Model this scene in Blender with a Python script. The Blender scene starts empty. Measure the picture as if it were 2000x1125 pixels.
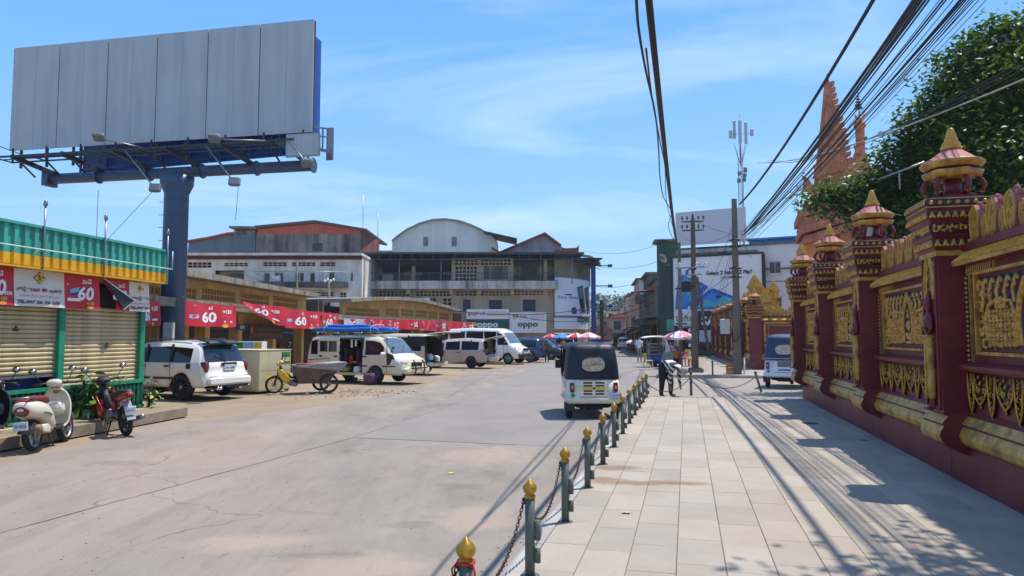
import bpy,bmesh,math,random
import numpy as np
from mathutils import Vector,Matrix,Euler
random.seed(7); rng = np.random.default_rng(7)
S = bpy.context.scene; COL = S.collection
PI = math.pi; rad = math.radians
# ------------------------------------------------------------------ camera
F,CU,CV,HZ,CAMH = 1400.0,1000.0,562.5,657.0,1.85
TH = math.atan((HZ - CV) / F)
cd = bpy.data.cameras.new('camera'); cam = bpy.data.objects.new('camera',cd); COL.objects.link(cam)
cd.sensor_width = 36; cd.lens = 36 * F / 2000; cd.clip_start = .1; cd.clip_end = 4000
cam.location = (0,0,CAMH); cam.rotation_euler = (PI / 2 + TH,0,0); S.camera = cam
# ------------------------------------------------------------------ sky and sun
SUNV = Vector((1.3,.75,3.6)).normalized()
ELEV = math.asin(SUNV.z); AZ = math.atan2(SUNV.x,SUNV.y)
W = bpy.data.worlds.new('World'); S.world = W; W.use_nodes = True
nt = W.node_tree; nt.nodes.clear(); N = nt.nodes.new; L = nt.links.new
out = N('ShaderNodeOutputWorld'); bg = N('ShaderNodeBackground'); bg.inputs[1].default_value = .148
sky = N('ShaderNodeTexSky'); sky.sky_type = 'NISHITA'; sky.sun_disc = False
sky.sun_elevation = ELEV; sky.sun_rotation = AZ; sky.altitude = 0; sky.air_density = 1.0; sky.dust_density = .6; sky.ozone_density = 2.2
tc = N('ShaderNodeTexCoord'); sep = N('ShaderNodeSeparateXYZ'); L(tc.outputs['Generated'],sep.inputs[0])
zm = N('ShaderNodeMath'); zm.operation = 'MAXIMUM'; L(sep.outputs[2],zm.inputs[0]); zm.inputs[1].default_value = 0.0
za = N('ShaderNodeMath'); za.operation = 'ADD'; L(zm.outputs[0],za.inputs[0]); za.inputs[1].default_value = .12
dx = N('ShaderNodeMath'); dx.operation = 'DIVIDE'; L(sep.outputs[0],dx.inputs[0]); L(za.outputs[0],dx.inputs[1])
dy = N('ShaderNodeMath'); dy.operation = 'DIVIDE'; L(sep.outputs[1],dy.inputs[0]); L(za.outputs[0],dy.inputs[1])
cb = N('ShaderNodeCombineXYZ'); L(dx.outputs[0],cb.inputs[0]); L(dy.outputs[0],cb.inputs[1])
mp = N('ShaderNodeMapping'); L(cb.outputs[0],mp.inputs[0]); mp.inputs['Location'].default_value = (2.3,-.35,0); mp.inputs['Scale'].default_value = (.42,.85,1); mp.inputs['Rotation'].default_value = (0,0,.25)
nz = N('ShaderNodeTexNoise'); L(mp.outputs[0],nz.inputs['Vector']); nz.inputs['Scale'].default_value = 1.15; nz.inputs['Detail'].default_value = 9; nz.inputs['Roughness'].default_value = .58; nz.inputs['Distortion'].default_value = .6
rp = N('ShaderNodeValToRGB'); rp.color_ramp.elements[0].position = .51; rp.color_ramp.elements[1].position = .80
rp.color_ramp.elements[1].color = (.6,.6,.6,1); L(nz.outputs[0],rp.inputs[0])
hs = N('ShaderNodeHueSaturation'); L(sky.outputs[0],hs.inputs['Color']); hs.inputs['Hue'].default_value = .492; hs.inputs['Saturation'].default_value = 1.12; hs.inputs['Value'].default_value = 1.0
# humid tropical air: deep blue overhead running to pale cyan at the horizon, the same all the way round
gr = N('ShaderNodeValToRGB'); L(zm.outputs[0],gr.inputs[0]); e = gr.color_ramp.elements
e[0].position = 0.0; e[0].color = (.42,.67,.92,1); e[1].position = .62; e[1].color = (.10,.32,.86,1); q = e.new(.16); q.color = (.31,.60,.94,1); q = e.new(.36); q.color = (.18,.47,.95,1)
gm = N('ShaderNodeMix'); gm.data_type = 'RGBA'; gm.blend_type = 'MULTIPLY'; gm.inputs[0].default_value = 1; L(gr.outputs[0],gm.inputs[6]); gm.inputs[7].default_value = (6.2,6.3,6.5,1)
mx0 = N('ShaderNodeMix'); mx0.data_type = 'RGBA'; mx0.inputs[0].default_value = .82; L(hs.outputs[0],mx0.inputs[6]); L(gm.outputs[2],mx0.inputs[7])
mx = N('ShaderNodeMix'); mx.data_type = 'RGBA'; L(rp.outputs[0],mx.inputs[0]); L(mx0.outputs[2],mx.inputs[6]); mx.inputs[7].default_value = (6.0,6.6,7.2,1)
L(mx.outputs[2],bg.inputs[0]); L(bg.outputs[0],out.inputs[0])
sl = bpy.data.lights.new('sun','SUN'); sl.energy = 4.4; sl.angle = rad(.53); sl.color = (1,.95,.87)
so = bpy.data.objects.new('sun',sl); COL.objects.link(so); so.rotation_euler = SUNV.to_track_quat('Z','Y').to_euler()
vs = S.view_settings; vs.view_transform = 'Standard'; vs.look = 'None'; vs.gamma = 1; vs.exposure = 0.30; vs.use_curve_mapping = False
S.cycles.max_bounces = 6; S.cycles.diffuse_bounces = 3; S.cycles.glossy_bounces = 3; S.cycles.transmission_bounces = 4
S.cycles.transparent_max_bounces = 8; S.cycles.use_denoising = True; S.cycles.caustics_reflective = False; S.cycles.caustics_refractive = False
# ------------------------------------------------------------------ placing by sight line
def ray(u,v):
    a = (u - CU) / F; b = (CV - v) / F
    return Vector((a,math.cos(TH) - math.sin(TH) * b,math.sin(TH) + math.cos(TH) * b))
def G(u,v,z=0.0):                       # where a sight line meets the level z
    d = ray(u,v); t = (z - CAMH) / d.z
    return Vector((d.x * t,d.y * t,z))
def P(u,v,Y):                           # point of a sight line at depth Y
    d = ray(u,v); t = Y / d.y
    return Vector((d.x * t,Y,CAMH + d.z * t))
class Fac:                                # a facade plane: local x along it, y into it, z up
    def __init__(s,o,rz): s.o = Vector((o[0],o[1],0)); s.rz = rz; s.ax = Vector((math.cos(rz),math.sin(rz),0)); s.n = Vector((-math.sin(rz),math.cos(rz),0))
    def at(s,u,v,y=0.0):
        d = ray(u,v); c = Vector((0,0,CAMH)); t = ((s.o + s.n * y - c).dot(s.n)) / d.dot(s.n); p = c + d * t - s.o
        return p.dot(s.ax),p.z
    def rect(s,u0,v0,u1,v1,y=0.0):   # photo rectangle (left, top, right, bottom) -> x0,x1,z0,z1
        x0,za_ = s.at(u0,(v0 + v1) / 2,y); x1,zb_ = s.at(u1,(v0 + v1) / 2,y)
        um = (u0 + u1) / 2; _,z1 = s.at(um,v0,y); _,z0 = s.at(um,v1,y)
        return x0,x1,z0,z1
# ------------------------------------------------------------------ colour and materials
def hx(h):
    h = h.lstrip('#'); r = [int(h[i:i + 2],16) / 255 for i in (0,2,4)]
    return tuple((c / 12.92 if c <= .04045 else ((c + .055) / 1.055) ** 2.4) for c in r)
MATS = {}
def mat(name,col,rough=.7,metal=0.0,var=.18,scale=3.0,bump=0.0,bscale=40.0,streak=None,grime=None,coat=0.0,spec=.5,rand=0.0,alpha=None):
    """plain paint/stone/metal with tone variation, optional vertical streaks and blotchy grime (colour, amount, scale)"""
    if name in MATS: return MATS[name]
    if isinstance(col,str): col = hx(col)
    m = bpy.data.materials.new(name); m.use_nodes = True; t = m.node_tree; b = t.nodes['Principled BSDF']; n = t.nodes.new; l = t.links.new
    b.inputs['Roughness'].default_value = rough; b.inputs['Metallic'].default_value = metal; b.inputs['Specular IOR Level'].default_value = spec
    b.inputs['Coat Weight'].default_value = coat; b.inputs['Coat Roughness'].default_value = .06
    tcn = n('ShaderNodeTexCoord'); cur = None
    no = n('ShaderNodeTexNoise'); l(tcn.outputs['Object'],no.inputs['Vector']); no.inputs['Scale'].default_value = scale; no.inputs['Detail'].default_value = 6; no.inputs['Roughness'].default_value = .62
    r = n('ShaderNodeValToRGB'); r.color_ramp.elements[0].position = .3; r.color_ramp.elements[1].position = .72
    r.color_ramp.elements[0].color = tuple(c * (1 - var) for c in col) + (1,); r.color_ramp.elements[1].color = tuple(min(1,c * (1 + var)) for c in col) + (1,)
    l(no.outputs[0],r.inputs[0]); cur = r.outputs[0]
    def blend(fac,colour):
        nonlocal cur
        x = n('ShaderNodeMix'); x.data_type = 'RGBA'; l(fac,x.inputs[0]); l(cur,x.inputs[6]); x.inputs[7].default_value = tuple(colour) + (1,); cur = x.outputs[2]
    if rand:
        oi = n('ShaderNodeObjectInfo'); mr = n('ShaderNodeMapRange'); l(oi.outputs['Random'],mr.inputs[0]); mr.inputs[3].default_value = 1 - rand; mr.inputs[4].default_value = 1 + rand
        hv = n('ShaderNodeHueSaturation'); l(cur,hv.inputs['Color']); l(mr.outputs[0],hv.inputs['Value']); cur = hv.outputs[0]
    if streak:
        sc,amt,sx = streak; sc = hx(sc) if isinstance(sc,str) else sc
        mpn = n('ShaderNodeMapping'); l(tcn.outputs['Object'],mpn.inputs[0]); mpn.inputs['Scale'].default_value = (sx,sx,sx * .09)
        n2 = n('ShaderNodeTexNoise'); l(mpn.outputs[0],n2.inputs['Vector']); n2.inputs['Scale'].default_value = 1; n2.inputs['Detail'].default_value = 7; n2.inputs['Roughness'].default_value = .65
        r2 = n('ShaderNodeValToRGB'); r2.color_ramp.elements[0].position = .44; r2.color_ramp.elements[1].position = .68; r2.color_ramp.elements[1].color = (amt,amt,amt,1); l(n2.outputs[0],r2.inputs[0]); blend(r2.outputs[0],sc)
    if grime:
        gc,amt,gs = grime; gc = hx(gc) if isinstance(gc,str) else gc
        n3 = n('ShaderNodeTexNoise'); l(tcn.outputs['Object'],n3.inputs['Vector']); n3.inputs['Scale'].default_value = gs; n3.inputs['Detail'].default_value = 8; n3.inputs['Roughness'].default_value = .7
        r3 = n('ShaderNodeValToRGB'); r3.color_ramp.elements[0].position = .46; r3.color_ramp.elements[1].position = .66; r3.color_ramp.elements[1].color = (amt,amt,amt,1); l(n3.outputs[0],r3.inputs[0]); blend(r3.outputs[0],gc)
    l(cur,b.inputs['Base Color'])
    if bump:
        n4 = n('ShaderNodeTexNoise'); l(tcn.outputs['Object'],n4.inputs['Vector']); n4.inputs['Scale'].default_value = bscale; n4.inputs['Detail'].default_value = 5
        bp = n('ShaderNodeBump'); bp.inputs['Strength'].default_value = bump; bp.inputs['Distance'].default_value = .02; l(n4.outputs[0],bp.inputs['Height']); l(bp.outputs[0],b.inputs['Normal'])
    m.diffuse_color = tuple(col) + (1,); MATS[name] = m
    return m
# ------------------------------------------------------------------ mesh builder
def catmull(pts,k=6):
    out_ = []; n = len(pts)
    for i in range(n - 1):
        p0,p1,p2,p3 = (np.array(pts[max(0,i - 1)],float),np.array(pts[i],float),np.array(pts[i + 1],float),np.array(pts[min(n - 1,i + 2)],float))
        for j in range(k):
            t = j / k; out_.append(tuple(.5 * ((2 * p1) + (-p0 + p2) * t + (2 * p0 - 5 * p1 + 4 * p2 - p3) * t * t + (-p0 + 3 * p1 - 3 * p2 + p3) * t ** 3)))
    out_.append(tuple(float(c) for c in pts[-1])); return out_
class M:
    def __init__(s): s.v = []; s.f = []; s.m = []; s.s = []
    def add(s,vs_,fs,m=0,sm=False):
        o = len(s.v); s.v += [tuple(p) for p in vs_]
        for f in fs: s.f.append([i + o for i in f]); s.m.append(m); s.s.append(sm)
        return s
    def bx(s,x0,x1,y0,y1,z0,z1,m=0,skip=''):
        v = [(x0,y0,z0),(x1,y0,z0),(x1,y1,z0),(x0,y1,z0),(x0,y0,z1),(x1,y0,z1),(x1,y1,z1),(x0,y1,z1)]
        fs = {'d': (0,3,2,1),'u': (4,5,6,7),'f': (0,1,5,4),'r': (1,2,6,5),'b': (2,3,7,6),'l': (3,0,4,7)}
        return s.add(v,[f for k,f in fs.items() if k not in skip],m)
    def box(s,c,d,m=0,R=None):
        v = [Vector((sx * d[0] / 2,sy * d[1] / 2,sz * d[2] / 2)) for sz in (-1,1) for sx,sy in ((-1,-1),(1,-1),(1,1),(-1,1))]
        if R is not None: v = [R @ p for p in v]
        v = [p + Vector(c) for p in v]
        return s.add(v,[(0,3,2,1),(4,5,6,7),(0,1,5,4),(1,2,6,5),(2,3,7,6),(3,0,4,7)],m)
    def rbox(s,c,d,r=.03,m=0,R=None,sm=False):      # box with chamfered edges
        hx_,hy,hz = d[0] / 2,d[1] / 2,d[2] / 2; r = min(r,hx_ * .95,hy * .95,hz * .95); V_ = []; ring = []
        def sec(z,k): return [(sx * (hx_ - k) if a else sx * (hx_ - k - r),sy * (hy - k - r) if a else sy * (hy - k),z) for sx,sy,a in ((1,-1,0),(1,-1,1),(1,1,1),(1,1,0),(-1,1,0),(-1,1,1),(-1,-1,1),(-1,-1,0))]
        for z,k in ((-hz,r),(-hz + r,0),(hz - r,0),(hz,r)): V_ += sec(z,k)
        V_ = [Vector(p) for p in V_]
        if R is not None: V_ = [R @ p for p in V_]
        V_ = [p + Vector(c) for p in V_]
        fs = [[(k * 8 + i),(k * 8 + (i + 1) % 8),((k + 1) * 8 + (i + 1) % 8),((k + 1) * 8 + i)] for k in range(3) for i in range(8)] + [list(range(7,-1,-1)),list(range(24,32))]
        return s.add(V_,fs,m,sm)
    def bar(s,a,b,w,h=None,m=0):                     # rectangular bar a->b
        a = Vector(a); b = Vector(b); h = h or w; d = b - a; q = d.to_track_quat('Z','Y').to_matrix() if d.length else Matrix.Identity(3)
        return s.box((a + b) / 2,(w,h,d.length),m,q)
    def tube(s,pts,r,n=8,m=0,caps=True,sm=True,closed=False):
        pts = [Vector(p) for p in pts]; k = len(pts); rr = r if isinstance(r,(list,tuple)) else [r] * k; vs_ = []; up = None
        for i,p in enumerate(pts):
            if closed: t = pts[(i + 1) % k] - pts[i - 1]
            else: t = pts[min(k - 1,i + 1)] - pts[max(0,i - 1)]
            t.normalize()
            if up is None: up = t.orthogonal().normalized()
            else:
                up = up - t * up.dot(t); up = up.normalized() if up.length > 1e-6 else t.orthogonal().normalized()
            w = t.cross(up)
            for j in range(n):
                a = 2 * PI * j / n; vs_.append(p + (up * math.cos(a) + w * math.sin(a)) * rr[i])
        fs = [[i * n + j,i * n + (j + 1) % n,((i + 1) % k) * n + (j + 1) % n,((i + 1) % k) * n + j] for i in range(k if closed else k - 1) for j in range(n)]
        s.add(vs_,fs,m,sm)
        if caps and not closed:
            o = len(s.v) - k * n; s.f += [[o + j for j in range(n - 1,-1,-1)],[o + (k - 1) * n + j for j in range(n)]]; s.m += [m,m]; s.s += [False,False]
        return s
    def lathe(s,prof,c=(0,0,0),n=16,m=0,sm=True,axis='z',sx=1.0,sy=1.0,ph=0.0,ms=None,caps=True):
        k = len(prof); vs_ = []
        for r,z in prof:
            for j in range(n):
                a = 2 * PI * j / n + ph; x,y = r * math.cos(a) * sx,r * math.sin(a) * sy
                p = (x,y,z) if axis == 'z' else ((z,x,y) if axis == 'x' else (x,z,y))
                vs_.append((p[0] + c[0],p[1] + c[1],p[2] + c[2]))
        for i in range(k - 1):
            fs = [[i * n + j,i * n + (j + 1) % n,(i + 1) * n + (j + 1) % n,(i + 1) * n + j] for j in range(n)]
            if axis == 'y': fs = [f[::-1] for f in fs]
            if i == 0: o = len(s.v); s.v += [tuple(p) for p in vs_]
            for f in fs: s.f.append([q + o for q in f]); s.m.append(ms[i] if ms else m); s.s.append(sm)
        if caps and prof[0][0] > 1e-5: s.f.append([o + j for j in range(n - 1,-1,-1)]); s.m.append(ms[0] if ms else m); s.s.append(False)
        if caps and prof[-1][0] > 1e-5: s.f.append([o + (k - 1) * n + j for j in range(n)]); s.m.append(ms[-1] if ms else m); s.s.append(False)
        return s
    def poly(s,pts,y0,y1,m=0,plane='xz',me=None):   # prism of a 2-D outline (counter-clockwise), from y0 (front) to y1
        def q(a,b,y): return (a,y,b) if plane == 'xz' else ((a,b,y) if plane == 'xy' else (y,a,b))
        n = len(pts); vs_ = [q(a,b,y0) for a,b in pts] + [q(a,b,y1) for a,b in pts]
        fl = plane == 'xy'
        s.add(vs_,[list(range(n)) if not fl else list(range(n))[::-1],list(range(2 * n - 1,n - 1,-1)) if not fl else list(range(n,2 * n))],m)
        o = len(s.v) - 2 * n
        for i in range(n):
            j = (i + 1) % n; f = [o + j,o + i,o + n + i,o + n + j]; s.f.append(f if not fl else f[::-1]); s.m.append(m if me is None else me); s.s.append(False)
        return s
    def sweep(s,secs,n=14,k=4,e=2.4,m=0,ax='x',caps=True):   # superelliptic sections (x,y,z,hw,hh) joined by a smooth skin
        ss = catmull(secs,k) if k > 1 else secs; vs_ = []
        for x,y,z,hw,hh in ss:
            for j in range(n):
                a = 2 * PI * j / n; ca,sa = math.cos(a),math.sin(a)
                u = math.copysign(abs(ca) ** (2 / e),ca) * max(hw,.001); w = math.copysign(abs(sa) ** (2 / e),sa) * max(hh,.001)
                vs_.append((x,y + u,z + w) if ax == 'x' else (x + u,y + w,z))
        q = len(ss); fs = [[i * n + j,i * n + (j + 1) % n,(i + 1) * n + (j + 1) % n,(i + 1) * n + j] for i in range(q - 1) for j in range(n)]
        s.add(vs_,fs,m,True); o = len(s.v) - q * n
        if caps: s.f += [[o + j for j in range(n - 1,-1,-1)],[o + (q - 1) * n + j for j in range(n)]]; s.m += [m,m]; s.s += [True,True]
        return s
    def grid(s,fn,nu,nv,m=0,sm=True,flip=False):
        vs_ = [fn(i / nu,j / nv) for j in range(nv + 1) for i in range(nu + 1)]; w = nu + 1
        fs = [[j * w + i,j * w + i + 1,(j + 1) * w + i + 1,(j + 1) * w + i] for j in range(nv) for i in range(nu)]
        return s.add(vs_,[f[::-1] for f in fs] if flip else fs,m,sm)
    def xf(s,mtx): s.v = [tuple(mtx @ Vector(p)) for p in s.v]; return s
    def mesh(s,name,mats):
        me = bpy.data.meshes.new(name); me.from_pydata(s.v,[],s.f)
        for q in (mats if isinstance(mats,(list,tuple)) else [mats]): me.materials.append(q)
        me.polygons.foreach_set('material_index',s.m); me.polygons.foreach_set('use_smooth',s.s); me.update(); return me
    def build(s,name,mats,parent=None,loc=(0,0,0),rot=(0,0,0),**kw): return ob(name,s.mesh(name,mats),parent,loc,rot,**kw)
def ob(name,data,parent=None,loc=(0,0,0),rot=(0,0,0),sc=None,**kw):
    o = bpy.data.objects.new(name,data); COL.objects.link(o); o.parent = parent; o.location = loc; o.rotation_euler = rot
    if sc is not None: o.scale = sc if isinstance(sc,(tuple,list)) else (sc,) * 3
    for k,v in kw.items(): o[k] = v
    return o
def tag(o,label,cat,group=None,kind=None):
    if label: o['label'] = label
    if cat: o['category'] = cat
    if group: o['group'] = group
    if kind: o['kind'] = kind
    return o
def thing(name,label,cat,loc=(0,0,0),rz=0.0,group=None,kind=None):
    o = bpy.data.objects.new(name,None); COL.objects.link(o); o.empty_display_size = .2
    o.location = loc; o.rotation_euler = (0,0,rz); return tag(o,label,cat,group,kind)
KIDS = {}
def copy_tree(o,parent=None,loc=None,rz=None,label=None,group=None):
    kids = [x for x in bpy.data.objects if x.parent == o]
    c = o.copy(); COL.objects.link(c)
    if parent is not None: c.parent = parent
    if loc is not None: c.location = loc
    if rz is not None: c.rotation_euler = (0,0,rz)
    if label: c['label'] = label
    if group: c['group'] = group
    for k in kids: copy_tree(k,c)
    return c
# ------------------------------------------------------------------ lettering
_TX = {}
def text2d(body,bold=False,spacing=1.0):
    key = (body,bold,spacing)
    if key not in _TX:
        c = bpy.data.curves.new('lettering','FONT'); c.body = body; c.resolution_u = 2; c.align_x = 'CENTER'; c.align_y = 'CENTER'; c.space_character = spacing
        if bold: c.offset = .034
        o = bpy.data.objects.new('lettering',c); me = bpy.data.meshes.new_from_object(o)
        v = [(p.co.x,p.co.y) for p in me.vertices]; f = [list(p.vertices) for p in me.polygons]
        x0 = min(p[0] for p in v); x1 = max(p[0] for p in v); y0 = min(p[1] for p in v); y1 = max(p[1] for p in v)
        v = [((p[0] - (x0 + x1) / 2) / (y1 - y0),(p[1] - (y0 + y1) / 2) / (y1 - y0)) for p in v]
        bpy.data.objects.remove(o); bpy.data.meshes.remove(me); bpy.data.curves.remove(c); _TX[key] = (v,f)
    return _TX[key]
def text_on(mb,body,cx,cz,h,fn,m=0,w=None,bold=False,spacing=1.0,shear=0.0,rot=0.0):
    """letters of height h centred at (cx,cz) of a sheet; fn(x,z)->point a few mm proud of the sheet; w squeezes to that width"""
    v,f = text2d(body,bold,spacing); W0 = (max(p[0] for p in v) - min(p[0] for p in v)) * h; k = w / W0 if w else 1; c_,s_ = math.cos(rot),math.sin(rot)
    q = [((p[0] * k + p[1] * shear) * h,p[1] * h) for p in v]
    mb.add([fn(cx + a * c_ - b * s_,cz + a * s_ + b * c_) for a,b in q],f,m)
def shape_on(mb,pts,fn,m=0): mb.add([fn(a,b) for a,b in pts],[list(range(len(pts)))],m)
def ell(cx,cz,rx,rz_,n=20,a0=0,a1=2 * PI): return [(cx + rx * math.cos(a0 + (a1 - a0) * i / n),cz + rz_ * math.sin(a0 + (a1 - a0) * i / n)) for i in range(n if abs(a1 - a0 - 2 * PI) < 1e-6 else n + 1)]
def rect(x0,x1,z0,z1): return [(x0,z0),(x1,z0),(x1,z1),(x0,z1)]
def flat(y): return lambda x,z: (x,y,z)
# ------------------------------------------------------------------ wall with openings (local x along, y into, z up)
def holed(mb,x0,x1,z0,z1,ops,y0=0.0,th=.22,m=0):
    xs = sorted({x0,x1,*[min(max(q,x0),x1) for o in ops for q in o[:2]]}); zs = sorted({z0,z1,*[min(max(q,z0),z1) for o in ops for q in o[2:4]]})
    def hole(a,b): return any(o[0] - 1e-6 <= a <= o[1] + 1e-6 and o[2] - 1e-6 <= b <= o[3] + 1e-6 for o in ops)
    ix = {x: i for i,x in enumerate(xs)}; nx,nz_ = len(xs),len(zs); base = len(mb.v)
    for y in (y0,y0 + th):
        for z in zs:
            for x in xs: mb.v.append((x,y,z))
    def vi(i,k,b): return base + b * nx * nz_ + k * nx + i
    def face(f): mb.f.append(f); mb.m.append(m); mb.s.append(False)
    H = [[hole((xs[i] + xs[i + 1]) / 2,(zs[k] + zs[k + 1]) / 2) for k in range(nz_ - 1)] for i in range(nx - 1)]
    for i in range(nx - 1):
        for k in range(nz_ - 1):
            if H[i][k]: continue
            face([vi(i,k,0),vi(i + 1,k,0),vi(i + 1,k + 1,0),vi(i,k + 1,0)]); face([vi(i,k,1),vi(i,k + 1,1),vi(i + 1,k + 1,1),vi(i + 1,k,1)])
            if i == 0 or H[i - 1][k]: face([vi(i,k,0),vi(i,k + 1,0),vi(i,k + 1,1),vi(i,k,1)])
            if i == nx - 2 or H[i + 1][k]: face([vi(i + 1,k,0),vi(i + 1,k,1),vi(i + 1,k + 1,1),vi(i + 1,k + 1,0)])
            if k == 0 or H[i][k - 1]: face([vi(i,k,0),vi(i,k,1),vi(i + 1,k,1),vi(i + 1,k,0)])
            if k == nz_ - 2 or H[i][k + 1]: face([vi(i,k + 1,0),vi(i + 1,k + 1,0),vi(i + 1,k + 1,1),vi(i,k + 1,1)])
def lattice(name,x0,x1,z0,z1,nx,nz_,y,m,parent,t=.05,d=.1):   # breeze-block grille
    b = M()
    for i in range(nx + 1): x = x0 + (x1 - x0) * i / nx; b.bx(x - t / 2,x + t / 2,y,y + d,z0,z1)
    for k in range(nz_ + 1): z = z0 + (z1 - z0) * k / nz_; b.bx(x0,x1,y + .004,y + d - .004,z - t / 2,z + t / 2)
    return b.build(name,m,parent)
def window(x0,x1,z0,z1,parent,fm,gm,y=.08,mull=1,tr=0,fw=.05,name='window'):
    b = M(); b.bx(x0,x1,y,y + .06,z0,z0 + fw); b.bx(x0,x1,y,y + .06,z1 - fw,z1); b.bx(x0,x0 + fw,y,y + .06,z0 + fw,z1 - fw); b.bx(x1 - fw,x1,y,y + .06,z0 + fw,z1 - fw)
    for i in range(1,mull + 1): x = x0 + (x1 - x0) * i / (mull + 1); b.bx(x - fw / 2,x + fw / 2,y + .003,y + .057,z0 + fw,z1 - fw)
    for i in range(1,tr + 1): z = z0 + (z1 - z0) * i / (tr + 1); b.bx(x0 + fw,x1 - fw,y + .006,y + .054,z - fw / 2,z + fw / 2)
    f = b.build(name,fm,parent); M().bx(x0 + .01,x1 - .01,y + .022,y + .036,z0 + .01,z1 - .01).build('pane',gm,f); return f
# common materials
m_black = mat('black_rubber',(.012,.012,.013),.55,var=.2,scale=8)
m_dark = mat('dark_interior',(.02,.018,.017),.8,var=.4,scale=3)
m_glass = mat('dark_glass',(.008,.010,.013),.06,var=.1,spec=.6)
m_glass2 = mat('blue_glass',(.02,.03,.045),.08,var=.1,spec=.6)
m_chrome = mat('chrome',(.6,.6,.62),.15,1.0,var=.05)
m_steel = mat('steel',(.30,.30,.31),.4,.8,var=.2,grime=('#5a3a22',.35,6))
m_white = mat('white_print',(.80,.80,.78),.5,var=.03)
m_gold = mat('gold_paint',hx('#d6a234'),.4,.1,var=.25,scale=14,grime=('#5a3a12',.5,9))
# ================================================================== GROUND
SA = math.atan(.2429); cA,sA = math.cos(SA),math.sin(SA)
def Rw(r,s,z=0.0): return Vector((r * cA + s * sA,-r * sA + s * cA,z))     # street frame: r to the right, s along
KB = -1.35; WL = 3.143                                                         # kerb line and wall line of the near pavement
def ground_mat(name,cols,scales,bump,extra=None,rough=.9):
    m = bpy.data.materials.new(name); m.use_nodes = True; t = m.node_tree; b = t.nodes['Principled BSDF']; n = t.nodes.new; l = t.links.new
    b.inputs['Roughness'].default_value = rough; b.inputs['Specular IOR Level'].default_value = .3
    g = n('ShaderNodeNewGeometry'); cur = None
    for i,(c,s_) in enumerate(zip(cols,scales)):
        mpn = n('ShaderNodeMapping'); l(g.outputs['Position'],mpn.inputs[0]); mpn.inputs['Rotation'].default_value = (0,0,.2 if s_[1] != s_[0] else 0); mpn.inputs['Scale'].default_value = (s_[0],s_[1],1)
        no = n('ShaderNodeTexNoise'); l(mpn.outputs[0],no.inputs['Vector']); no.inputs['Scale'].default_value = 1; no.inputs['Detail'].default_value = 8; no.inputs['Roughness'].default_value = .66; no.inputs['Distortion'].default_value = .4
        r = n('ShaderNodeValToRGB'); r.color_ramp.elements[0].position = s_[2]; r.color_ramp.elements[1].position = s_[3]
        if i == 0:
            r.color_ramp.elements[0].color = tuple(q * .86 for q in c[0]) + (1,); r.color_ramp.elements[1].color = tuple(q * .86 for q in c[1]) + (1,); l(no.outputs[0],r.inputs[0]); cur = r.outputs[0]
        else:
            r.color_ramp.elements[1].color = (c[1],) * 3 + (1,); l(no.outputs[0],r.inputs[0]); x = n('ShaderNodeMix'); x.data_type = 'RGBA'; l(r.outputs[0],x.inputs[0]); l(cur,x.inputs[6]); x.inputs[7].default_value = c[0] + (1,); cur = x.outputs[2]
    if extra: cur = extra(n,l,g,cur)
    l(cur,b.inputs['Base Color'])
    n4 = n('ShaderNodeTexNoise'); l(g.outputs['Position'],n4.inputs['Vector']); n4.inputs['Scale'].default_value = 60; n4.inputs['Detail'].default_value = 6
    bp = n('ShaderNodeBump'); bp.inputs['Strength'].default_value = bump; bp.inputs['Distance'].default_value = .02; l(n4.outputs[0],bp.inputs['Height']); l(bp.outputs[0],b.inputs['Normal'])
    return m
def spots(centres,colour,amt,nscale=3.6):
    """worn/stained patches with a ragged outline: (x, y, radius x, radius y)"""
    def f(n,l,g,cur):
        for (x,y,rx,ry) in centres:
            mpn = n('ShaderNodeMapping'); l(g.outputs['Position'],mpn.inputs[0]); mpn.inputs['Location'].default_value = (-x / rx,-y / ry,0); mpn.inputs['Scale'].default_value = (1 / rx,1 / ry,0)
            ln = n('ShaderNodeVectorMath'); ln.operation = 'LENGTH'; l(mpn.outputs[0],ln.inputs[0])
            no = n('ShaderNodeTexNoise'); l(g.outputs['Position'],no.inputs['Vector']); no.inputs['Scale'].default_value = nscale; no.inputs['Detail'].default_value = 8; no.inputs['Roughness'].default_value = .7
            ad = n('ShaderNodeMath'); ad.operation = 'MULTIPLY_ADD'; l(no.outputs[0],ad.inputs[0]); ad.inputs[1].default_value = -2.6; l(ln.outputs['Value'],ad.inputs[2])
            mr = n('ShaderNodeMapRange'); l(ad.outputs[0],mr.inputs[0]); mr.inputs[1].default_value = -.15; mr.inputs[2].default_value = -.75; mr.inputs[3].default_value = 0; mr.inputs[4].default_value = amt
            xx = n('ShaderNodeMix'); xx.data_type = 'RGBA'; l(mr.outputs[0],xx.inputs[0]); l(cur,xx.inputs[6]); xx.inputs[7].default_value = colour + (1,); cur = xx.outputs[2]
        return cur
    return f
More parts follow.
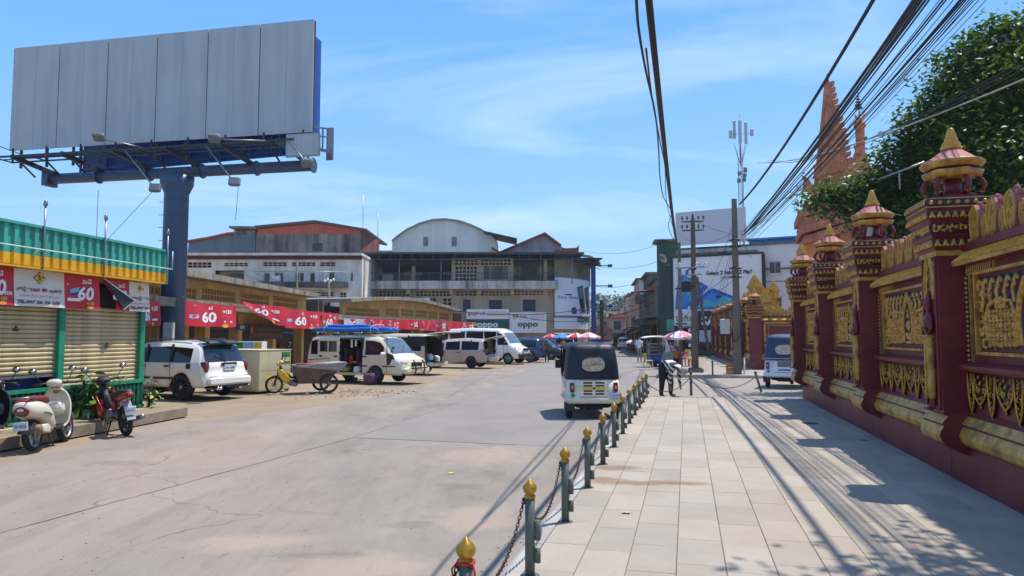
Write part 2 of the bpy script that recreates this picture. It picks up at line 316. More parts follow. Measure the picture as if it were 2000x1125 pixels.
def road_extra(n,l,g,cur):
    # hairline cracks in the worn near part, then dark oily patches, then pink dust at both edges
    v = n('ShaderNodeTexVoronoi'); v.feature = 'DISTANCE_TO_EDGE'; v.inputs['Scale'].default_value = .55
    dn = n('ShaderNodeTexNoise'); l(g.outputs['Position'],dn.inputs['Vector']); dn.inputs['Scale'].default_value = 1.7; dn.inputs['Detail'].default_value = 7
    va = n('ShaderNodeVectorMath'); va.operation = 'MULTIPLY_ADD'; l(dn.outputs['Color'],va.inputs[0]); va.inputs[1].default_value = (1.3,1.3,0); l(g.outputs['Position'],va.inputs[2]); l(va.outputs[0],v.inputs['Vector'])
    mr = n('ShaderNodeMapRange'); l(v.outputs['Distance'],mr.inputs[0]); mr.inputs[1].default_value = .004; mr.inputs[2].default_value = .022; mr.inputs[3].default_value = .5; mr.inputs[4].default_value = 0
    pn = n('ShaderNodeTexNoise'); l(g.outputs['Position'],pn.inputs['Vector']); pn.inputs['Scale'].default_value = .33; pn.inputs['Detail'].default_value = 3
    pr = n('ShaderNodeMapRange'); l(pn.outputs[0],pr.inputs[0]); pr.inputs[1].default_value = .52; pr.inputs[2].default_value = .64
    mu = n('ShaderNodeMath'); mu.operation = 'MULTIPLY'; l(mr.outputs[0],mu.inputs[0]); l(pr.outputs[0],mu.inputs[1])
    x = n('ShaderNodeMix'); x.data_type = 'RGBA'; l(mu.outputs[0],x.inputs[0]); l(cur,x.inputs[6]); x.inputs[7].default_value = (.05,.043,.035,1); cur = x.outputs[2]
    c = [G(900,950),G(960,925),G(800,1025),G(850,1010),G(240,905),G(620,1085)]
    cur = spots([(p.x,p.y,rx,ry) for p,rx,ry in zip(c,(.30,.22,.28,.2,.5,.5),(.25,.25,.16,.1,.25,.09))],(.10,.09,.075),.28)(n,l,g,cur)
    c = [G(940,890),G(700,1110),G(930,1010),G(480,1060)]
    cur = spots([(p.x,p.y,rx,ry) for p,rx,ry in zip(c,(.9,.7,.4,.6),(.8,.4,.6,.3))],hx('#b09a86'),.45,1.3)(n,l,g,cur)
    return cur
m_road = ground_mat('worn_concrete_road',[(hx('#867c71'),hx('#a2978b')),(hx('#a38f7d'),.65),(hx('#7a746c'),.6),(hx('#6f685f'),.45),(hx('#5f574d'),.4),(hx('#b3a691'),.35),(hx('#6d655b'),.5)],[(.9,.5,.3,.7),(.16,.05,.46,.66),(.5,.12,.5,.72),(1.6,.22,.54,.74),(7,2.2,.55,.75),(38,38,.56,.7),(90,90,.60,.72)],.5,road_extra)
m_dirt = ground_mat('dusty_earth',[(hx('#93806a'),hx('#a4917a')),(hx('#b09a80'),.6),(hx('#846f5c'),.5)],[(.8,.8,.3,.7),(.25,.25,.45,.7),(2.5,2.5,.52,.75)],.7)
m_asph = ground_mat('grey_asphalt',[(hx('#88817a'),hx('#989088')),(hx('#988b7f'),.5),(hx('#6f6a64'),.35)],[(.6,.6,.3,.7),(.3,.08,.5,.7),(40,40,.58,.72)],.4)
E0 = 1200
b = M(); b.add([(-E0,-60,-.03),(E0,-60,-.03),(E0,1500,-.03),(-E0,1500,-.03)],[(0,1,2,3)]); b.build('ground',m_dirt,kind='structure')
def wob(pts,amp,step=.5):
    o = []
    for i in range(len(pts) - 1):
        a,c = Vector(pts[i]),Vector(pts[i + 1]); n_ = max(1,int((c - a).length / step))
        for k in range(n_): p = a.lerp(c,k / n_); o.append((p.x + random.uniform(-amp,amp),p.y + random.uniform(-amp,amp)))
    o.append(tuple(pts[-1][:2])); return o
left = wob([Vector((-9.4,-5,0)),G(-120,935),G(0,905),G(310,829),G(640,793),G(790,764),G(900,736),G(1000,716),G(1085,699)],.07) + [(7.2,72),(13.5,90),(36,250)]
right = [(42,245),(21.5,90),tuple(Rw(KB,70)[:2]),tuple(Rw(KB,33.2)[:2]),tuple(Rw(KB + .2,21.9)[:2]),tuple(Rw(KB,21.3)[:2]),tuple(Rw(KB,-5)[:2])]
b = M(); poly = left + right; b.add([(x,y,0) for x,y in poly],[list(range(len(poly)))[::-1]])
road = b.build('road',m_road,kind='structure')
def strip(pts,w,m,name,parent,z=.004):
    b = M(); ps = [Vector((p[0],p[1],0)) for p in pts]; vs_ = []
    for i,p in enumerate(ps):
        t = (ps[min(i + 1,len(ps) - 1)] - ps[max(0,i - 1)]).normalized(); q = Vector((-t.y,t.x,0)) * w / 2 * random.uniform(.5,1.3); vs_ += [tuple(p - q + Vector((0,0,z))),tuple(p + q + Vector((0,0,z)))]
    b.add(vs_,[[2 * i,2 * i + 2,2 * i + 3,2 * i + 1] for i in range(len(ps) - 1)]); return b.build(name,m,parent)
m_seam = mat('road_seam',hx('#625a50'),.9,var=.4,scale=2)
for (a,c,w) in (((-80,1063),(690,855),.018),((690,855),(905,784),.02),((690,855),(1010,869),.022),((700,803),(860,803),.022),((870,778),(1010,700),.02)):
    p,q = G(*a),G(*c); strip(wob([p,q],.012,.25),w,m_seam,'joint',road)
gp = [G(690,855),G(1008,869),G(1120,872)]; gq = [Rw(KB - .05,s_) for s_ in (12.2,16,21.2)] + [Rw(KB,34),Rw(KB,60),P(1205,690,72),P(1120,697,66),G(1040,715),G(905,784)]
b = M(); pl_ = [(p.x,p.y,.003) for p in gp[:2] + gq]; b.add(pl_,[list(range(len(pl_)))]); b.build('road',m_asph,kind='structure')
# far side street and pavement on the other side of the gate
def slab_mat():
    def ex(n,l,g,cur):
        c = [G(1262,943,.12),G(1330,945,.12),G(1205,915,.12),G(1180,938,.12)]
        cur = spots([(p.x,p.y,rx,ry) for p,rx,ry in zip(c,(.62,.4,.35,.25),(.16,.10,.2,.2))],hx('#84694d'),.75,3.1)(n,l,g,cur)
        oi = n('ShaderNodeObjectInfo'); mr = n('ShaderNodeMapRange'); l(oi.outputs['Random'],mr.inputs[0]); mr.inputs[3].default_value = .88; mr.inputs[4].default_value = 1.08
        hv = n('ShaderNodeHueSaturation'); l(cur,hv.inputs['Color']); l(mr.outputs[0],hv.inputs['Value']); return hv.outputs[0]
    return ground_mat('pale_stone_slab',[(hx('#aa9e8e'),hx('#b8ac9b')),(hx('#a5937d'),.55),(hx('#807a72'),.4)],[(1.6,1.6,.3,.7),(.5,.5,.48,.7),(9,9,.58,.78)],.25,ex,.75)
m_slab = slab_mat(); m_grout = mat('sandy_joint',hx('#b0a392'),.95,var=.3,scale=5); m_kerb = mat('kerb_concrete',hx('#aaa59d'),.85,var=.15,scale=2,bump=.3,grime=('#8d7763',.6,1.3))
pav = thing('pavement',None,None,rz=-SA,kind='structure')
b = M(); b.bx(KB + .16,3.3,-6,21.35,-.02,.104); b.build('bedding',m_grout,pav)
SW,SL = .352,.70; me_c = {}
def slab_mesh(w):
    if w not in me_c:
        b = M(); g,e,h = .0022,.004,.016; x,y = w / 2 - g,SL / 2 - g
        v = [(-x,-y,-.012),(x,-y,-.012),(x,y,-.012),(-x,y,-.012),(-x,-y,h - .004),(x,-y,h - .004),(x,y,h - .004),(-x,y,h - .004),(-x + e,-y + e,h),(x - e,-y + e,h),(x - e,y - e,h),(-x + e,y - e,h)]
        b.add(v,[(0,1,5,4),(1,2,6,5),(2,3,7,6),(3,0,4,7),(4,5,9,8),(5,6,10,9),(6,7,11,10),(7,4,8,11),(8,9,10,11)]); me_c[w] = b.mesh('paving_slab',m_slab)
    return me_c[w]
cells = []; ncol = 12; wcol = (WL + .02 - (KB + .16)) / ncol
for i in range(ncol):
    off = (i * 37 % 10) / 10 * SL * .5 + (SL * .5 if i % 2 else 0)
    for k in range(-2,31):
        s = k * SL + off + .1
        if s < 3.6 or s > 21.35 - SL / 2: continue
        cells.append((KB + .16 + (i + .5) * wcol,s))
cells.sort(key=lambda c: c[1]); vis = []; rest = []
for c in cells:
    p = Rw(c[0],c[1]); u = 1000 + p.x / p.y * 1400
    (vis if (u < 2120 and c[1] > 4.6 and len(vis) < 300) else rest).append(c)
sm_ = slab_mesh(round(wcol,4))
for c in vis: ob('paving_slab',sm_,pav,(c[0],c[1],.106 + random.uniform(-.0015,.0015)),(random.uniform(-.003,.003),random.uniform(-.004,.004),0))
b = M(); vv = [v.co.copy() for v in sm_.vertices]; ff = [list(p.vertices) for p in sm_.polygons]
for c in rest: b.add([(v.x + c[0],v.y + c[1],v.z + .106) for v in vv],ff)
b.build('paving_slab',m_slab,pav,kind='stuff')
for k in range(-2,19):                                                     # kerb stones
    b = M(); b.poly([(KB - .02,-.05),(KB + .155,-.05),(KB + .155,.121),(KB + .035,.121),(KB - .005,.095)],k * 1.2 + .006,k * 1.2 + 1.194,plane='xz'); b.build('kerb_stone',m_kerb,pav)
b = M(); b.bx(KB,3.3,21.36,21.5,-.05,.118); b.build('kerb_stone',m_kerb,pav)
# driveway between the two wall sections, then the far pavement
b = M(); b.add([tuple(Rw(KB + .1,21.5,.012)),tuple(Rw(14,21.5,.05)),tuple(Rw(14,33,.05)),tuple(Rw(KB + .1,33,.012))],[(0,1,2,3)]); b.build('driveway',ground_mat('driveway_concrete',[(hx('#9a8d80'),hx('#aa9d90')),(hx('#8b7c6e'),.6)],[(.8,.8,.3,.7),(1.8,1.8,.5,.7)],.4),kind='structure')
b = M(); b.bx(KB + .2,4.3,33.16,95,-.02,.14); far_p = b.build('far_pavement',m_slab,kind='structure')
b = M(); b.bx(KB,4.3,33.0,33.15,-.05,.15); b.bx(KB,KB + .19,33.15,95,-.05,.148); b.build('kerb',m_kerb,far_p)
far_p.rotation_euler = (0,0,-SA)
# loose stones and litter by the parked van
m_stone = mat('dusty_rubble',hx('#a08470'),.9,var=.4,scale=6)
b = M()
for _ in range(150):
    u = random.gauss(690,55); v = random.gauss(768,5) if u < 740 else random.gauss(766,2.5); p = G(u,v); r = random.uniform(.015,.05) * (1.6 if random.random() < .12 else 1)
    b.lathe([(0,0),(r,r * .1),(r * .7,r * .6),(0,r * .75)],(p.x,p.y,-.002),5,ph=random.random() * 3)
b.build('rubble',m_stone,kind='stuff')
def litter(name,u,v,col,s,label,z=0.0):
    p = G(u,v,z); b = M(); q = [(random.uniform(-s,s),random.uniform(-s,s),random.uniform(.003,s * .4)) for _ in range(9)]
    b.grid(lambda a,c: ((a - .5) * s * 2,(c - .5) * s * 1.6,.004 + s * .25 * abs(math.sin(a * 7 + c * 4) * math.cos(c * 6 + a))),6,5)
    o = b.build(name,mat(name + '_' + col[1:],col,.6,var=.2),None,(p.x,p.y,z),(0,0,random.random() * 6)); return tag(o,label,'litter')
litter('plastic_bag',700,743,'#2f7fc0',.22,'bright blue plastic bag on the ground beside the cargo cart wheel')
litter('plastic_bag',118,853,'#c9c7bf',.2,'crumpled clear plastic bag behind the cream scooter at the kerb')
litter('paper_scrap',970,730,'#d8d4cc',.14,'scrap of white paper on the dust in front of the white minibus')
litter('paper_scrap',905,723,'#4a4642',.12,'dark scrap lying on the dust under the silver minivan')
litter('dry_leaf',1223,1002,'#b9a67c',.04,'single dry yellow leaf lying on the pavement slabs',.125)
litter('dry_leaf',881,925,'#c9b070',.05,'single dry yellow leaf lying on the bare road')
litter('dry_leaf',1688,860,'#a08a4a',.06,'dry yellow leaf on the pavement in the shade of the wall',.125)
p = G(1583,827,.124); b = M(); b.lathe([(.15,0),(.15,.004),(.13,.006),(0,.005)],(0,0,0),18); tag(b.build('drain_cover',mat('cast_iron',(.03,.028,.026),.7),None,p),'small round dark drain cover set in the shaded pavement','drain cover')
for name,fn_,n_,lab in (('grit',lambda: G(random.uniform(-50,1150),800 + 330 * random.random() ** 1.6),150,None),('grit',lambda: Rw(KB - random.uniform(.02,.5) ** 1.5,random.uniform(4,21)),240,None)):
    b = M()
    for _ in range(n_): p = fn_(); r = random.uniform(.005,.014); b.lathe([(r,0),(r * .7,r * .5),(0,r * .6)],(p.x,p.y,.001),5,ph=random.random() * 3)
    b.build(name,m_stone,kind='stuff')
# ================================================================== GREEN KIOSK (left)
KZ = rad(90 - 8.1)
kc = G(278,797,.2); fac = Fac((kc.x,kc.y),KZ)
m_green = mat('green_paint',hx('#1f8a68'),.45,var=.15,scale=2,grime=('#0d4a3a',.4,3)); m_greend = mat('dark_green_iron',hx('#0f6a4c'),.5,var=.3,scale=5)
m_teal = mat('teal_sheet',hx('#3f9f8b'),.4,var=.1,scale=1.5,streak=('#256d60',.4,3)); m_yel = mat('yellow_sheet',hx('#e0a912'),.45,var=.1,scale=1.5,grime=('#b07a10',.5,2))
m_shut = mat('cream_shutter',hx('#c9b58c'),.55,.1,var=.08,scale=2,streak=('#7d6a48',.6,2.5)); m_conc = mat('old_concrete',hx('#93836f'),.9,var=.25,scale=2,bump=.5,bscale=14,grime=('#5d5145',.6,2.2))
kio = thing('kiosk','green and yellow kiosk with closed cream roller shutters behind the parked motorbikes','kiosk',(kc.x,kc.y,0),KZ)
SH = .075                                                     # shutters stand back from the railing
def sh(x,z,y=SH): return (x,y,z)
XL = -6.4
b = M(); b.bx(XL,0,3.6,3.75,.2,3.2); b.bx(XL,-.03,SH + .02,3.6,3.0,3.1); b.bx(-.1,0,SH + .1,3.6,.2,3.0); b.bx(XL,XL + .1,SH + .1,3.6,.2,3.0); b.bx(XL,-.02,SH - .3,3.7,.16,.215)
b.build('wall',mat('kiosk_wall',hx('#b9a67d'),.8,var=.15),kio)
posts = [-.05,-2.5,-5.0]
for i,x in enumerate(posts):
    b = M(); b.bx(x - .075,x + .075,SH - .06,SH + .09,.2,3.0); b.build('post',m_green,kio)
slat = None
for x0,x1,zb in ((-2.425,-.125,.82),(-4.925,-2.575,1.12),(-6.4,-5.075,1.0)):
    key = round(x1 - x0,3); b = M(); w = x1 - x0
    b.poly([(0,0),(.022,.012),(.034,.04),(.034,.062),(.02,.082),(0,.085)],0,w,plane='yz'); b.v = [(x,-y,z) for (x,y,z) in b.v]; b.f = [f[::-1] for f in b.f]
    sl_me = b.mesh('shutter_slat',m_shut); z = zb
    while z < 2.45: ob('shutter_slat',sl_me,kio,(x0,SH + .05,z),(0,0,0)); z += .0865
    b = M(); b.bx(x0,x1,SH + .052,SH + .07,zb,2.9); b.build('shutter_back',m_dark,kio)
    b = M(); b.bx(x0,x1,SH + .012,SH + .06,zb - .05,zb - .004); b.build('shutter_rail',m_steel,kio)
for x,z in ((-1.15,1.62),(-3.55,1.95)):                   # lock plates
    b = M(); b.bx(x - .06,x + .06,SH + .002,SH + .02,z,z + .03); b.bx(x - .015,x + .02,SH - .01,SH + .012,z + .05,z + .09); b.build('shutter_lock',m_black,kio)
b = M(); b.bx(-4.9,-2.6,SH + .3,SH + 1.3,.25,1.06); tag(b.build('storage_crate',mat('blue_tarpaulin',hx('#14418a'),.5,var=.3,scale=3),None,fac.o,(0,0,KZ)),'dark blue crate seen under the half raised left shutter','crate')
# fascia: corrugated sheet, teal above yellow, standing forward of the wall
fy = -.32; xr = .26; z0,z1,z2 = fac.at(302,548,fy)[1],fac.at(302,531,fy)[1],fac.at(302,488,fy)[1]
def corr(x0,x1,za,zb,m,name,y):
    b = M(); p = .225; x = x1; prof = []
    while x > x0:
        prof += [(x,0),(x - .085,0),(x - .105,.045),(x - .205,.045)]; x -= p
    lo = [(a,y + d,za) for a,d in prof]; hi = [(a,y + d,zb) for a,d in prof]; n_ = len(prof)
    b.add(lo + hi,[[i + 1,i,n_ + i,n_ + i + 1] for i in range(n_ - 1)]); return b.build(name,m,kio)
corr(XL,xr,z1,z2,m_teal,'green_fascia',fy); corr(XL,xr,z0,z1 - .002,m_yel,'yellow_fascia',fy - .002)
b = M(); b.bx(XL,xr + .02,fy - .03,fy + .09,z2,z2 + .05); b.bx(xr + .001,xr + .02,fy - .03,3.8,z0,z2); b.bx(XL,xr,fy + .085,fy + .1,z0,z2); b.build('fascia_trim',m_teal,kio)
b = M(); b.bx(XL,xr,fy - .035,fy + .12,z0 - .05,z0 - .003); b.bx(XL,xr,fy + .1,3.8,z0 - .03,z0 + .02); b.build('eaves_trim',m_yel,kio)
b = M(); b.bx(XL,xr,fy + .1,3.8,z2 - .15,z2 - .1); b.build('roof',m_teal,kio)
# conduit along the fascia with lamp stems
b = M(); zc = z1 + .10; b.tube([(XL,fy - .13,zc),(xr + .02,fy - .13,zc)],.012,6)
x = -.1
while x > XL: b.tube([(x,fy - .13,zc),(x,fy,zc - .12)],.008,5); x -= .45
b.tube([(xr + .02,fy - .13,zc),(xr + .02,fy - .13,z2 + .02)],.012,6); b.build('conduit',mat('pale_pipe',hx('#bcd8d2'),.5),kio)
for x in (xr - .06,-1.9,-3.5):
    b = M(); b.tube([(x,fy - .05,z2 - .75),(x,fy - .05,z2 + .42)],.018,6); b.lathe([(.03,0),(.04,.03),(.03,.09),(.012,.12),(0,.13)],(x,fy - .05,z2 + .42),8); b.build('lamp_stem',m_steel,kio)
# plinth and cast railing
pl = [(-8,-.95),(.28,-.95),(.45,-.75),(.45,.6),(-8,.6)]
b = M(); b.poly(pl,0,.2,plane='xy'); b.build('plinth',m_conc,kio)
rail = [(XL,0)]
b = M(); b.bx(XL,.02,-.04,.05,.80,.87); b.bx(XL,.02,-.03,.04,.24,.29); b.bx(-.03,.02,.05,SH + .45,.80,.868); b.bx(-.02,.015,.04,SH + .45,.24,.288); b.bx(XL,.01,.03,.045,.29,.80,1); b.build('rail',[m_green,mat('rail_backing',hx('#0a3b2c'),.8,var=.3)],kio)
b = M(); b.lathe([(.018,.29),(.018,.36),(.032,.38),(.018,.42),(.026,.5),(.016,.62),(.03,.66),(.018,.70),(.018,.80)],(0,0,0),6)
for dx in (-.045,.045): b.tube([(dx,0,.30),(dx * .6,0,.40),(dx * 1.1,0,.5),(dx * .4,0,.6),(dx,0,.68),(dx * .5,0,.78)],.008,4,caps=False)
b.tube([(math.cos(a) * .04,0,.73 + math.sin(a) * .04) for a in np.linspace(0,2 * PI,9)[:-1]],.009,4,closed=True)
me = b.mesh('baluster',m_greend); x = -.05
while x > XL: ob('baluster',me,kio,(x,0,0)); x -= .135
# ------------------------------------------------------------------ promotional banners hung under the eaves
m_red = mat('red_vinyl',hx('#c21f33'),.5,var=.08,scale=1.2); m_redp = mat('pink_red_print',hx('#d65a5e'),.5); m_yelp = mat('yellow_print',hx('#f2c230'),.5); m_gold_p = mat('orange_print',hx('#e79a35'),.5)
m_blk_p = mat('black_print',(.02,.02,.022),.5); m_blu_p = mat('light_blue_print',hx('#8fb4d8'),.5); m_grn_p = mat('green_print',hx('#2f8a3a'),.5); m_wv = mat('white_vinyl',hx('#d9d4cb'),.5,var=.06,scale=2); m_maroon_p = mat('maroon_print',hx('#9b2a33'),.5)
m_back = mat('banner_back',hx('#20242c'),.6); m_pur_p = mat('lilac_print',hx('#b9a3bd'),.5,var=.25,scale=5); m_navy_p = mat('navy_print',hx('#2d3f6f'),.5)
PM = [m_white,m_red,m_yelp,m_gold_p,m_blk_p,m_blu_p,m_grn_p,m_maroon_p,m_redp,m_pur_p,m_navy_p]
def sheet(name,x0,x1,z0,z1,fnc,m,parent,label,cat='banner',group=None,n=(26,12),loc=(0,0,0),rz=0):
    """cloth sheet; fnc(a,b)->(x,y,z) for a,b in 0..1 ; returns thing and a mapper from sheet metres to the surface"""
    b = M(); b.grid(fnc,n[0],n[1],0); 
    o = tag(b.build(name,[m],None,loc,(0,0,rz)),label,cat,group)
    w,h = x1 - x0,z1 - z0
    def fn(x,z,d=.012):
        a,c = (x - x0) / w,(z - z0) / h; p = Vector(fnc(a,c)); du = Vector(fnc(a + .01,c)) - p; dv = Vector(fnc(a,c + .01)) - p; nn = du.cross(dv).normalized(); q = p + nn * d; return tuple(q)
    return o,fn
def wave(x0,x1,z0,z1,y,amp=.03,sag=.03,seed=0,lean=0.0,ripples=3.0):
    return lambda a,c: (x0 + (x1 - x0) * a,y + amp * math.sin(a * ripples * 2 * PI + seed + c * 1.3) * (1 - c * .55) - lean * (1 - c),z0 + (z1 - z0) * c - sag * (math.sin(a * PI) * .4 + abs(math.sin(a * 2 * PI)) * .6) * (.4 + .6 * c))
def promo(mb,fn,x0,x1,z0,z1,big='60',left=True):
    """red promotion print: big numeral, price line, small print"""
    w,h = x1 - x0,z1 - z0
    text_on(mb,big,x0 + w * (.60 if left else .42),z0 + h * .46,h * .42,fn,0,bold=True,w=w * .42,shear=.12)
    text_on(mb,'សេះ',x0 + w * .62,z0 + h * .82,h * .15,fn,0,bold=True)
    text_on(mb,'+150',x0 + w * .72,z0 + h * .17,h * .10,fn,2,bold=True)
    text_on(mb,'សាខាថ្មី',x0 + w * .22,z0 + h * .90,h * .06,fn,3)
    shape_on(mb,rect(x0 + w * .08,x0 + w * .46,z0 + h * .22,z0 + h * .31),fn,0); text_on(mb,'ចុចទីនេះ',x0 + w * .27,z0 + h * .265,h * .05,lambda a,c: fn(a,c,.016),7)
    q = [(x0 + w * .16,z0 + h * .44),(x0 + w * .40,z0 + h * .50),(x0 + w * .42,z0 + h * .64),(x0 + w * .18,z0 + h * .57)]; shape_on(mb,q,fn,5); shape_on(mb,[(a + w * .04,c - h * .05) for a,c in q],lambda a,c: fn(a,c,.009),10)
    shape_on(mb,ell(x0 + w * .72,z0 + h * .05,w * .09,h * .045,12),fn,3); text_on(mb,'ថ្ងៃ',x0 + w * .10,z0 + h * .70,h * .08,fn,0)
def white_ad(mb,fn,x0,x1,z0,z1):
    w,h = x1 - x0,z1 - z0; cx = x0 + w * .48; cz = z0 + h * .78; r = h * .17; up = lambda a,c: fn(a,c,.016); up2 = lambda a,c: fn(a,c,.02)
    shape_on(mb,[(cx - r * 1.18,cz),(cx,cz - r),(cx + r * 1.18,cz),(cx,cz + r)],fn,4); shape_on(mb,[(cx - r * 1.06,cz),(cx,cz - r * .9),(cx + r * 1.06,cz),(cx,cz + r * .9)],up,2)
    shape_on(mb,ell(cx - r * .22,cz + r * .2,r * .3,r * .28,10),up2,6); shape_on(mb,ell(cx - r * .1,cz - r * .3,r * .28,r * .26,10),up2,6); shape_on(mb,[(cx + r * .2,cz - r * .15),(cx + r * .75,cz),(cx + r * .4,cz + r * .35)],up2,1)
    text_on(mb,'រថេម៉ូតេណ ជា សុខភា',cx,z0 + h * .455,h * .15,fn,7,w=w * .88,bold=True); text_on(mb,'មានលក់សាច់ក្រក ស្រស់ៗ គ្រប់ប្រភេទ',cx,z0 + h * .285,h * .085,fn,8,w=w * .74)
    text_on(mb,'TEL:097 26 26 268',cx - w * .02,z0 + h * .12,h * .095,fn,4,w=w * .82,bold=True)
bz1 = z0 - .03; by = -.10
def kx(u,v,y=by): return fac.at(u,v,y)
spans = [('a',-30,25),('w',25,124),('r',124,192)]
xa,xb,xc,xd = kx(-60,560)[0],kx(25,565)[0],kx(124,570)[0],kx(192,575)[0]
zb = kx(100,600)[1]
fn_ = wave(xa,xd,zb,bz1,by,.025,.02,1.0,.03,2.6)
bo,fn = sheet('banner',xa,xd,zb,bz1,fn_,m_red,None,'long red and white promotional banner across the left kiosk shutters',group='red promotional banners',n=(60,12),loc=fac.o,rz=KZ)
b = M(); shape_on(b,[],fn) if False else None
b.grid(lambda a,c: fn(xb + (xc - xb) * a,zb + (bz1 - zb) * (.0 + c),.006),24,10); b.build('white_print',[m_wv],bo)
b = M(); white_ad(b,lambda x,z,d=.012: fn(x,z,d + .008),xb,xc,zb,bz1); promo(b,fn,xc,xd,zb,bz1); promo(b,fn,xb - (xd - xc),xb,zb,bz1); text_on(b,'2500',xb - .14,zb + .22,.07,fn,0,bold=True); b.build('lettering',PM,bo)
# right banner, one corner torn loose and folded back
xe,xf,xg = kx(194,570)[0],kx(250,575)[0],kx(285,580)[0] + .05
zr = kx(250,607)[1]; fn2_ = wave(xe,xg,zr,bz1 - .02,by - .02,.02,.015,.4,.02,1.6)
def torn(a,c):
    lim = (1 - c) * .62                                     # left edge runs slantwise down to the right
    lo = min(.40,.46 * (1 - c)) if c > .35 else .30
    aa = lo + (1 - lo) * a
    return fn2_(aa,c)
bo2,_ = sheet('banner',xe,xg,zr,bz1,torn,m_red,None,'red and white promotional banner with its left corner folded back, right end of the kiosk',group='red promotional banners',loc=fac.o,rz=KZ)
def fnr(x,z,d=.012):
    p = Vector(fn2_((x - xe) / (xg - xe),(z - zr) / (bz1 - zr))); return (p.x,p.y - d,p.z)
b = M(); b.grid(lambda a,c: fnr(xf + (xg - xf) * a,zr + (bz1 - zr) * c,.006),12,10); b.build('white_print',[m_wv],bo2)
b = M(); white_ad(b,lambda x,z,d=.012: fnr(x,z,d + .008),xf,xf + (xc - xb),zr,bz1) if False else None
cxw = (xf + xg) / 2; hh = bz1 - zr
r = hh * .15; shape_on(b,[(cxw + .02 - r,zr + hh * .78),(cxw + .02,zr + hh * .63),(cxw + .02 + r,zr + hh * .78),(cxw + .02,zr + hh * .93)],lambda x,z: fnr(x,z,.02),2); shape_on(b,ell(cxw,zr + hh * .8,r * .35,r * .5,10),lambda x,z: fnr(x,z,.026),6); shape_on(b,ell(cxw + .09,zr + hh * .77,r * .3,r * .3,3),lambda x,z: fnr(x,z,.026),1)
text_on(b,'រថេម៉ូតេ',cxw,zr + hh * .45,hh * .15,lambda x,z: fnr(x,z,.02),7,w=(xg - xf) * .92,bold=True); text_on(b,'មានលក់សាច់',cxw,zr + hh * .28,hh * .08,lambda x,z: fnr(x,z,.02),8,w=(xg - xf) * .8); text_on(b,'TEL:097 26',cxw,zr + hh * .12,hh * .10,lambda x,z: fnr(x,z,.02),4,w=(xg - xf) * .9,bold=True)
w_ = xf - xe; text_on(b,'60',xe + w_ * .66,zr + hh * .50,hh * .36,fnr,0,bold=True,w=w_ * .52,shear=.12); text_on(b,'សេះ',xe + w_ * .7,zr + hh * .82,hh * .14,fnr,0,bold=True); text_on(b,'+150',xe + w_ * .78,zr + hh * .2,hh * .1,fnr,2,bold=True); text_on(b,'សាខា',xe + w_ * .3,zr + hh * .92,hh * .06,fnr,3); b.build('lettering',PM,bo2)
flap = [fn2_(.02,.98),fn2_(.62,.36),fn2_(.40,.03),fn2_(.22,.55)]
b = M(); q = [Vector(p) + Vector((0,-.05,0)) for p in flap]; q[1].y -= .03; b.add([q[0],q[3],q[2],q[1]],[(0,1,3),(1,2,3)]); b.add([p + Vector((0,.012,0)) for p in (q[0],q[3],q[2],q[1])],[(3,1,0),(3,2,1)]); b.build('folded_corner',m_back,bo2)
b = M(); b.tube([q[0] + Vector((0,-.008,0)),q[1] + Vector((0,-.008,0)),q[2] + Vector((0,-.008,0))],.012,5); b.build('hem',m_white,bo2)
# ------------------------------------------------------------------ plants by the railing: every large leaf a piece
m_leafs = [mat('bright_leaf',(.12,.23,.03),.4,var=.3,scale=6,spec=.6),mat('deep_leaf',(.055,.13,.022),.38,var=.3,scale=6,spec=.6),mat('pale_leaf',(.19,.24,.15),.5,var=.2,scale=6),mat('yellow_leaf',(.42,.36,.02),.5,var=.2,scale=6)]
LM = []
for m in m_leafs:
    b = M(); n_ = 6; V_ = []
    for i in range(n_ + 1):
        t = i / n_; w = .34 * math.sin(PI * t ** .8) * (1 - .1 * t); z = -.22 * t * t; V_ += [(-w,t,z + .12 * w),(0,t,z - .02),(w,t,z + .12 * w)]
    b.add(V_,[[3 * i,3 * i + 1,3 * i + 4,3 * i + 3] for i in range(n_)] + [[3 * i + 1,3 * i + 2,3 * i + 5,3 * i + 4] for i in range(n_)],0,True); LM.append(b.mesh('leaf',m))
m_stem = mat('green_stem',(.06,.09,.03),.6)
def plant(label,loc,n,h,spread,kinds,size,sx=1.0):
    t = thing('leafy_plant',label,'plant',loc,KZ,'plants along the kiosk railing'); st = M()
    for i in range(n):
        x = random.gauss(0,spread * .45) * sx; y = -abs(random.gauss(0,.12)); z = random.uniform(.06,h) * (1 - min(.6,abs(x) / max(spread * sx,.01) * .35)); s_ = size * random.uniform(.6,1.2)
        if i % 2 == 0: st.tube([(x * .3,0,0),(x * .6,y * .5,z * .6),(x,y,z)],.006,4,caps=False)
        o = ob('leaf',LM[random.choice(kinds)],t,(x,y,z),(random.uniform(-.9,.5),random.uniform(-.6,.6),random.uniform(0,6.28)),s_)
    st.build('stem',m_stem,t); return t
def kw(x,y,z=.2): return tuple(fac.o + fac.ax * x + fac.n * y + Vector((0,0,z)))
plant('tall plant with broad pale and green leaves growing against the green railing',kw(-1.95,-.12),120,1.0,.42,[0,0,1,1,2],.22)
plant('low bushy plant spilling over the plinth below the broad leaved one',kw(-1.85,-.35),80,.5,.36,[0,0,1],.15)
plant('yellow leaved sprig standing up beside the red motorbike handlebar',kw(-1.3,-.2,.55),14,.5,.09,[3,3,0],.13)
plant('small light green plant at the far end of the kiosk railing',kw(.12,-.05),70,.75,.2,[0,0,3,1],.11)
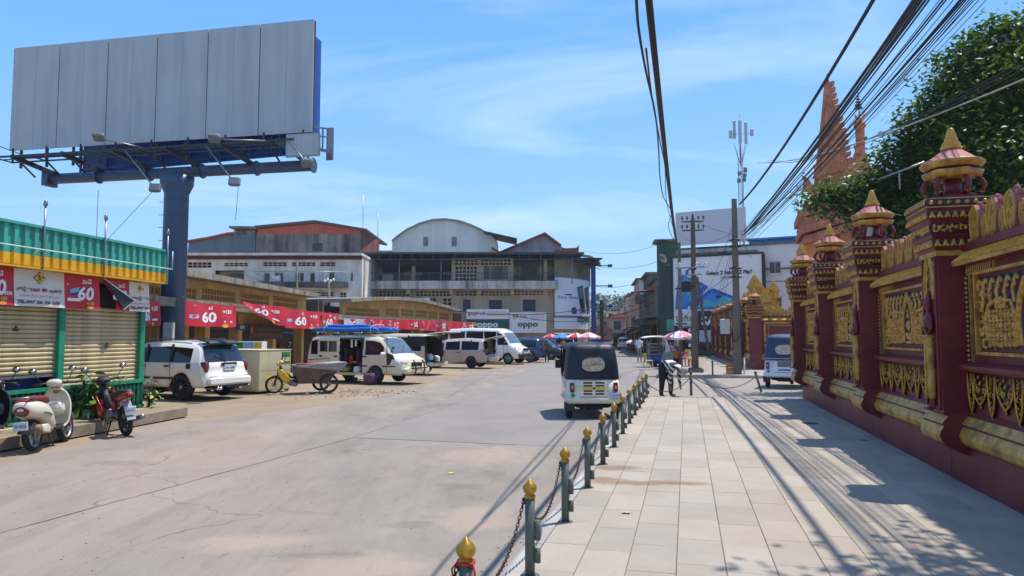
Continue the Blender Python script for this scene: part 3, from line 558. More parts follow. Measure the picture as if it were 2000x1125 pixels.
# ================================================================== BILLBOARD
m_bb = mat('bare_metal_panel',hx('#b2b4b6'),.5,0,var=.05,scale=.8,streak=('#7b828b',.35,2.0)); m_bblue = mat('blue_steel',hx('#164a9a'),.5,var=.15,scale=1.5); m_navy = mat('dark_navy_steel',hx('#3f5473'),.45,.0,var=.15,scale=1.2,streak=('#2f3d52',.5,1.5)); m_truss = mat('painted_steel',hx('#27303d'),.55,var=.2)
BY = 25.0; bb = thing('billboard','huge blank grey billboard on a single dark blue column','billboard',(P(338,600,BY).x,BY,0))
ox = bb.location.x
A0 = P(21,290,BY * 1.055); A1 = P(612,262,BY * .955); T0 = P(24,89,BY * 1.055); T1 = P(612,43,BY * .955)
A0.x = T0.x = (A0.x + T0.x) / 2; A1.x = T1.x = (A1.x + T1.x) / 2
zbot = (A0.z + A1.z) / 2; ztop = (T0.z + T1.z) / 2
o_ = Vector((ox,BY,0)); bdir = (A1 - A0); bdir.z = 0; LB = bdir.length; bdir.normalize(); bn = Vector((bdir.y,-bdir.x,0))   # bn towards the viewer
brz = math.atan2(bdir.y,bdir.x)
BF = Fac((A0.x,A0.y),brz); bl = BF.o - o_
def part(mb,name,m,parent=bb): return mb.build(name,m,parent,(bl.x,bl.y,0),(0,0,brz))
us = [22,114,209,305,404,506,612]; xs_ = [BF.at(u,170)[0] for u in us]; xs_[0] = 0; xs_[-1] = LB
for i in range(6):
    b = M(); xa_,xb_ = xs_[i] + .018,xs_[i + 1] - .018; xm = (xa_ + xb_) / 2
    b.bx(xa_,xm - .003,0,.05,zbot,ztop); b.bx(xm + .003,xb_,.002,.05,zbot,ztop); part(b,'panel',m_bb)
b = M(); b.bx(0,LB,.055,.13,zbot + .03,ztop - .03); part(b,'backing',m_truss)
# second face behind, blue, opening in a shallow V
bx0,bx1 = BF.at(160,270,2.1)[0],BF.at(626,160,1.2)[0]
def back(x,y0): return y0
b = M()
for (xa_,ya,xb_,yb) in ((bx0,2.2,bx1,1.0),):
    nseg = 7
    for i in range(nseg):
        t0,t1 = i / nseg,(i + 1) / nseg; p0 = (xa_ + (xb_ - xa_) * t0,ya + (yb - ya) * t0); p1 = (xa_ + (xb_ - xa_) * t1 - .03,ya + (yb - ya) * t1)
        b.add([(p0[0],p0[1],zbot - .45),(p1[0],p1[1],zbot - .45),(p1[0],p1[1],ztop - .35),(p0[0],p0[1],ztop - .35),(p0[0],p0[1] + .06,zbot - .45),(p1[0],p1[1] + .06,zbot - .45),(p1[0],p1[1] + .06,ztop - .35),(p0[0],p0[1] + .06,ztop - .35)],[(0,1,2,3),(5,4,7,6),(1,5,6,2),(4,0,3,7),(3,2,6,7),(4,5,1,0)])
part(b,'rear_panel',m_bblue)
b = M()
for k in range(6): z = zbot - .3 + k * (ztop - zbot) / 5.2; b.bar((bx0,2.12,z),(bx1,.92,z),.08,.08)
for i in range(9): t = i / 8; b.bar((bx0 + (bx1 - bx0) * t,2.1 - 1.2 * t,zbot - .45),(bx0 + (bx1 - bx0) * t,2.1 - 1.2 * t,ztop - .4),.07)
b.bx(bx1 - .03,bx1 + .03,.6,1.15,zbot - .35,ztop - .28); part(b,'rear_frame',m_bblue)
# column, head and cantilever
pr = .405; colz = P(338,348,BY).z
b = M(); b.lathe([(pr,0),(pr,colz - .6),(pr * 1.02,colz - .55),(pr * 1.35,colz - .25),(pr * 1.4,colz + .05)],(0,0,0),28)
pole = b.build('column',m_navy,bb)
for z in np.linspace(3.2,colz - .8,7): b = M(); b.lathe([(pr + .006,z),(pr + .006,z + .03)],(0,0,0),28); b.build('weld_ring',m_navy,pole)
b = M()
for z in np.arange(1.6,colz - .7,.45): b.tube([(-pr * .92,-pr * .2,z),(-pr - .14,-pr * .3,z)],.011,5)
b.build('step_iron',m_steel,pole)
b = M(); b.rbox((.1,-pr - .06,1.95),(.34,.18,.75),.02); b.build('meter_box',mat('pale_box',hx('#b9b7b0'),.6,var=.1),bb)
cz = zbot - .95
for f_ in ((100,350),(660,312)): pass
xp0,xp1 = BF.at(97,354,.9)[0],BF.at(612,318,.9)[0]; zc_ = BF.at(338,340,.9)[1] + .05
b = M(); b.tube([(xp0,.9,zc_),(xp1,.9,zc_)],.2,14)
for x in np.linspace(xp0,xp1,6): b.lathe([(.27,-.02),(.27,.02)],(x,.9,zc_),14,axis='x')
b.bx(xp0 - .1,xp0 + .1,.62,1.18,zc_ - .28,zc_ + .28); part(b,'main_beam',m_navy)
x_l,x_r = BF.at(-12,320,-.9)[0],BF.at(660,290,1.2)[0]; zw = zbot - .52
for x in np.linspace(xp0 + .3,xp1 - .3,6): b = M(); b.bar((x,.9,zc_ + .16),(x - .0,-1.05,zw - .02),.09,.16); part(b,'cross_beam',m_truss)
b = M(); b.bar((x_l,-1.0,zw),(x_r - .5,-1.0,zw),.06); b.bar((x_l,-.2,zw),(x_r,-.2,zw),.05); b.bar((x_l,-.6,zw + .005),(x_r - .3,-.6,zw + .005),.035)
b.bar((x_l,-1.0,zw + .5),(x_l + 1.4,-1.0,zw),.03)
for x in np.linspace(x_l + .05,x_r - .6,9): b.bar((x,-.2,zw),(x,-.2,zbot + .02),.05); b.bar((x,-1.0,zw),(x,-.2,zw),.04)
for x in np.linspace(.3,LB - .5,11): b.bar((x,.25,zc_ + .3),(x,.25,zbot + .4),.07); b.bar((x,.25,zw + .1),(x,.9,zc_ + .1),.05)
b.bar((0,.3,zbot - .2),(LB,.3,zbot - .2),.06); part(b,'catwalk',m_truss)
# end platform on the right with boards
b = M(); ex = LB - .1; ez = zbot - .15
for z in (zw,zw + .45,zw + .75): b.bar((ex,.2,z),(x_r + .1,.6,z),.045)
for t in (0,.5,1): b.bar((ex + (x_r + .1 - ex) * t,.2 + .4 * t,zw),(ex + (x_r + .1 - ex) * t,.2 + .4 * t,zw + .75),.045)
b.bx(x_r - .1,x_r + .15,.5,.56,zw - .35,zw + .78)
for k in range(4): b.bar((ex - .2,-.5 + k * .22,zw + .03),(x_r,-.3 + k * .22,zw - .1),.05)
part(b,'end_platform',m_steel)
q = BF.rect(559,261,625,306,-.95); b = M(); b.bx(q[0],q[1],-.98,-.92,q[2],q[3]); b.bx(q[0] + .04,q[1] - .04,-.985,-.975,q[2] + .05,q[3] - .04,1); tag(part(b,'panel',[m_steel,m_bb]),None,None)
for (u,v,back_u) in ((193,268,283),(418,270,520),(303,367,240),(458,355,398),(600,318,560)):    # flood lamps on stalks
    up = v < 300 or u == 600; yy = -2.0 if up else -1.7; x,z = BF.at(u,v,yy); xr_,zr_ = BF.at(back_u,v + (35 if v < 300 else -12),-1.0)
    b = M(); b.tube([(x,yy,z - .03),(xr_,-1.0,zw)],.025,6); st = part(b,'lamp_arm',m_steel)
    R = Euler((rad(50 if up else -20),0,rad(20))).to_matrix(); b = M(); b.rbox((x,yy,z),(.36,.16,.3),.04,0,R); b.box(Vector((x,yy,z)) + R @ Vector((0,.082,0)),(.28,.01,.22),1,R); part(b,'floodlight',[mat('lamp_housing',hx('#6a6f74'),.5),mat('lamp_glass',hx('#c9c5bb'),.2)])
b = M()
for a,c in (((192,372,0),(188,470,0)),((300,372,0),(208,470,0)),((466,358,0),(460,430,0))):
    x0_,z0_ = BF.at(a[0],a[1],-1.2); x1_,z1_ = BF.at(c[0],c[1],-1.2); b.tube([(x0_,-1.2,z0_),(x1_,-1.2,z1_)],.008,4)
part(b,'hanging_wire',m_black)
# ================================================================== BUILDINGS
m_ywall = mat('ochre_plaster',hx('#d9ab66'),.85,var=.1,scale=1.2,streak=('#7d6444',.55,1.6),grime=('#a07a48',.4,.8)); m_slabc = mat('mossy_slab',hx('#958b7b'),.95,var=.3,scale=2,streak=('#2e2b26',.7,2.5))
m_wwall = mat('stained_white_plaster',hx('#e9e0d4'),.85,var=.06,scale=.8,streak=('#8a8278',.5,.9),grime=('#9a938a',.5,.6)); m_bwall = mat('beige_plaster',hx('#cdb697'),.85,var=.1,scale=.8,streak=('#7a6d5e',.5,.8),grime=('#a08f7c',.5,.5))
m_grey = mat('blackened_concrete',hx('#7d776c'),.95,var=.2,scale=.6,streak=('#0f0f0e',1.0,.7),grime=('#2b2a27',.6,.35)); m_sheet = mat('blue_grey_sheet',hx('#5d6a77'),.6,var=.1,scale=.6,streak=('#333a42',.6,.6)); m_red_t = mat('red_roof_sheet',hx('#a8482f'),.7,var=.12,scale=.7,streak=('#6e2e20',.5,.8))
m_brick = mat('brick_face',hx('#8f5340'),.9,var=.25,scale=1.5,streak=('#3a2a24',.6,.6)); m_arch = mat('cream_sheet',hx('#f2e6d2'),.55,var=.04,scale=.6,streak=('#b5aa9c',.35,.7)); m_gril = mat('pale_vent_block',hx('#d6bda6'),.9,var=.12,scale=2); m_grily = mat('ochre_vent_block',hx('#cf9c57'),.9,var=.12,scale=2)
m_blued = mat('navy_shutter',hx('#2c3547'),.5,var=.15); m_greens = mat('green_shutter',hx('#1c4a3c'),.6,var=.15); m_rail = mat('blue_railing',hx('#39485e'),.6,var=.2); m_roofb = mat('dark_roof_sheet',hx('#3a4048'),.6,var=.2,streak=('#23262b',.5,1)); m_tile = mat('red_tile',hx('#9c3f30'),.8,var=.2,scale=4)
def vent(f,parent,holes,u0,v0,u1,v1,m=m_gril,nx=None,nz_=None,cell=.24,y=.06,t=.055):
    x0,x1,z0,z1 = f.rect(u0,v0,u1,v1); holes.append((x0,x1,z0,z1)); nx = nx or max(2,round((x1 - x0) / cell)); nz_ = nz_ or max(2,round((z1 - z0) / cell))
    lattice('vent_grille',x0,x1,z0,z1,nx,nz_,y,m,parent,t,.12)
# ------------------------------------------------------------------ market hall, first range (left), then the range beyond
def market(f,pL,xL,xR,vents,arch,label,up0,posts_x,zs=3.1,zt=4.12,depth=9.0):
    t = thing('market_hall',label,'market hall',f.o,f.rz,'ochre market halls'); pt = lambda b,n,m,**k: b.build(n,m,t,**k)
    holes = []
    for q in vents: vent(f2(f,.9),t,holes,*q,m=m_grily,cell=.27,y=.96)
    b = M(); xs = [o[:2] for o in holes]; xa,xb = up0
    holed(b,xa,xb,zs - .05,zt - .03,holes,.9,.2); pt(b,'wall',m_ywall)
    n = 14; b = M(); top = []
    for i in range(n + 1):
        x = xa - .25 + (xb - xa + .5) * i / n; a = i / n; top.append((x,zt - .03 + arch * math.sin(PI * a)))
    prof = [(x,z) for x,z in top] + [(x,z + .24) for x,z in reversed(top)]; b.poly(prof,.15,depth,plane='xz')
    if arch: 
        pr_ = [(xa,zt - .04),(xb,zt - .04)] + [(x,z - .002) for x,z in reversed(top)]; b.poly(pr_,.9,1.1,1)
    pt(b,'roof_slab',[m_slabc,m_ywall])
    b = M(); b.bx(xL,xR,-.35,1.2,zs - .22,zs - .02); b.bx(xL,xR,-.36,-.2,zs - .02,zs + .08); pt(b,'canopy_slab',m_slabc)
    b = M(); b.bx(xL,xR,1.0,1.15,2.45,zs - .225); pt(b,'lintel',m_ywall)
    for x in posts_x: b = M(); b.bx(x - .2,x + .2,.75,1.2,0,zs - .225); b.bx(x - .26,x + .26,.7,1.25,2.25,2.44); pt(b,'post',m_ywall)
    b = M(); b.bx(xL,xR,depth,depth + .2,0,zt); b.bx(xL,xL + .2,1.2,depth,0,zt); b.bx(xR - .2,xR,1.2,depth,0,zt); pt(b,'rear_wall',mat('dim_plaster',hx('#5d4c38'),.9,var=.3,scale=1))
    return t
class f2(Fac):
    def __init__(s,f,y): s.o = f.o; s.rz = f.rz; s.ax = f.ax; s.n = f.n; s.y = y
    def at(s,u,v,y=0.0): return Fac.at(s,u,v,s.y)
a1 = P(660,618,44.5); mk1 = Fac((a1.x,a1.y),rad(90 - 3.3))
mv = [(290,560,312,590),(352,562,383,583),(395,566,459,588),(470,574,525,596),(533,580,581,600)]
u2x = lambda f,u,y=0: f.at(u,640,y)[0]
mk = market(mk1,0,u2x(mk1,262) - 8,0,mv,0,'long ochre market hall with pierced vent walls behind the billboard column',(u2x(mk1,250,.9) - 2,u2x(mk1,597,.9)),[u2x(mk1,u,1) for u in (352,394,459,527,583,640)] + [u2x(mk1,300,1)],depth=10)
a2 = P(925,632,70.0); b2 = P(668,618,45.5); rz2 = math.atan2(a2.y - b2.y,a2.x - b2.x); mk2 = Fac((a2.x,a2.y),rz2)
mv2 = [(676,602,740,618),(753,602,778,617),(783,604,807,618),(811,606,834,620),(837,609,854,622),(858,611,876,624)]
market(mk2,0,u2x(mk2,662),0,mv2,.55,'farther ochre market hall with a low arched roof beside the phone shops',(u2x(mk2,668,.9),u2x(mk2,884,.9)),[u2x(mk2,u,1) for u in (672,720,770,815,855,890,915)],depth=5)
# goods and stalls in the shade of the hall
m_clut = [mat('clutter_' + n,c,.7,var=.35,scale=4) for n,c in (('red','#8e2b2b'),('blue','#2b4f7e'),('white','#a9a49a'),('brown','#5d4028'),('yellow','#b08c2c'),('green','#3d6a45'))]
def stall(f,u,w,i,y,label):
    x = u2x(f,u,y); t = thing('market_stall',label,'market stall',f.o + f.ax * x + f.n * y,f.rz,'stalls in the shade of the market hall')
    b = M(); b.bx(-w / 2,w / 2,0,.9,.72,.78); b.build('table',m_clut[3],t)
    for sx in (-1,1): b = M(); b.bx(sx * w / 2 - .04,sx * w / 2 + .04,0,.08,0,.72); b.build('leg',m_clut[3],t)
    for k in range(random.randint(4,6)):
        x_ = -w / 2 + w * (k + .5) / 6; h = random.uniform(.25,.9); b = M(); b.rbox((x_,.45,.78 + h / 2),(w / 7.5,.5,h),.04); b.build('goods',m_clut[(i + k) % 6],t)
    b = M(); b.bx(-w / 2 - .1,w / 2 + .1,-.15,1,2.05,2.1); b.build('awning',m_clut[(i * 2 + 1) % 6],t)
    for sx in (-1,1): b = M(); b.bx(sx * w / 2 - .02,sx * w / 2 + .02,.9,.94,.78,2.05); b.build('awning_pole',m_steel,t)
for i,(u,lab) in enumerate(((372,'stall with a low awning in the market just right of the billboard column'),(425,'stall stacked with boxes under the first large red banner'),(495,'dim stall behind the brown sign in the market hall'),(555,'stall piled with goods behind the cargo tricycle'),(630,'stall behind the roof of the tarpaulin van'))): stall(mk1,u,2.0,i,2.6,lab)
sg = Fac(tuple(mk1.o + mk1.n * .6)[:2],mk1.rz); q = sg.rect(487,636,552,662); b = M(); b.bx(q[0],q[1],0,.05,q[2],q[3])
o = tag(b.build('shop_sign',mat('brown_sign',hx('#4a2c26'),.6),None,sg.o,(0,0,sg.rz)),'dark brown coffee sign with a round emblem hung in the market hall arch','sign')
b = M(); fn = flat(-.008); h = q[3] - q[2]; shape_on(b,ell(q[0] + h * .42,q[3] - h * .32,h * .26,h * .26,16),fn,1)
text_on(b,'ហាងកាហ្វេ តែបៃតង',(q[0] + q[1]) / 2 + h * .3,q[3] - h * .3,h * .2,fn,0,w=(q[1] - q[0]) * .62); text_on(b,'ភោជនីយដ្ឋាន ២ ថ្មី',(q[0] + q[1]) / 2,q[2] + h * .35,h * .16,fn,0,w=(q[1] - q[0]) * .8); b.build('lettering',[mat('tan_print',hx('#a98a72'),.6),mat('copper_print',hx('#b5603a'),.6)],o)
q = sg.rect(467,633,487,645); b = M(); b.bx(q[0],q[1],.1,.14,q[2],q[3]); o = tag(b.build('shop_sign',mat('blue_sign',hx('#24507e'),.6),None,sg.o,(0,0,sg.rz)),'small blue and white sign left of the brown coffee sign','sign'); b = M(); text_on(b,'ams',(q[0] + q[1]) / 2,(q[2] + q[3]) / 2,(q[3] - q[2]) * .55,flat(.09),0,bold=True,shear=.2); b.build('lettering',m_white,o)
# red banners tied along the canopy edge
def mbanner(f,u0,u1,v0,v1,label,style,y=-.45,seed=0,hang=None,cat='banner'):
    x0,z1 = f.at(u0,v0,y); x1,_ = f.at(u1,v1,y); um = (u0 + u1) / 2; _,z0 = f.at(um,v1 + 0,y); _,z1 = f.at(um,v0,y)
    base = wave(x0,x1,z0,z1,y,.05,.07,seed,.05,max(1.5,(x1 - x0) * .45))
    fnc = base if hang is None else (lambda a,c: hang(base,a,c))
    o,fn = sheet('banner',x0,x1,z0,z1,fnc,m_red,None,label,cat,'red promotional banners',(34,10),f.o,f.rz); b = M(); w,h = x1 - x0,z1 - z0
    if style == '60':
        text_on(b,'60',x0 + w * .42,z0 + h * .40,h * .48,fn,0,bold=True,w=w * .30,shear=.1); text_on(b,'សេះ',x0 + w * .46,z0 + h * .80,h * .15,fn,0,bold=True); text_on(b,'+150',x0 + w * .78,z0 + h * .70,h * .19,fn,0,bold=True,w=w * .2); text_on(b,'+',x0 + w * .68,z0 + h * .70,h * .16,lambda a,c: fn(a,c,.02),2,bold=True)
        text_on(b,'ឆ្នាំ-២៤',x0 + w * .78,z0 + h * .47,h * .10,fn,8,w=w * .26); shape_on(b,rect(x0 + w * .70,x0 + w * .88,z0 + h * .2,z0 + h * .28),fn,0); shape_on(b,ell(x0 + w * .72,z0 + h * .06,w * .06,h * .09,12),fn,3); text_on(b,'សាខាថ្មី',x0 + w * .15,z0 + h * .86,h * .07,fn,0)
        shape_on(b,[(x0 + w * .05,z0 + h * .3),(x0 + w * .2,z0 + h * .34),(x0 + w * .21,z0 + h * .5),(x0 + w * .06,z0 + h * .46)],fn,5)
    elif style == '5g':
        r_ = random.Random(seed)
        for k in range(max(3,int(w / 1.1))):
            cx = x0 + w * (k + .5) / max(3,int(w / 1.1)); c_ = [(cx - .45,z0 + h * .1),(cx + .05,z0 + h * .05),(cx + .5,z0 + h * r_.uniform(.6,.95)),(cx + .1,z0 + h * .95)]
            if r_.random() < .62: shape_on(b,c_,fn,r_.choice([9,9,0,10,8])); shape_on(b,ell(cx + .1,z0 + h * .5,.16,h * .3,9),lambda a,c: fn(a,c,.02),r_.choice([10,7,0,1]))
        text_on(b,'5G',x0 + w * .86,z0 + h * .5,h * .5,lambda a,c: fn(a,c,.028),0,bold=True); text_on(b,'ថ្មី ៥ជី',x0 + w * .64,z0 + h * .5,h * .22,lambda a,c: fn(a,c,.028),0,bold=True)
    elif style == 'g':
        shape_on(b,rect(x0 + .02,x1 - .02,z0 + h * .03,z0 + h * .97),fn,9); text_on(b,'5G',x0 + w * .35,z0 + h * .5,h * .62,lambda a,c: fn(a,c,.02),0,bold=True,shear=.2)
        for k in range(4): shape_on(b,[(x0 + w * (.2 + .2 * k),z0 + h * .1),(x0 + w * (.3 + .2 * k),z0 + h * .1),(x0 + w * (.42 + .19 * k),z0 + h * .9),(x0 + w * (.36 + .19 * k),z0 + h * .9)],lambda a,c: fn(a,c,.016 + .002 * k),(10,1,5,7)[k])
    b.build('lettering',PM,o); return o
mbanner(mk1,268,309,584,634,'red banner with large white numerals half hidden left of the billboard column','60',seed=1)
mbanner(mk1,362,461,591,637,'red 60 banner just right of the billboard column, creased at its left end','60',seed=2)
def slip(base,a,c):
    p = base(a,c); k = max(0,1 - a * 1.15); return (p[0],p[1] - .1 * k,p[2] + (1 - c) * .75 * k * 1.0 - .12 * a * 0)
mbanner(mk1,468,553,593,634,'red banner with its left half gathered up and twisted, above the brown sign','60',seed=3,hang=slip)
mbanner(mk1,554,626,604,641,'red 60 banner hanging above the rear of the tarpaulin van','60',seed=4)
mbanner(mk1,628,660,609,642,'short red 60 banner at the corner of the first market hall','60',seed=5)
mbanner(mk2,671,713,622,644,'lilac and white phone banner at the left end of the far market hall','g',seed=6)
mbanner(mk2,714,782,622,645,'long red 5G banner on the far market hall','5g',seed=7)
mbanner(mk2,784,815,623,643,'lilac and red banner left of the middle of the far market hall','5g',seed=8)
mbanner(mk2,818,872,625,646,'red and white 5G banner above the white hatch van','5g',seed=9)
mbanner(mk2,873,925,628,647,'red and lilac 5G banner at the right end of the far market hall','5g',seed=10)
# ------------------------------------------------------------------ white three storey block (left)
WY = 72.0; wb = Fac((P(706,600,WY).x,WY),0.0)
t = thing('apartment_block','stained white block with shuttered upper windows behind the first market hall','building',wb.o,0)
holes = []; R_ = wb.rect
for q in ((366,512,413,523),(438,513,484,520),(514,512,560,520),(570,512,616,520),(625,512,655,520),(610,570,652,579),(664,571,676,583),(252,512,300,523)): vent(wb,t,holes,*q,cell=.45)
x0,x1,z0,z1 = R_(419,528,477,552); holes.append((x0,x1,z0,z1)); b = M(); b.bx(x0,x1,1.2,1.3,z0,z1); b.build('balcony_wall',m_bwall,t); lattice('vent_grille',*R_(440,534,477,552),8,5,1.05,m_sheet,t,.08)
for q,gm,ml in (((371,533,389,546),m_greens,1),((398,533,409,546),m_glass2,0),((515,532,527,558),m_glass,0),((535,532,553,554),m_glass,1),((575,532,594,550),m_blued,1),((605,532,616,554),m_greens,0),((642,532,653,556),m_greens,0),((684,531,690,550),m_glass,0),((589,588,605,602),m_glass2,1),((622,590,640,606),m_glass,0)):
    x0,x1,z0,z1 = R_(*q); holes.append((x0,x1,z0,z1)); window(x0,x1,z0,z1,t,m_wwall,gm,.1,ml,0,.07)
b = M(); xl = R_(200,500,300,520)[0]; zt = wb.at(600,500)[1]; holed(b,xl,0,0,zt,holes,0,.3); b.bx(-.3,0,.3,12,0,zt + .3); b.bx(xl,xl + .3,.3,12,0,zt); b.bx(xl,0,12,12.3,0,zt); b.build('wall',m_wwall,t)
b = M(); b.bx(xl,.1,-.9,12.5,zt + .001,zt + .22,0); b.bx(xl,.05,-.2,-.05,zt - .35,zt,1); b.build('roof',[m_wwall,mat('maroon_fascia',hx('#5a2622'),.8)],t)
x0,x1,z0,z1 = R_(505,552,680,562); b = M(); b.bx(x0,x1,-1.4,-.002,z0,z1); b.build('balcony_slab',m_grey,t)
b = M(); zr = z1 + 1.0; b.tube([(x0,-1.35,zr),(x1,-1.35,zr)],.03,5)
for x in np.linspace(x0,x1,22): b.tube([(x,-1.35,z1),(x,-1.35,zr)],.015,4)
b.build('railing',m_steel,t)
x0,x1,z0,z1 = R_(534,538,549,545); b = M(); b.rbox(((x0 + x1) / 2,-.3,z0),(.9,.35,.6),.05); b.build('air_conditioner',m_white,t)
for u in (581.5,):
    x0,z0 = wb.at(u,565); x1,z1 = wb.at(u,508)
b = M(); b.tube([(wb.at(695,500,.2)[0] + 1.0,-.6,0),(wb.at(695,500)[0] + 1.0,-.6,zt - .2)],.06,6); b.build('downpipe',m_grey,t)
# ------------------------------------------------------------------ blackened warehouse with red gable, behind
BYk = 88.0; wk = Fac((P(738,470,BYk).x,BYk),0.0); R_ = wk.rect
t = thing('warehouse','blackened concrete warehouse with a low red gable behind the white block','building',wk.o,0); pts = lambda L_: [wk.at(u,v) for u,v in L_]
holes = []; x0,x1,z0,z1 = R_(610,475,630,491); holes.append((x0,x1,z0,z1)); window(x0,x1,z0,z1,t,m_black,m_glass,.1,1)
zb = 0; xa,xb = wk.at(500,480)[0],wk.at(704,480)[0]; zt = wk.at(600,457)[1]
b = M(); holed(b,xa,xb,zb,zt,holes,0,.3); b.build('wall',m_grey,t)
b = M(); b.poly([(xa,zt),(xb,zt),*pts([(704,449),(617,437),(505,448)])],.02,.3); b.build('gable',m_red_t,t)
b = M(); g = pts([(500,446),(617,435),(718,452)]); q = [*g,*[(x,z + .25) for x,z in reversed(g)]]; b.poly(q,-.6,14); b.build('roof',mat('rusty_eaves',hx('#54403a'),.8,var=.2),t)
b = M(); q = pts([(456,497),(498,497),(498,450),(456,450)]); b.poly(q,.1,6); b.build('stair_tower',m_grey,t)
x0,x1,z0,z1 = R_(457,460,497,494); lattice('vent_grille',x0,x1,z0,z1,9,8,-.02,m_sheet,t,.14,.12)
b = M(); q = pts([(452,447),(506,448),(506,444),(452,443)]); b.poly(q,-.8,7); b.build('roof',m_grey,t)
b = M(); q = pts([(355,497),(456,497),(456,455),(440,455),(402,463),(358,471)]); b.poly(q,1.5,12); b.build('shed_wall',m_sheet,t)
b = M(); q = pts([(355,471),(402,463),(440,454.5),(460,454)]); q2 = [(x,z + .18) for x,z in reversed(q)]; b.poly(q + q2,.8,12); b.build('roof',m_red_t,t)
b = M(); x1_,z1_ = wk.at(704,449); x2_,z2_ = wk.at(741,470,7); b.add([(x1_,0,0),(x2_,7,0),(x2_,7,z2_),(x1_,0,zt)],[(0,1,2,3)]); b.build('brick_side',m_brick,t)
for u in (708,737):
    x,z = wk.at(u,380 if u == 708 else 415); b = M(); b.tube([(x,.5,12),(x,.5,z)],.035,5); b.build('mast',m_steel,t)
x,z = wk.at(527,437); b = M(); b.tube([(x,3,z - 1),(x,3,z)],.1,6); b.build('mast',m_steel,t)
# ------------------------------------------------------------------ central beige block with upper gallery
CY = 78.0; cb_ = Fac((P(715,600,CY).x,CY),0.0); R_ = cb_.rect; at = cb_.at
t = thing('gallery_block','three storey beige block with an open upper gallery above the oppo signs','building',cb_.o,0)
xr = at(1088,600)[0]; zl0,zl1 = at(900,566)[1],at(900,556)[1]; ztop = at(900,499)[1]; zg = at(900,566)[1]
holes = []
for q in ((732,568,800,579),(812,568,880,579),(890,568,931,578),(939,568,997,578),(1003,567,1062,577),(1070,568,1083,577),(838,582,852,600),(865,582,882,604)): vent(cb_,t,holes,*q,cell=.42,t=.09)
for q in ((904,585,919,609),(955,586,980,608),(1021,585,1046,608)):
    x0,x1,z0,z1 = R_(*q); holes.append((x0,x1,z0,z1)); window(x0,x1,z0,z1,t,m_blued,m_blued,.1,1)
b = M(); holed(b,0,xr,0,zl0,holes,0,.3); b.bx(0,.3,.3,16,0,ztop - .3); b.bx(0,xr,15.7,16,0,ztop - .3); b.build('wall',m_bwall,t)
b = M(); b.bx(-1.2,xr,-1.6,16,zl0,zl1); b.bx(-1.2,xr,-1.62,-1.4,zl1,zl1 + .3); b.build('gallery_slab',mat('weathered_ledge',hx('#c9bfb2'),.9,var=.2,streak=('#2c2a26',.85,.8)),t)
for u in (800,882,937,1000): x = at(u,567)[0]; b = M(); b.bx(x - .2,x + .2,-.9,-.002,zl0 - .5,zl0 - .002); b.build('corbel',m_bwall,t)
holes = []
vent(cb_,t,holes,889,520,932,549,cell=.42,t=.1,y=0.06); vent(cb_,t,holes,888,507,934,518,cell=.42,t=.1); vent(cb_,t,holes,939,506,998,518,cell=.42,t=.1)
b = M(); xa,xb = at(882,530)[0],at(1003,530)[0]; holed(b,xa,xb,zl1,ztop - .3,holes,-.05,.3); b.build('upper_wall',m_bwall,t)
b = M(); xm0,xm1 = at(945,530)[0],at(992,530)[0]; zz = at(960,520)[1]; b.bx(xm0,xm1,-.09,-.06,zl1 + .6,zz); b.build('rendered_panel',m_grey,t)
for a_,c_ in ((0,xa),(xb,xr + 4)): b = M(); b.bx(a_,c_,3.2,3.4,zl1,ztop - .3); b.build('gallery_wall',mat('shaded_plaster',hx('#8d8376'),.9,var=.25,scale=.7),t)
for u0,v0,u1,v1,m in ((746,536,768,554,m_white),(820,533,835,554,m_blued),(730,532,742,556,m_blued)):
    x0,x1,z0,z1 = R_(u0,v0,u1,v1,3.1); b = M(); b.bx(x0,x1,3.05,3.19,zl1,z1); b.build('door',m,t)
for u0,u1 in ((729,747),(790,805),(808,824),(867,884),(1003,1018),(1050,1063),(1066,1081)):
    x0,x1,z0,z1 = R_(u0,522,u1,536,2.9); lattice('vent_grille',x0,x1,z0,z1,4,4,2.85,m_gril,t,.1)
x0,x1,z0,z1 = R_(843,529,883,552,3); lattice('vent_grille',x0,x1,z0,z1,9,6,2.95,m_roofb,t,.1)
for u in (727,806,1066): x = at(u,530)[0]; b = M(); b.bx(x - .2,x + .2,.5,.9,zl1,ztop - .3); b.build('pillar',m_bwall,t)
for u in (784,864,958,1055,1115): x = at(u,530)[0]; b = M(); b.tube([(x,-1.5,zl1),(x,-1.5,ztop - .1)],.05,6); b.build('pole',m_steel,t)
b = M(); xq0,xq1 = at(706,500)[0],at(1137,500)[0]; b.bx(xq0,xq1,-2.2,6,ztop,ztop + .12); b.bx(xq0,xq1,-2.2,-2.1,ztop - .1,ztop + .002)
b.bx(xq0,xq1,-2.0,-1.9,ztop - .7,ztop - .6)
for x in np.arange(xq0,xq1,1.15): b.bx(x - .04,x + .04,-2.0,-1.92,ztop - .6,ztop - .1)
b.add([(xq0 + 2,-1.6,ztop - .75),(xa,-1.6,ztop - .75),(xa,3.2,ztop - 1.6),(xq0 + 2,3.2,ztop - 1.6)],[(0,1,2,3)]); b.bx(0,xr + 5,-.5,16,ztop - .32,ztop - .3); b.build('roof',m_roofb,t)
b = M(); zr = zl1 + 1.15; b.tube([(-1.1,-1.5,zr),(xr,-1.5,zr)],.04,5); b.tube([(-1.1,-1.5,zl1 + .35),(xr,-1.5,zl1 + .35)],.025,5)
for x in np.arange(-1.1,xr,.28): b.tube([(x,-1.5,zl1 + .3),(x,-1.5,zr)],.018,3,caps=False)
b.build('railing',m_rail,t)
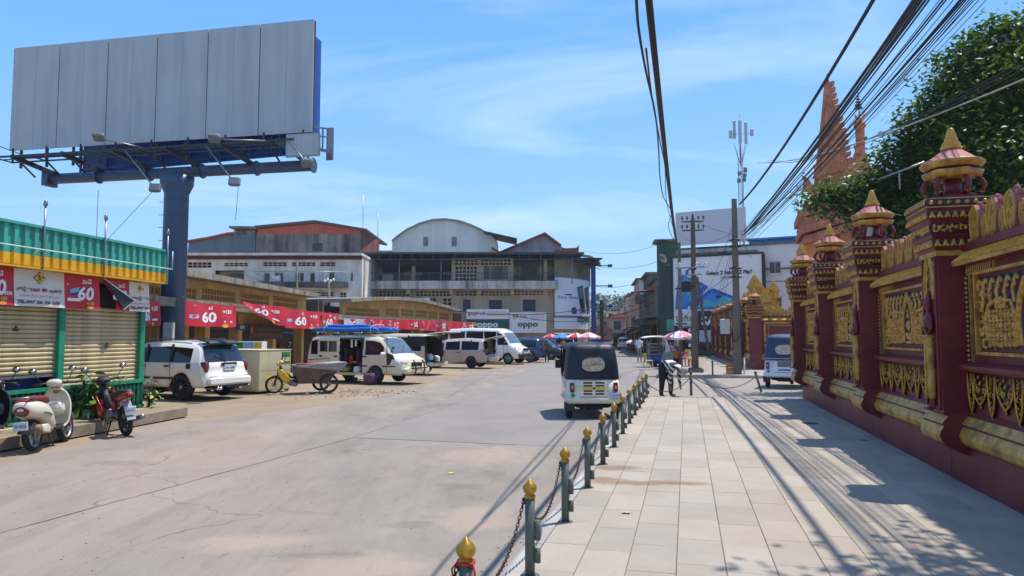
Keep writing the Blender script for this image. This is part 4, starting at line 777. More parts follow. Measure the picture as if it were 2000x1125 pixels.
# rounded right end
b = M(); cx,cyr,r = xr - .2,4.2,4.2; arc = [(cx + r * math.sin(a),cyr - r * math.cos(a)) for a in np.linspace(0,PI * .75,14)]
def wallarc(b,z0,z1,off=0,m=0):
    pr = [(cx + (r + off) * math.sin(a),cyr - (r + off) * math.cos(a)) for a in np.linspace(0,PI * .8,16)]
    for i in range(15): b.add([(*pr[i],z0),(*pr[i + 1],z0),(*pr[i + 1],z1),(*pr[i],z1)],[(0,1,2,3)],m)
wallarc(b,0,zl0); wallarc(b,zl1,ztop,-1.2); b.build('corner_wall',m_bwall,t)
b = M(); wallarc(b,ztop - .1,ztop + .2,.5); b.build('corner_ledge',m_grey,t)
b = M()
for k in range(5): a = .7 + k * .35; p_ = (cx + 4.9 * math.sin(a),cyr - 4.9 * math.cos(a)); b.box((p_[0],p_[1],ztop - .5 - .3 * (k % 2)),(1.6,1.2,.06),0,Euler((.3,.2 * (-1) ** k,a)).to_matrix())
b.build('corner_awning',m_roofb,t)
# curved billboard on the corner with phone picture
bz0,bz1_ = at(1110,643)[1],at(1085,541)[1]
xc0 = at(1082,590,-.6)[0]
def arcfn(k,z,off=0):
    a = k; return (xc0 + 4.4 * math.sin(a) + off * math.sin(a),-.9 + 4.4 - 4.4 * math.cos(a) - off * math.cos(a),z)
ADM = [mat('ad_white',hx('#dfe2e6'),.5,var=.03),m_black,mat('ad_grey',hx('#6a6f7a'),.5),mat('oppo_green',hx('#0f5f4a'),.5),m_navy_p,m_steel]
zc_ = at(1100,618)[1]; zt_ = bz1_
o = thing('corner_billboard','curved white phone billboard wrapping the rounded corner of the gallery block','billboard',cb_.o,0)
b = M(); amax = 1.22; b.grid(lambda a,c: arcfn(a * amax,zc_ + (zt_ - zc_) * c - a * .3 * c),20,2); b.grid(lambda a,c: arcfn(a * amax,zc_ + (zt_ - zc_) * c - a * .3 * c,-.15),20,2,flip=True); b.build('face',ADM[0],o)
b = M(); b.tube([arcfn(a * amax / 20,zt_ - a / 20 * .3) for a in range(21)],.07,5); b.tube([arcfn(a * amax / 20,zc_) for a in range(21)],.07,5); b.tube([arcfn(0,zc_),arcfn(0,zt_)],.07,5); b.build('frame',m_steel,o)
cf = lambda x,z: arcfn(x / 4.4,z,.03); b = M(); hgt = zt_ - zc_
text_on(b,'Reno Series',1.6,zc_ + hgt * .48,.36,cf,4); shape_on(b,rect(1.2,2.0,zc_ + hgt * .53,zc_ + hgt * .56),cf,4); b.build('lettering',ADM,o)
for dx,zz in ((3.3,.05),(4.5,.0)):
    b = M(); q = [(dx,zc_ + .3 + zz),(dx + .8,zc_ + .5 + zz),(dx + .3,zc_ + hgt * .78 + zz),(dx - .6,zc_ + hgt * .72 + zz)]; shape_on(b,q,lambda x,z: arcfn(x / 4.4,z,.035),1); cxq = sum(p[0] for p in q) / 4; czq = sum(p[1] for p in q) / 4
    shape_on(b,[(cxq + (x - cxq) * .86,czq + (z - czq) * .93) for x,z in q],lambda x,z: arcfn(x / 4.4,z,.05),2); shape_on(b,[(cxq + (x - cxq) * .6,czq + (z - czq) * .4 - .5) for x,z in q],lambda x,z: arcfn(x / 4.4,z,.06),1); b.build('phone_picture',ADM,o)
o = thing('corner_sign','curved white oppo shop sign under the corner billboard','sign',cb_.o,0)
b = M(); b.grid(lambda a,c: arcfn(a * amax,bz0 + (zc_ - .15 - bz0) * c),20,1); b.grid(lambda a,c: arcfn(a * amax,bz0 + (zc_ - .15 - bz0) * c,-.15),20,1,flip=True); b.build('face',ADM[0],o); b = M(); text_on(b,'oppo',3.9,bz0 + .9,.8,cf,3,bold=True,w=2.4); text_on(b,'ហាង',3.6,bz0 + 2.0,.5,cf,4); shape_on(b,ell(2.3,bz0 + 2.0,.38,.38),cf,4); b.build('lettering',ADM,o)
b = M(); hz_ = at(1160,500)[1]; x_ = xc0 + 4.7; b.bx(x_ - .25,x_ + .25,3,3.4,0,hz_ - .4); b.bx(x_ + .9,x_ + 1.3,4.5,4.9,0,hz_ - 4.6,1)
for k in range(3): b.bx(x_ + .2,x_ + 1.8,3.1,3.2,hz_ - .8 - k * 2.3,hz_ - .7 - k * 2.3); b.rbox((x_ + 1.9,3.1,hz_ - .75 - k * 2.3),(.5,.3,.35),.05)
tag(b.build('sign_mast',[m_bblue,m_greens],None,cb_.o),'blue steel mast with lamp arms at the right edge of the corner billboard','mast')
# shop signs along the ground floor
def signboard(f,rct,y,m,label,items,cat='sign',th=.12,base=None):
    q = f.rect(*rct,y); b = M(); b.bx(q[0],q[1],y,y + th,q[2],q[3]); o = tag(b.build('shop_sign',m,None,f.o,(0,0,f.rz)),label,cat); b = M(); w,h = q[1] - q[0],q[3] - q[2]
    for body,cx,cz,hh,mi,ww,bold in items:
        if body == '#rect': shape_on(b,rect(q[0] + w * cx,q[0] + w * ww,q[2] + h * cz,q[2] + h * hh),flat(y - .012),mi)
        elif body == '#disc': shape_on(b,ell(q[0] + w * cx,q[2] + h * cz,h * hh,h * hh),flat(y - .014),mi)
        else: text_on(b,body,q[0] + w * cx,q[2] + h * cz,h * hh,flat(y - .02),mi,w=w * ww if ww else None,bold=bold)
    b.build('lettering',SGM,o); return o
SGM = [m_white,m_red,mat('sign_gold',hx('#a9884e'),.5),mat('sign_green',hx('#0f5f4a'),.5),m_black,m_navy_p,m_blu_p,m_redp]
m_sgw = mat('sign_white',hx('#e6e4e0'),.5,var=.04); m_sgg = mat('sign_dark_green',hx('#0f4f42'),.5,var=.06)
signboard(cb_,(911,604,994,623),-1.9,m_sgw,'white phone shop sign with red Khmer lettering above the green oppo sign',[('ដូរហ្គីតិមប៊ី',.24,.52,.5,1,.4,True),('ហាងទូរស័ព្ទដៃ',.7,.72,.22,1,.42,False),('SUNNY MY PHONE SHOP',.7,.45,.18,1,.44,True)])
signboard(cb_,(911,624,994,650),-1.9,m_sgg,'dark green oppo sign with white letters',[('oppo',.5,.5,.5,0,.5,True)])
signboard(cb_,(995,610,1067,650),-1.75,m_sgw,'white sign with gold Khmer letters over a green oppo name',[('ភ្ជី បេម',.28,.8,.24,2,.4,True),('លក់ទូរស័ព្ទ',.77,.88,.09,1,.36,False),('ជួសជុលទូរស័ព្ទ',.77,.76,.09,1,.36,False),('គ្រប់ប្រភេទ',.77,.64,.09,1,.34,False),('oppo',.5,.35,.3,3,.56,True)])
signboard(cb_,(911,651,983,662),-1.95,mat('sign_blue',hx('#7f9cc0'),.5),'pale blue strip sign below the green oppo sign',[('#rect',.3,.1,.5,5,.55,0),('#disc',.68,.4,.3,5,0,0),('+',.93,.5,.5,0,0,True)])
q = R_(720,583,838,600,-3); b = M(); b.bx(q[0],q[1],-4,-1.2,0,q[3] - .4); b.poly([(q[0],q[3] - .4),(q[1],q[3] - .4),(q[1],q[3]),(q[0],q[3] - .1)],-4,-1.2); tag(b.build('low_shed',[m_wwall],None,cb_.o),'low white lean-to roof in front of the left part of the gallery block','shed')
# barrel vaulted hall and gable behind
AY = 96.0; af = Fac((P(766,490,AY).x,AY),0.0); t = thing('vaulted_hall','cream sheet clad hall with a barrel vaulted roof rising behind the gallery block','building',af.o,0)
L_ = [af.at(u,v) for u,v in ((972,497),(972,476),(960,462),(940,450),(920,441),(897,433),(870,429.5),(845,431),(820,438),(795,450),(778,462),(766,472),(766,497))]
L_[0] = (L_[0][0],0); L_[-1] = (L_[-1][0],0); holes = []
b = M(); b.poly(L_[::-1][::-1] if False else list(reversed(L_))[::-1],0,30); 
b.build('wall',m_arch,t)
b = M(); rl = L_[1:-1]; out2 = [(x,z + .18) for x,z in rl]; b.poly(list(rl)[::-1] + out2 if False else rl[::-1] + out2,-.5,30.5); b.build('roof',mat('vault_edge',hx('#9b9a98'),.5),t)
for x in np.linspace(L_[-1][0],L_[0][0],14)[1:-1]:
    zt = np.interp(x,[p[0] for p in rl[::-1]],[p[1] for p in rl[::-1]]); b = M(); b.bx(x - .015,x + .015,-.02,0,8,zt - .05); b.build('seam',m_arch,t)
for u0,u1 in ((827,836),(882,892)):
    q = af.rect(u0,462,u1,481); b = M(); 
    for k in range(8): z = q[2] + (q[3] - q[2]) * k / 8; b.bx(q[0],q[1],-.06,-.02,z,z + (q[3] - q[2]) / 8 * .7)
    b.build('louvre',mat('pink_louvre',hx('#8b7068'),.7),t)
b = M(); q = af.rect(948,465,978,478,1); b.box((q[1],1,q[3]),(4.5,6,.15),0,Euler((0,.22,0)).to_matrix()); b.box((q[1] + .6,2,q[3] - 2.6),(4.2,6,.15),0,Euler((0,.55,0)).to_matrix()); b.build('side_awning',m_roofb,t)
q = [af.at(u,v,8) for u,v in ((735,497),(767,497),(767,489),(742,489))]; b = M(); b.poly(q,8,20); tag(b.build('low_roof',m_wwall,None,af.o),'low pale roof between the blackened warehouse and the vaulted hall','roof')
gf = Fac((P(985,490,100).x,100),0.0); t = thing('gabled_house','weathered pink grey gabled house behind the right half of the gallery block','building',gf.o,0)
b = M(); q = [gf.at(u,v) for u,v in ((1113,500),(1113,487),(1094,482),(1064,459),(978,494),(978,500))]; q[0] = (q[0][0],0); q[-1] = (q[-1][0],0); b.poly(q[::-1],0,20); b.build('wall',mat('pink_grey_plaster',hx('#a4949a'),.9,var=.12,scale=.5,streak=('#4a4446',.6,.6)),t)
b = M(); q = [gf.at(u,v) for u,v in ((976,496),(1064,458.5),(1096,482.5))]; b.poly(q + [(x,z + .3) for x,z in q[::-1]],-.6,20.5); b.build('roof',m_tile,t)
q = gf.rect(1085,488,1092,496,-.1); window(q[0],q[1],q[2],q[3],t,m_black,m_glass,-.12,0)
q = [gf.at(u,v,-3) for u,v in ((1098,496),(1130,496),(1131,478),(1126,484),(1098,485))]; b = M(); b.poly(q,-3,6); tag(b.build('tiled_roof',m_tile,None,gf.o),'small red tiled roof with an upturned tip at the right end of the gallery block','roof')
# ================================================================== TEMPLE WALL (right)
m_mar = mat('maroon_paint',hx('#6f1e25'),.5,var=.2,scale=2.5,streak=('#541218',.35,2),grime=('#8a4a48',.35,1.4)); m_marf = mat('faded_maroon',hx('#9c5250'),.7,var=.2,scale=5,grime=('#b98078',.5,4)); m_gdull = mat('weathered_gold',hx('#c99a40'),.5,.0,var=.35,scale=9,grime=('#5c2a20',.8,3.2),streak=('#8a6a35',.5,5))
def relief_mat(lo=-.014,hi=-.028):
    m = bpy.data.materials.new('gilt_relief'); m.use_nodes = True; t = m.node_tree; b = t.nodes['Principled BSDF']; n = t.nodes.new; l = t.links.new
    tcn = n('ShaderNodeTexCoord'); sp = n('ShaderNodeSeparateXYZ'); l(tcn.outputs['Object'],sp.inputs[0]); no = n('ShaderNodeTexNoise'); l(tcn.outputs['Object'],no.inputs['Vector']); no.inputs['Scale'].default_value = 22; no.inputs['Detail'].default_value = 4
    r = n('ShaderNodeValToRGB'); r.color_ramp.elements[0].position = .3; r.color_ramp.elements[1].position = .7; r.color_ramp.elements[0].color = hx('#8a5a18') + (1,); r.color_ramp.elements[1].color = hx('#e2a93a') + (1,); l(no.outputs[0],r.inputs[0])
    ad = n('ShaderNodeMath'); ad.operation = 'MULTIPLY_ADD'; l(no.outputs[0],ad.inputs[0]); ad.inputs[1].default_value = .012; l(sp.outputs[1],ad.inputs[2])
    mr = n('ShaderNodeMapRange'); l(ad.outputs[0],mr.inputs[0]); mr.inputs[1].default_value = lo; mr.inputs[2].default_value = hi
    x = n('ShaderNodeMix'); x.data_type = 'RGBA'; l(mr.outputs[0],x.inputs[0]); x.inputs[6].default_value = hx('#2a0c12') + (1,); l(r.outputs[0],x.inputs[7]); l(x.outputs[2],b.inputs['Base Color']); b.inputs['Roughness'].default_value = .4; b.inputs['Metallic'].default_value = 0
    return m
m_rel = relief_mat(); m_rel2 = relief_mat(-.002,-.010)
def heightfield(w,h,nx,ny,strokes,blobs,keep=None):
    """carved panel: strokes = (points, radius, height), blobs = (x, z, rx, rz, height); returns mesh builder, raised towards -y"""
    X,Z = np.meshgrid(np.linspace(0,w,nx),np.linspace(0,h,ny)); H = np.zeros_like(X)
    for pts,r,hh in strokes:
        pts = np.array(pts); D = np.full_like(X,9.0)
        for (x0,z0),(x1,z1) in zip(pts[:-1],pts[1:]):
            dx_,dz_ = x1 - x0,z1 - z0; L2 = dx_ * dx_ + dz_ * dz_ + 1e-9; T = np.clip(((X - x0) * dx_ + (Z - z0) * dz_) / L2,0,1); D = np.minimum(D,np.hypot(X - x0 - T * dx_,Z - z0 - T * dz_))
        H = np.maximum(H,hh * np.sqrt(np.clip(1 - (D / r) ** 2,0,1)))
    for x,z,rx,rz_,hh in blobs: H = np.maximum(H,hh * np.sqrt(np.clip(1 - ((X - x) / rx) ** 2 - ((Z - z) / rz_) ** 2,0,1)))
    if keep is not None: H = np.where(keep(X,Z),H,0)
    b = M(); v = [(float(X[j,i]),-float(H[j,i]),float(Z[j,i])) for j in range(ny) for i in range(nx)]
    b.add(v,[[j * nx + i,j * nx + i + 1,(j + 1) * nx + i + 1,(j + 1) * nx + i] for j in range(ny - 1) for i in range(nx - 1)],0,True); return b
def curl(x,z,s,a,hand=1,n=7): return [(x + s * (1 - .09 * i) * math.cos(a + hand * i * .62) * (1 - i * .07),z + s * (1 - .09 * i) * math.sin(a + hand * i * .62)) for i in range(n)]
RL,RH = 2.52,.80
def relief_panel():
    r_ = random.Random(3); st = []; bl_ = []; cx = RL / 2
    for side in (-1,1):
        for k in range(5):                                   # standing plumes along the top
            x = cx + side * (.34 + k * .19); st.append(([(x,.50),(x + side * .03,.62),(x - side * .01,.70),(x - side * .07,.755),(x - side * .10,.72)],.024,.045)); bl_.append((x + side * .05,.60,.03,.055,.04)); bl_.append((x - side * .02,.665,.03,.03,.05))
        ex = cx + side * .62                                  # rounded figure panel made of rows of small forms
        st.append(([(ex + side * .40,.10),(ex + side * .42,.34),(ex + side * .34,.48),(ex + side * .1,.54),(ex - side * .2,.50),(ex - side * .30,.34),(ex - side * .30,.05)],.022,.05))
        for i in range(7):
            for j in range(5):
                x = ex + side * (-.24 + i * .095); z = .06 + j * .098
                if z > .50 - abs(i - 3) * .03: continue
                bl_.append((x,z,.027,.04,.05)); bl_.append((x + .012,z + .05,.02,.022,.058)); st.append((curl(x,z,.035,r_.random() * 6,r_.choice((1,-1)),5),.011,.05))
        for k in range(6):                                   # scrolls at the outer end
            st.append((curl(cx + side * (1.10 + .07 * (k % 2)),.08 + k * .125,.07,k + side,side),.02,.048)); bl_.append((cx + side * 1.12,.1 + k * .125,.022,.03,.05))
        st.append(([(cx + side * .20,.06),(cx + side * .24,.3),(cx + side * .19,.50),(cx + side * .08,.66),(cx,.77)],.022,.06)); st.append(([(cx + side * .27,.06),(cx + side * .31,.32),(cx + side * .25,.52),(cx + side * .11,.72)],.016,.045))
        for k in range(6): st.append((curl(cx + side * (.275 - .02 * abs(k - 2)),.10 + k * .10,.04,k * 1.3,side,5),.013,.045))
        bl_ += [(cx + side * .085,.17,.07,.035,.05),(cx + side * .075,.31,.022,.07,.045)]
    bl_ += [(cx,.30,.06,.10,.05),(cx,.44,.038,.048,.055),(cx,.51,.02,.04,.05),(cx,.12,.16,.04,.045),(cx,.05,.20,.03,.05)]
    for k in range(130):
        x,z = r_.uniform(.02,RL - .02),r_.uniform(.02,RH - .02)
        if abs(x - cx) > .24: st.append((curl(x,z,.028,r_.random() * 6,r_.choice((1,-1)),4),.010,.038))
    return heightfield(RL,RH,190,64,st,bl_)
me_relief = relief_panel().mesh('relief',m_rel)
def band_relief(w,h,n,kind):
    st = []; bl_ = []
    for i in range(n):
        x = w * (i + .5) / n
        if kind == 'leaf': st.append(([(x - .3 * w / n,h * .1),(x,h * .8),(x + .3 * w / n,h * .1)],w / n * .16,.03)); bl_.append((x,h * .35,w / n * .16,h * .25,.035))
        elif kind == 'bead': bl_.append((x,h / 2,w / n * .3,h * .34,.03))
        elif kind == 'scroll': st.append((curl(x,h * .5,h * .32,i * 2.1,1 if i % 2 else -1),h * .1,.03)); bl_.append((x + w / n * .4,h * .6,w / n * .14,h * .3,.03)); bl_.append((x - w / n * .1,h * .8,w / n * .2,h * .14,.03))
        elif kind == 'rib': st.append(([(x - .3 * w / n,h * .06),(x + .3 * w / n,h * .94)],w / n * .2,.018))
    return heightfield(w,h,n * 6 + 1,14,st,bl_)
PW,CW = .58,.84
def pendant(wd,hh,seed):
    r_ = random.Random(seed); out_ = [(-wd / 2,hh),(wd / 2,hh)]; 
    side = [(1,1.0),(.94,.72),(.78,.42),(.46,.17),(.0,.0)]
    R_ = [(wd / 2 * a,hh * z) for a,z in side]; L_ = [(-a,z) for a,z in R_[-2::-1]]
    pts = R_ + L_; b = M(); b.poly(pts[::-1],-.002,.03,0)
    b.tube([(a * .97,-.014,z + .006) for a,z in pts],.013,5,0)
    for k in range(int(26 * wd / .3)):
        z = r_.uniform(.12,.95); lim = np.interp(z,[0,.17,.42,.72,1],[0,.46,.78,.94,1]) * wd / 2 * .8; x = r_.uniform(-lim,lim); c = curl(x,z * hh,.022,r_.random() * 6,r_.choice((1,-1)),4)
        b.tube([(p[0],-.016,p[1]) for p in c],.009,4,0)
    b.lathe([(0,-.05),(.02,-.03),(.014,.0),(0,.01)],(0,-.0,0),6); return b.mesh('pendant',m_rel2)
me_pw,me_pn = pendant(.46,.34,1),pendant(.2,.44,2)
def leaf_mesh(w,h,th):
    o = [(-.30,0),(-.36,.12),(-.5,.38),(-.5,.62),(-.38,.84),(-.2,.96),(0,1.0),(.2,.96),(.38,.84),(.5,.62),(.5,.38),(.36,.12),(.30,0)]
    pts = [(a * w,z * h) for a,z in o]; b = M(); b.poly(pts[::-1],-th / 2,th / 2,0,me=1)
    b.tube([(a * .9,-th / 2 - .004,z * .94 + .01) for a,z in pts],w * .055,5,0)
    for k in range(4): b.tube([(p[0],-th / 2 - .004,p[1]) for p in curl((-.1 if k % 2 else .1) * w,h * (.2 + .18 * k),w * .15,k * 1.7,1 if k % 2 else -1,5)],w * .045,4,0)
    for s_ in (-1,0,1): b.lathe([(w * .20,0),(w * .22,.02),(w * .16,.06),(0,.075)],(s_ * w * .24,0,h * (.86 if s_ else .97) - .02),8,1,sy=th / w * 1.3)
    return b.mesh('cresting_leaf',[m_gdull,m_marf])
me_lb,me_ls = leaf_mesh(.27,.43,.13),leaf_mesh(.15,.29,.10)
def moulding(x0,x1,off,parent,name='plinth',base=True):
    b = M(); y = off
    prof = [(y,.08) if base else (y + .22,.46),(y,.57),(y - .05,.60),(y - .09,.64),(y - .11,.70),(y - .09,.76),(y - .06,.81),(y - .08,.84),(y - .05,.88),(y - .01,.93),(y + .05,.98)]
    ms = [0,0,1,1,1,1,0,1,1,0]
    for (a,c),m in zip(zip(prof[:-1],prof[1:]),ms): b.add([(x0,a[0],a[1]),(x1,a[0],a[1]),(x1,c[0],c[1]),(x0,c[0],c[1])],[(0,1,2,3)],m,False)
    n_ = len(prof)
    for x,f_ in ((x0,1),(x1,-1)):
        pts = [(x,a,z) for a,z in prof] + [(x,.25,prof[-1][1]),(x,.25,.08 if base else .46)]; b.add(pts,[list(range(len(pts)))[::f_]],0)
    return b.build(name,[m_mar,m_gdull],parent)
def make_pillar(parent):
    b = M(); h = PW / 2; b.bx(-h,h,-.24,.34,.95,3.0); b.bx(-h - .07,h + .07,.003,.3,.08,.6); pl_ = b.build('pillar',m_mar,parent)
    moulding(-h - .06,h + .06,-.20,pl_,'pillar_base',False)
    b = M(); b.bx(-h + .045,-h + .075,-.262,-.241,1.0,2.95); b.bx(h - .075,h - .045,-.262,-.241,1.0,2.95); b.bx(-h + .075,h - .075,-.26,-.241,.98,1.02); b.build('niche_frame',m_mar,pl_)
    b = M(); prof = [(.31,2.80),(.315,2.86),(.335,2.90),(.34,3.0),(.37,3.04),(.375,3.18),(.40,3.23),(.405,3.33),(.42,3.36),(.42,3.475),(.40,3.475)]
    ms = [1,0,0,0,0,0,0,0,1,0]
    for (r0,z0),(r1,z1),m in zip(prof[:-1],prof[1:],ms):
        q = lambda r: [(-r,.05 - r),(r,.05 - r),(r,.05 + r),(-r,.05 + r)]
        b.add([(*p,z0) for p in q(r0)] + [(*p,z1) for p in q(r1)],[(i,(i + 1) % 4,4 + (i + 1) % 4,4 + i) for i in range(4)],m)
    b.add([(*p,3.475) for p in ((-.40,-.35),(.40,-.35),(.40,.45),(-.40,.45))],[(0,1,2,3)],0); b.build('capital',[m_mar,m_gdull],pl_)
    for kind,z,hh,r,n_ in (('leaf',2.905,.10,.338,8),('scroll',3.05,.13,.374,8),('leaf',3.235,.09,.403,10),('bead',3.375,.085,.421,9)):
        me = band_relief(2 * r,hh,n_,kind); mm = me.mesh('capital_ornament',m_rel2)
        ob('capital_ornament',mm,pl_,(-r,.05 - r - .001,z)); ob('capital_ornament',mm,pl_,(r + .001,.05 - r,z),(0,0,PI / 2)); ob('capital_ornament',mm,pl_,(-r - .001,.05 + r,z),(0,0,-PI / 2))
    c = (0,.05,0); b = M(); b.lathe([(.36,3.476),(.36,3.50),(.27,3.54),(.26,3.56),(.20,3.565)],c,8,ph=PI / 8); b.lathe([(.10,3.56),(.10,3.76)],c,6); b.build('lantern_base',m_mar,pl_)
    for k in range(6):
        a = k * PI / 3 + .2; ca,sa = math.cos(a),math.sin(a); b = M(); b.tube([(r * ca,.05 + r * sa,z) for r,z in ((.24,3.56),(.30,3.60),(.325,3.66),(.30,3.73),(.25,3.765))],[.03,.028,.034,.03,.026],6); b.lathe([(0,-.03),(.034,0),(0,.035)],(.285 * ca,.05 + .285 * sa,3.585),6,1); b.build('lantern_leg',[m_mar,m_gold],pl_)
    b = M(); b.lathe([(.25,3.76),(.30,3.775),(.33,3.83),(.33,3.855),(.30,3.865)],c,6,ph=.2,ms=[1,1,1,0]); b.lathe([(.27,3.866),(.30,3.885),(.345,3.93),(.35,3.955),(.335,3.97),(.26,4.01),(.17,4.075),(.10,4.13),(.095,4.15)],c,24,ms=[0,1,1,1,2,2,2,2]); b.build('lantern_roof',[m_mar,m_gdull,m_marf],pl_)
    b = M(); b.lathe([(.115,4.13),(.12,4.16),(.095,4.19),(.105,4.20),(.07,4.25),(.078,4.262),(.055,4.30),(.06,4.31),(.035,4.385),(.03,4.40),(0,4.405)],c,10); b.build('finial',m_gold,pl_)
    # standing figure in the niche
    f = M(); y = -.262
    f.sweep([(0,y,1.10,.085,.03),(0,y - .01,1.2,.105,.045),(0,y - .01,1.55,.10,.05),(0,y - .015,1.78,.085,.055),(0,y - .01,1.85,.07,.05)],10,4,2.2,1,'z')
    for s_ in (-1,1): f.sweep([(s_ * .04,y,.98,.03,.03),(s_ * .04,y,1.05,.024,.024),(s_ * .04,y,1.14,.028,.028)],8,2,2,0,'z'); f.sweep([(s_ * .045,y - .05,.97,.025,.045),(s_ * .045,y - .05,.99,.02,.03)],6,1,2,0,'z')
    f.sweep([(0,y,1.84,.07,.05),(0,y - .01,1.93,.065,.05),(0,y - .015,2.05,.095,.055),(0,y,2.12,.07,.04),(0,y - .005,2.15,.03,.03),(0,y - .01,2.18,.035,.035),(0,y - .015,2.24,.05,.05),(0,y - .01,2.30,.04,.04),(0,y,2.40,.012,.012)],10,4,2.1,0,'z')
    for s_ in (-1,1): f.tube([(s_ * .09,y - .01,2.07),(s_ * .12,y - .02,1.95),(s_ * .09,y - .05,1.88),(s_ * .02,y - .07,1.96)],[.026,.024,.02,.018],6,0)
    f.tube([(-.08,y - .055,2.05),(.03,y - .07,1.93),(.08,y - .05,1.86)],.012,5,1); f.lathe([(.075,0),(.08,.02),(.07,.04)],(0,y - .01,1.83),10,1); f.box((0,y - .065,1.45),(.03,.015,.7),1)
    f.build('figure',[m_mar,m_gdull],pl_)
    o = [(-.15,2.30),(-.17,2.5),(-.13,2.68),(-.06,2.84),(0,2.93),(.06,2.84),(.13,2.68),(.17,2.5),(.15,2.30)]; r_ = random.Random(5); b = M()
    b.tube([(a,-.25,z) for a,z in o],.02,5); b.tube([(a * .6,-.25,2.3 + (z - 2.3) * .85) for a,z in o],.014,5)
    for a,z in o[:-1]: b.tube([(p[0],-.248,p[1]) for p in curl(a * 1.12,z + .04,.035,1,1 if a < 0 else -1,5)],.011,4)
    for k in range(16): b.lathe([(0,-.02),(.018,0),(0,.024)],(r_.uniform(-.08,.08),-.245,2.42 + k * .024),5)
    b.build('niche_ornament',m_gdull,pl_); return pl_
def make_bay(parent,x0,x1,full=True):
    w = x1 - x0; b = M(); b.bx(x0,x1,.06,.30,.95,2.66); b.bx(x0,x1,.0,.30,2.66,2.70); wl = b.build('wall_bay',m_mar,parent); rel = M()
    moulding(x0,x1,0.0,wl); 
    b = M(); b.poly([(.05,1.44),(-.06,1.46),(-.08,1.49),(-.08,1.52),(.05,1.56)],x0,x1,plane='yz'); b.f = [f[::-1] for f in b.f]; b.build('string_course',m_mar,wl)
    b = M(); b.add([(x0,-.10,2.70),(x1,-.10,2.70),(x1,.06,2.84),(x0,.06,2.84),(x0,-.08,2.665),(x1,-.08,2.665),(x0,.3,2.84),(x1,.3,2.84)],[(4,5,1,0),(0,1,2,3),(3,2,7,6)],0); b.bx(x0,x1,.02,.3,2.842,2.93,1); b.build('coping',[m_gdull,m_mar],wl)
    L_ = w; n_ = int(L_ / .09); rb = M()
    for i in range(n_): x = x0 + (i + .2) * L_ / n_; rb.bar((x,-.098,2.712),(x + .05,.052,2.838),.045,.02)
    rb.build('cable_moulding',m_gold,wl)
    n_ = int(w / .44); 
    for i in range(n_):
        x = x0 + (i + .5) * w / n_; ob('cresting_leaf',me_lb,wl,(x,.15,2.925)); 
        if i < n_ - 1: ob('cresting_leaf',me_ls,wl,(x + w / n_ / 2,.15,2.925))
    ob('cresting_leaf',me_ls,wl,(x0 + .05,.15,2.925)); ob('cresting_leaf',me_ls,wl,(x1 - .05,.15,2.925))
    if not full: return wl
    rx = x0 + (w - RL) / 2; z0 = 1.71; ob('relief',me_relief,wl,(rx,.058,z0))
    b = M(); t_ = .035
    for e,(o_,d_) in enumerate(((.03,.05),)):
        a0,a1,c0,c1 = rx - o_ - t_,rx + RL + o_ + t_,z0 - o_ - t_,z0 + RH + o_ + t_; b.bx(a0,a1,.06 - d_,.061,c0,c0 + t_); b.bx(a0,a1,.06 - d_,.061,c1 - t_,c1); b.bx(a0,a0 + t_,.06 - d_,.061,c0 + t_,c1 - t_); b.bx(a1 - t_,a1,.06 - d_,.061,c0 + t_,c1 - t_)
    b.build('relief_frame',m_gdull,wl)
    rel = band_relief(.72,.085,12,'rib').mesh('dentil_strip',m_rel2); rel2 = band_relief(1.0,.065,18,'bead').mesh('dentil_strip',m_rel2)
    for xx,s_ in ((x0 + .10,0),(x1 - .10 - .72,1)):
        b = M(); b.bx(xx - .02,xx + .74,.03,.06,2.555,2.68); b.build('dentil_back',m_gdull,wl); ob('dentil_strip',rel,wl,(xx,.029,2.575))
        xv = x0 + .10 if not s_ else x1 - .10; b = M(); b.bx(xv - .045,xv + .045,.03,.06,1.545,2.553); b.build('dentil_back',m_gdull,wl); ob('dentil_strip',rel2,wl,(xv + .032,.029,1.55),(0,-PI / 2,0))
    n_ = 5; s_ = w / n_
    for i in range(n_): ob('pendant',me_pw,wl,(x0 + (i + .5) * s_,.045,1.08))
    for i in range(n_ + 1): ob('pendant',me_pn,wl,(x0 + min(max(i * s_,.1),w - .1),.04,.98))
    return wl
SP = 3.87
def temple_wall(o,rz,n,label,full=True,start=0.0,group='temple boundary walls'):
    t = thing('temple_wall',label,'temple wall',o,rz,group); p0 = make_pillar(t)
    for k in range(1,n): c = copy_tree(p0,t,(k * SP,0,0),0)
    b0 = make_bay(t,PW / 2,SP - PW / 2,full)
    for k in range(1,n - 1): copy_tree(b0,t,(k * SP,0,0),0)
    return t
WO = Rw(WL,21.3); WRZ = math.atan2(-cA,-sA)
tw = temple_wall(WO,WRZ,6,'near maroon temple wall with gilded reliefs running along the right of the pavement')
q = M(); q.rbox((0,0,0),(.3,.04,.17),.01); o = q.build('floodlight',mat('lamp_white',hx('#cfd3c8'),.4),None); o.location = Rw(WL + .05,13.52,3.66); o.rotation_euler = (rad(-10),0,WRZ - .9); tag(o,'small white flood lamp fixed inside the second lantern of the near temple wall','lamp')
b = M(); b.tube([(0,0,4.3),(0,0,4.62)],.014,5); b.tube([(-.35,0,4.52),(.4,0,4.68)],.016,5); o = b.build('antenna',m_steel,None,tuple(Rw(WL + .35,13.0)),(0,0,WRZ + .9)); tag(o,'thin metal aerial bar behind the second lantern of the near temple wall','aerial')
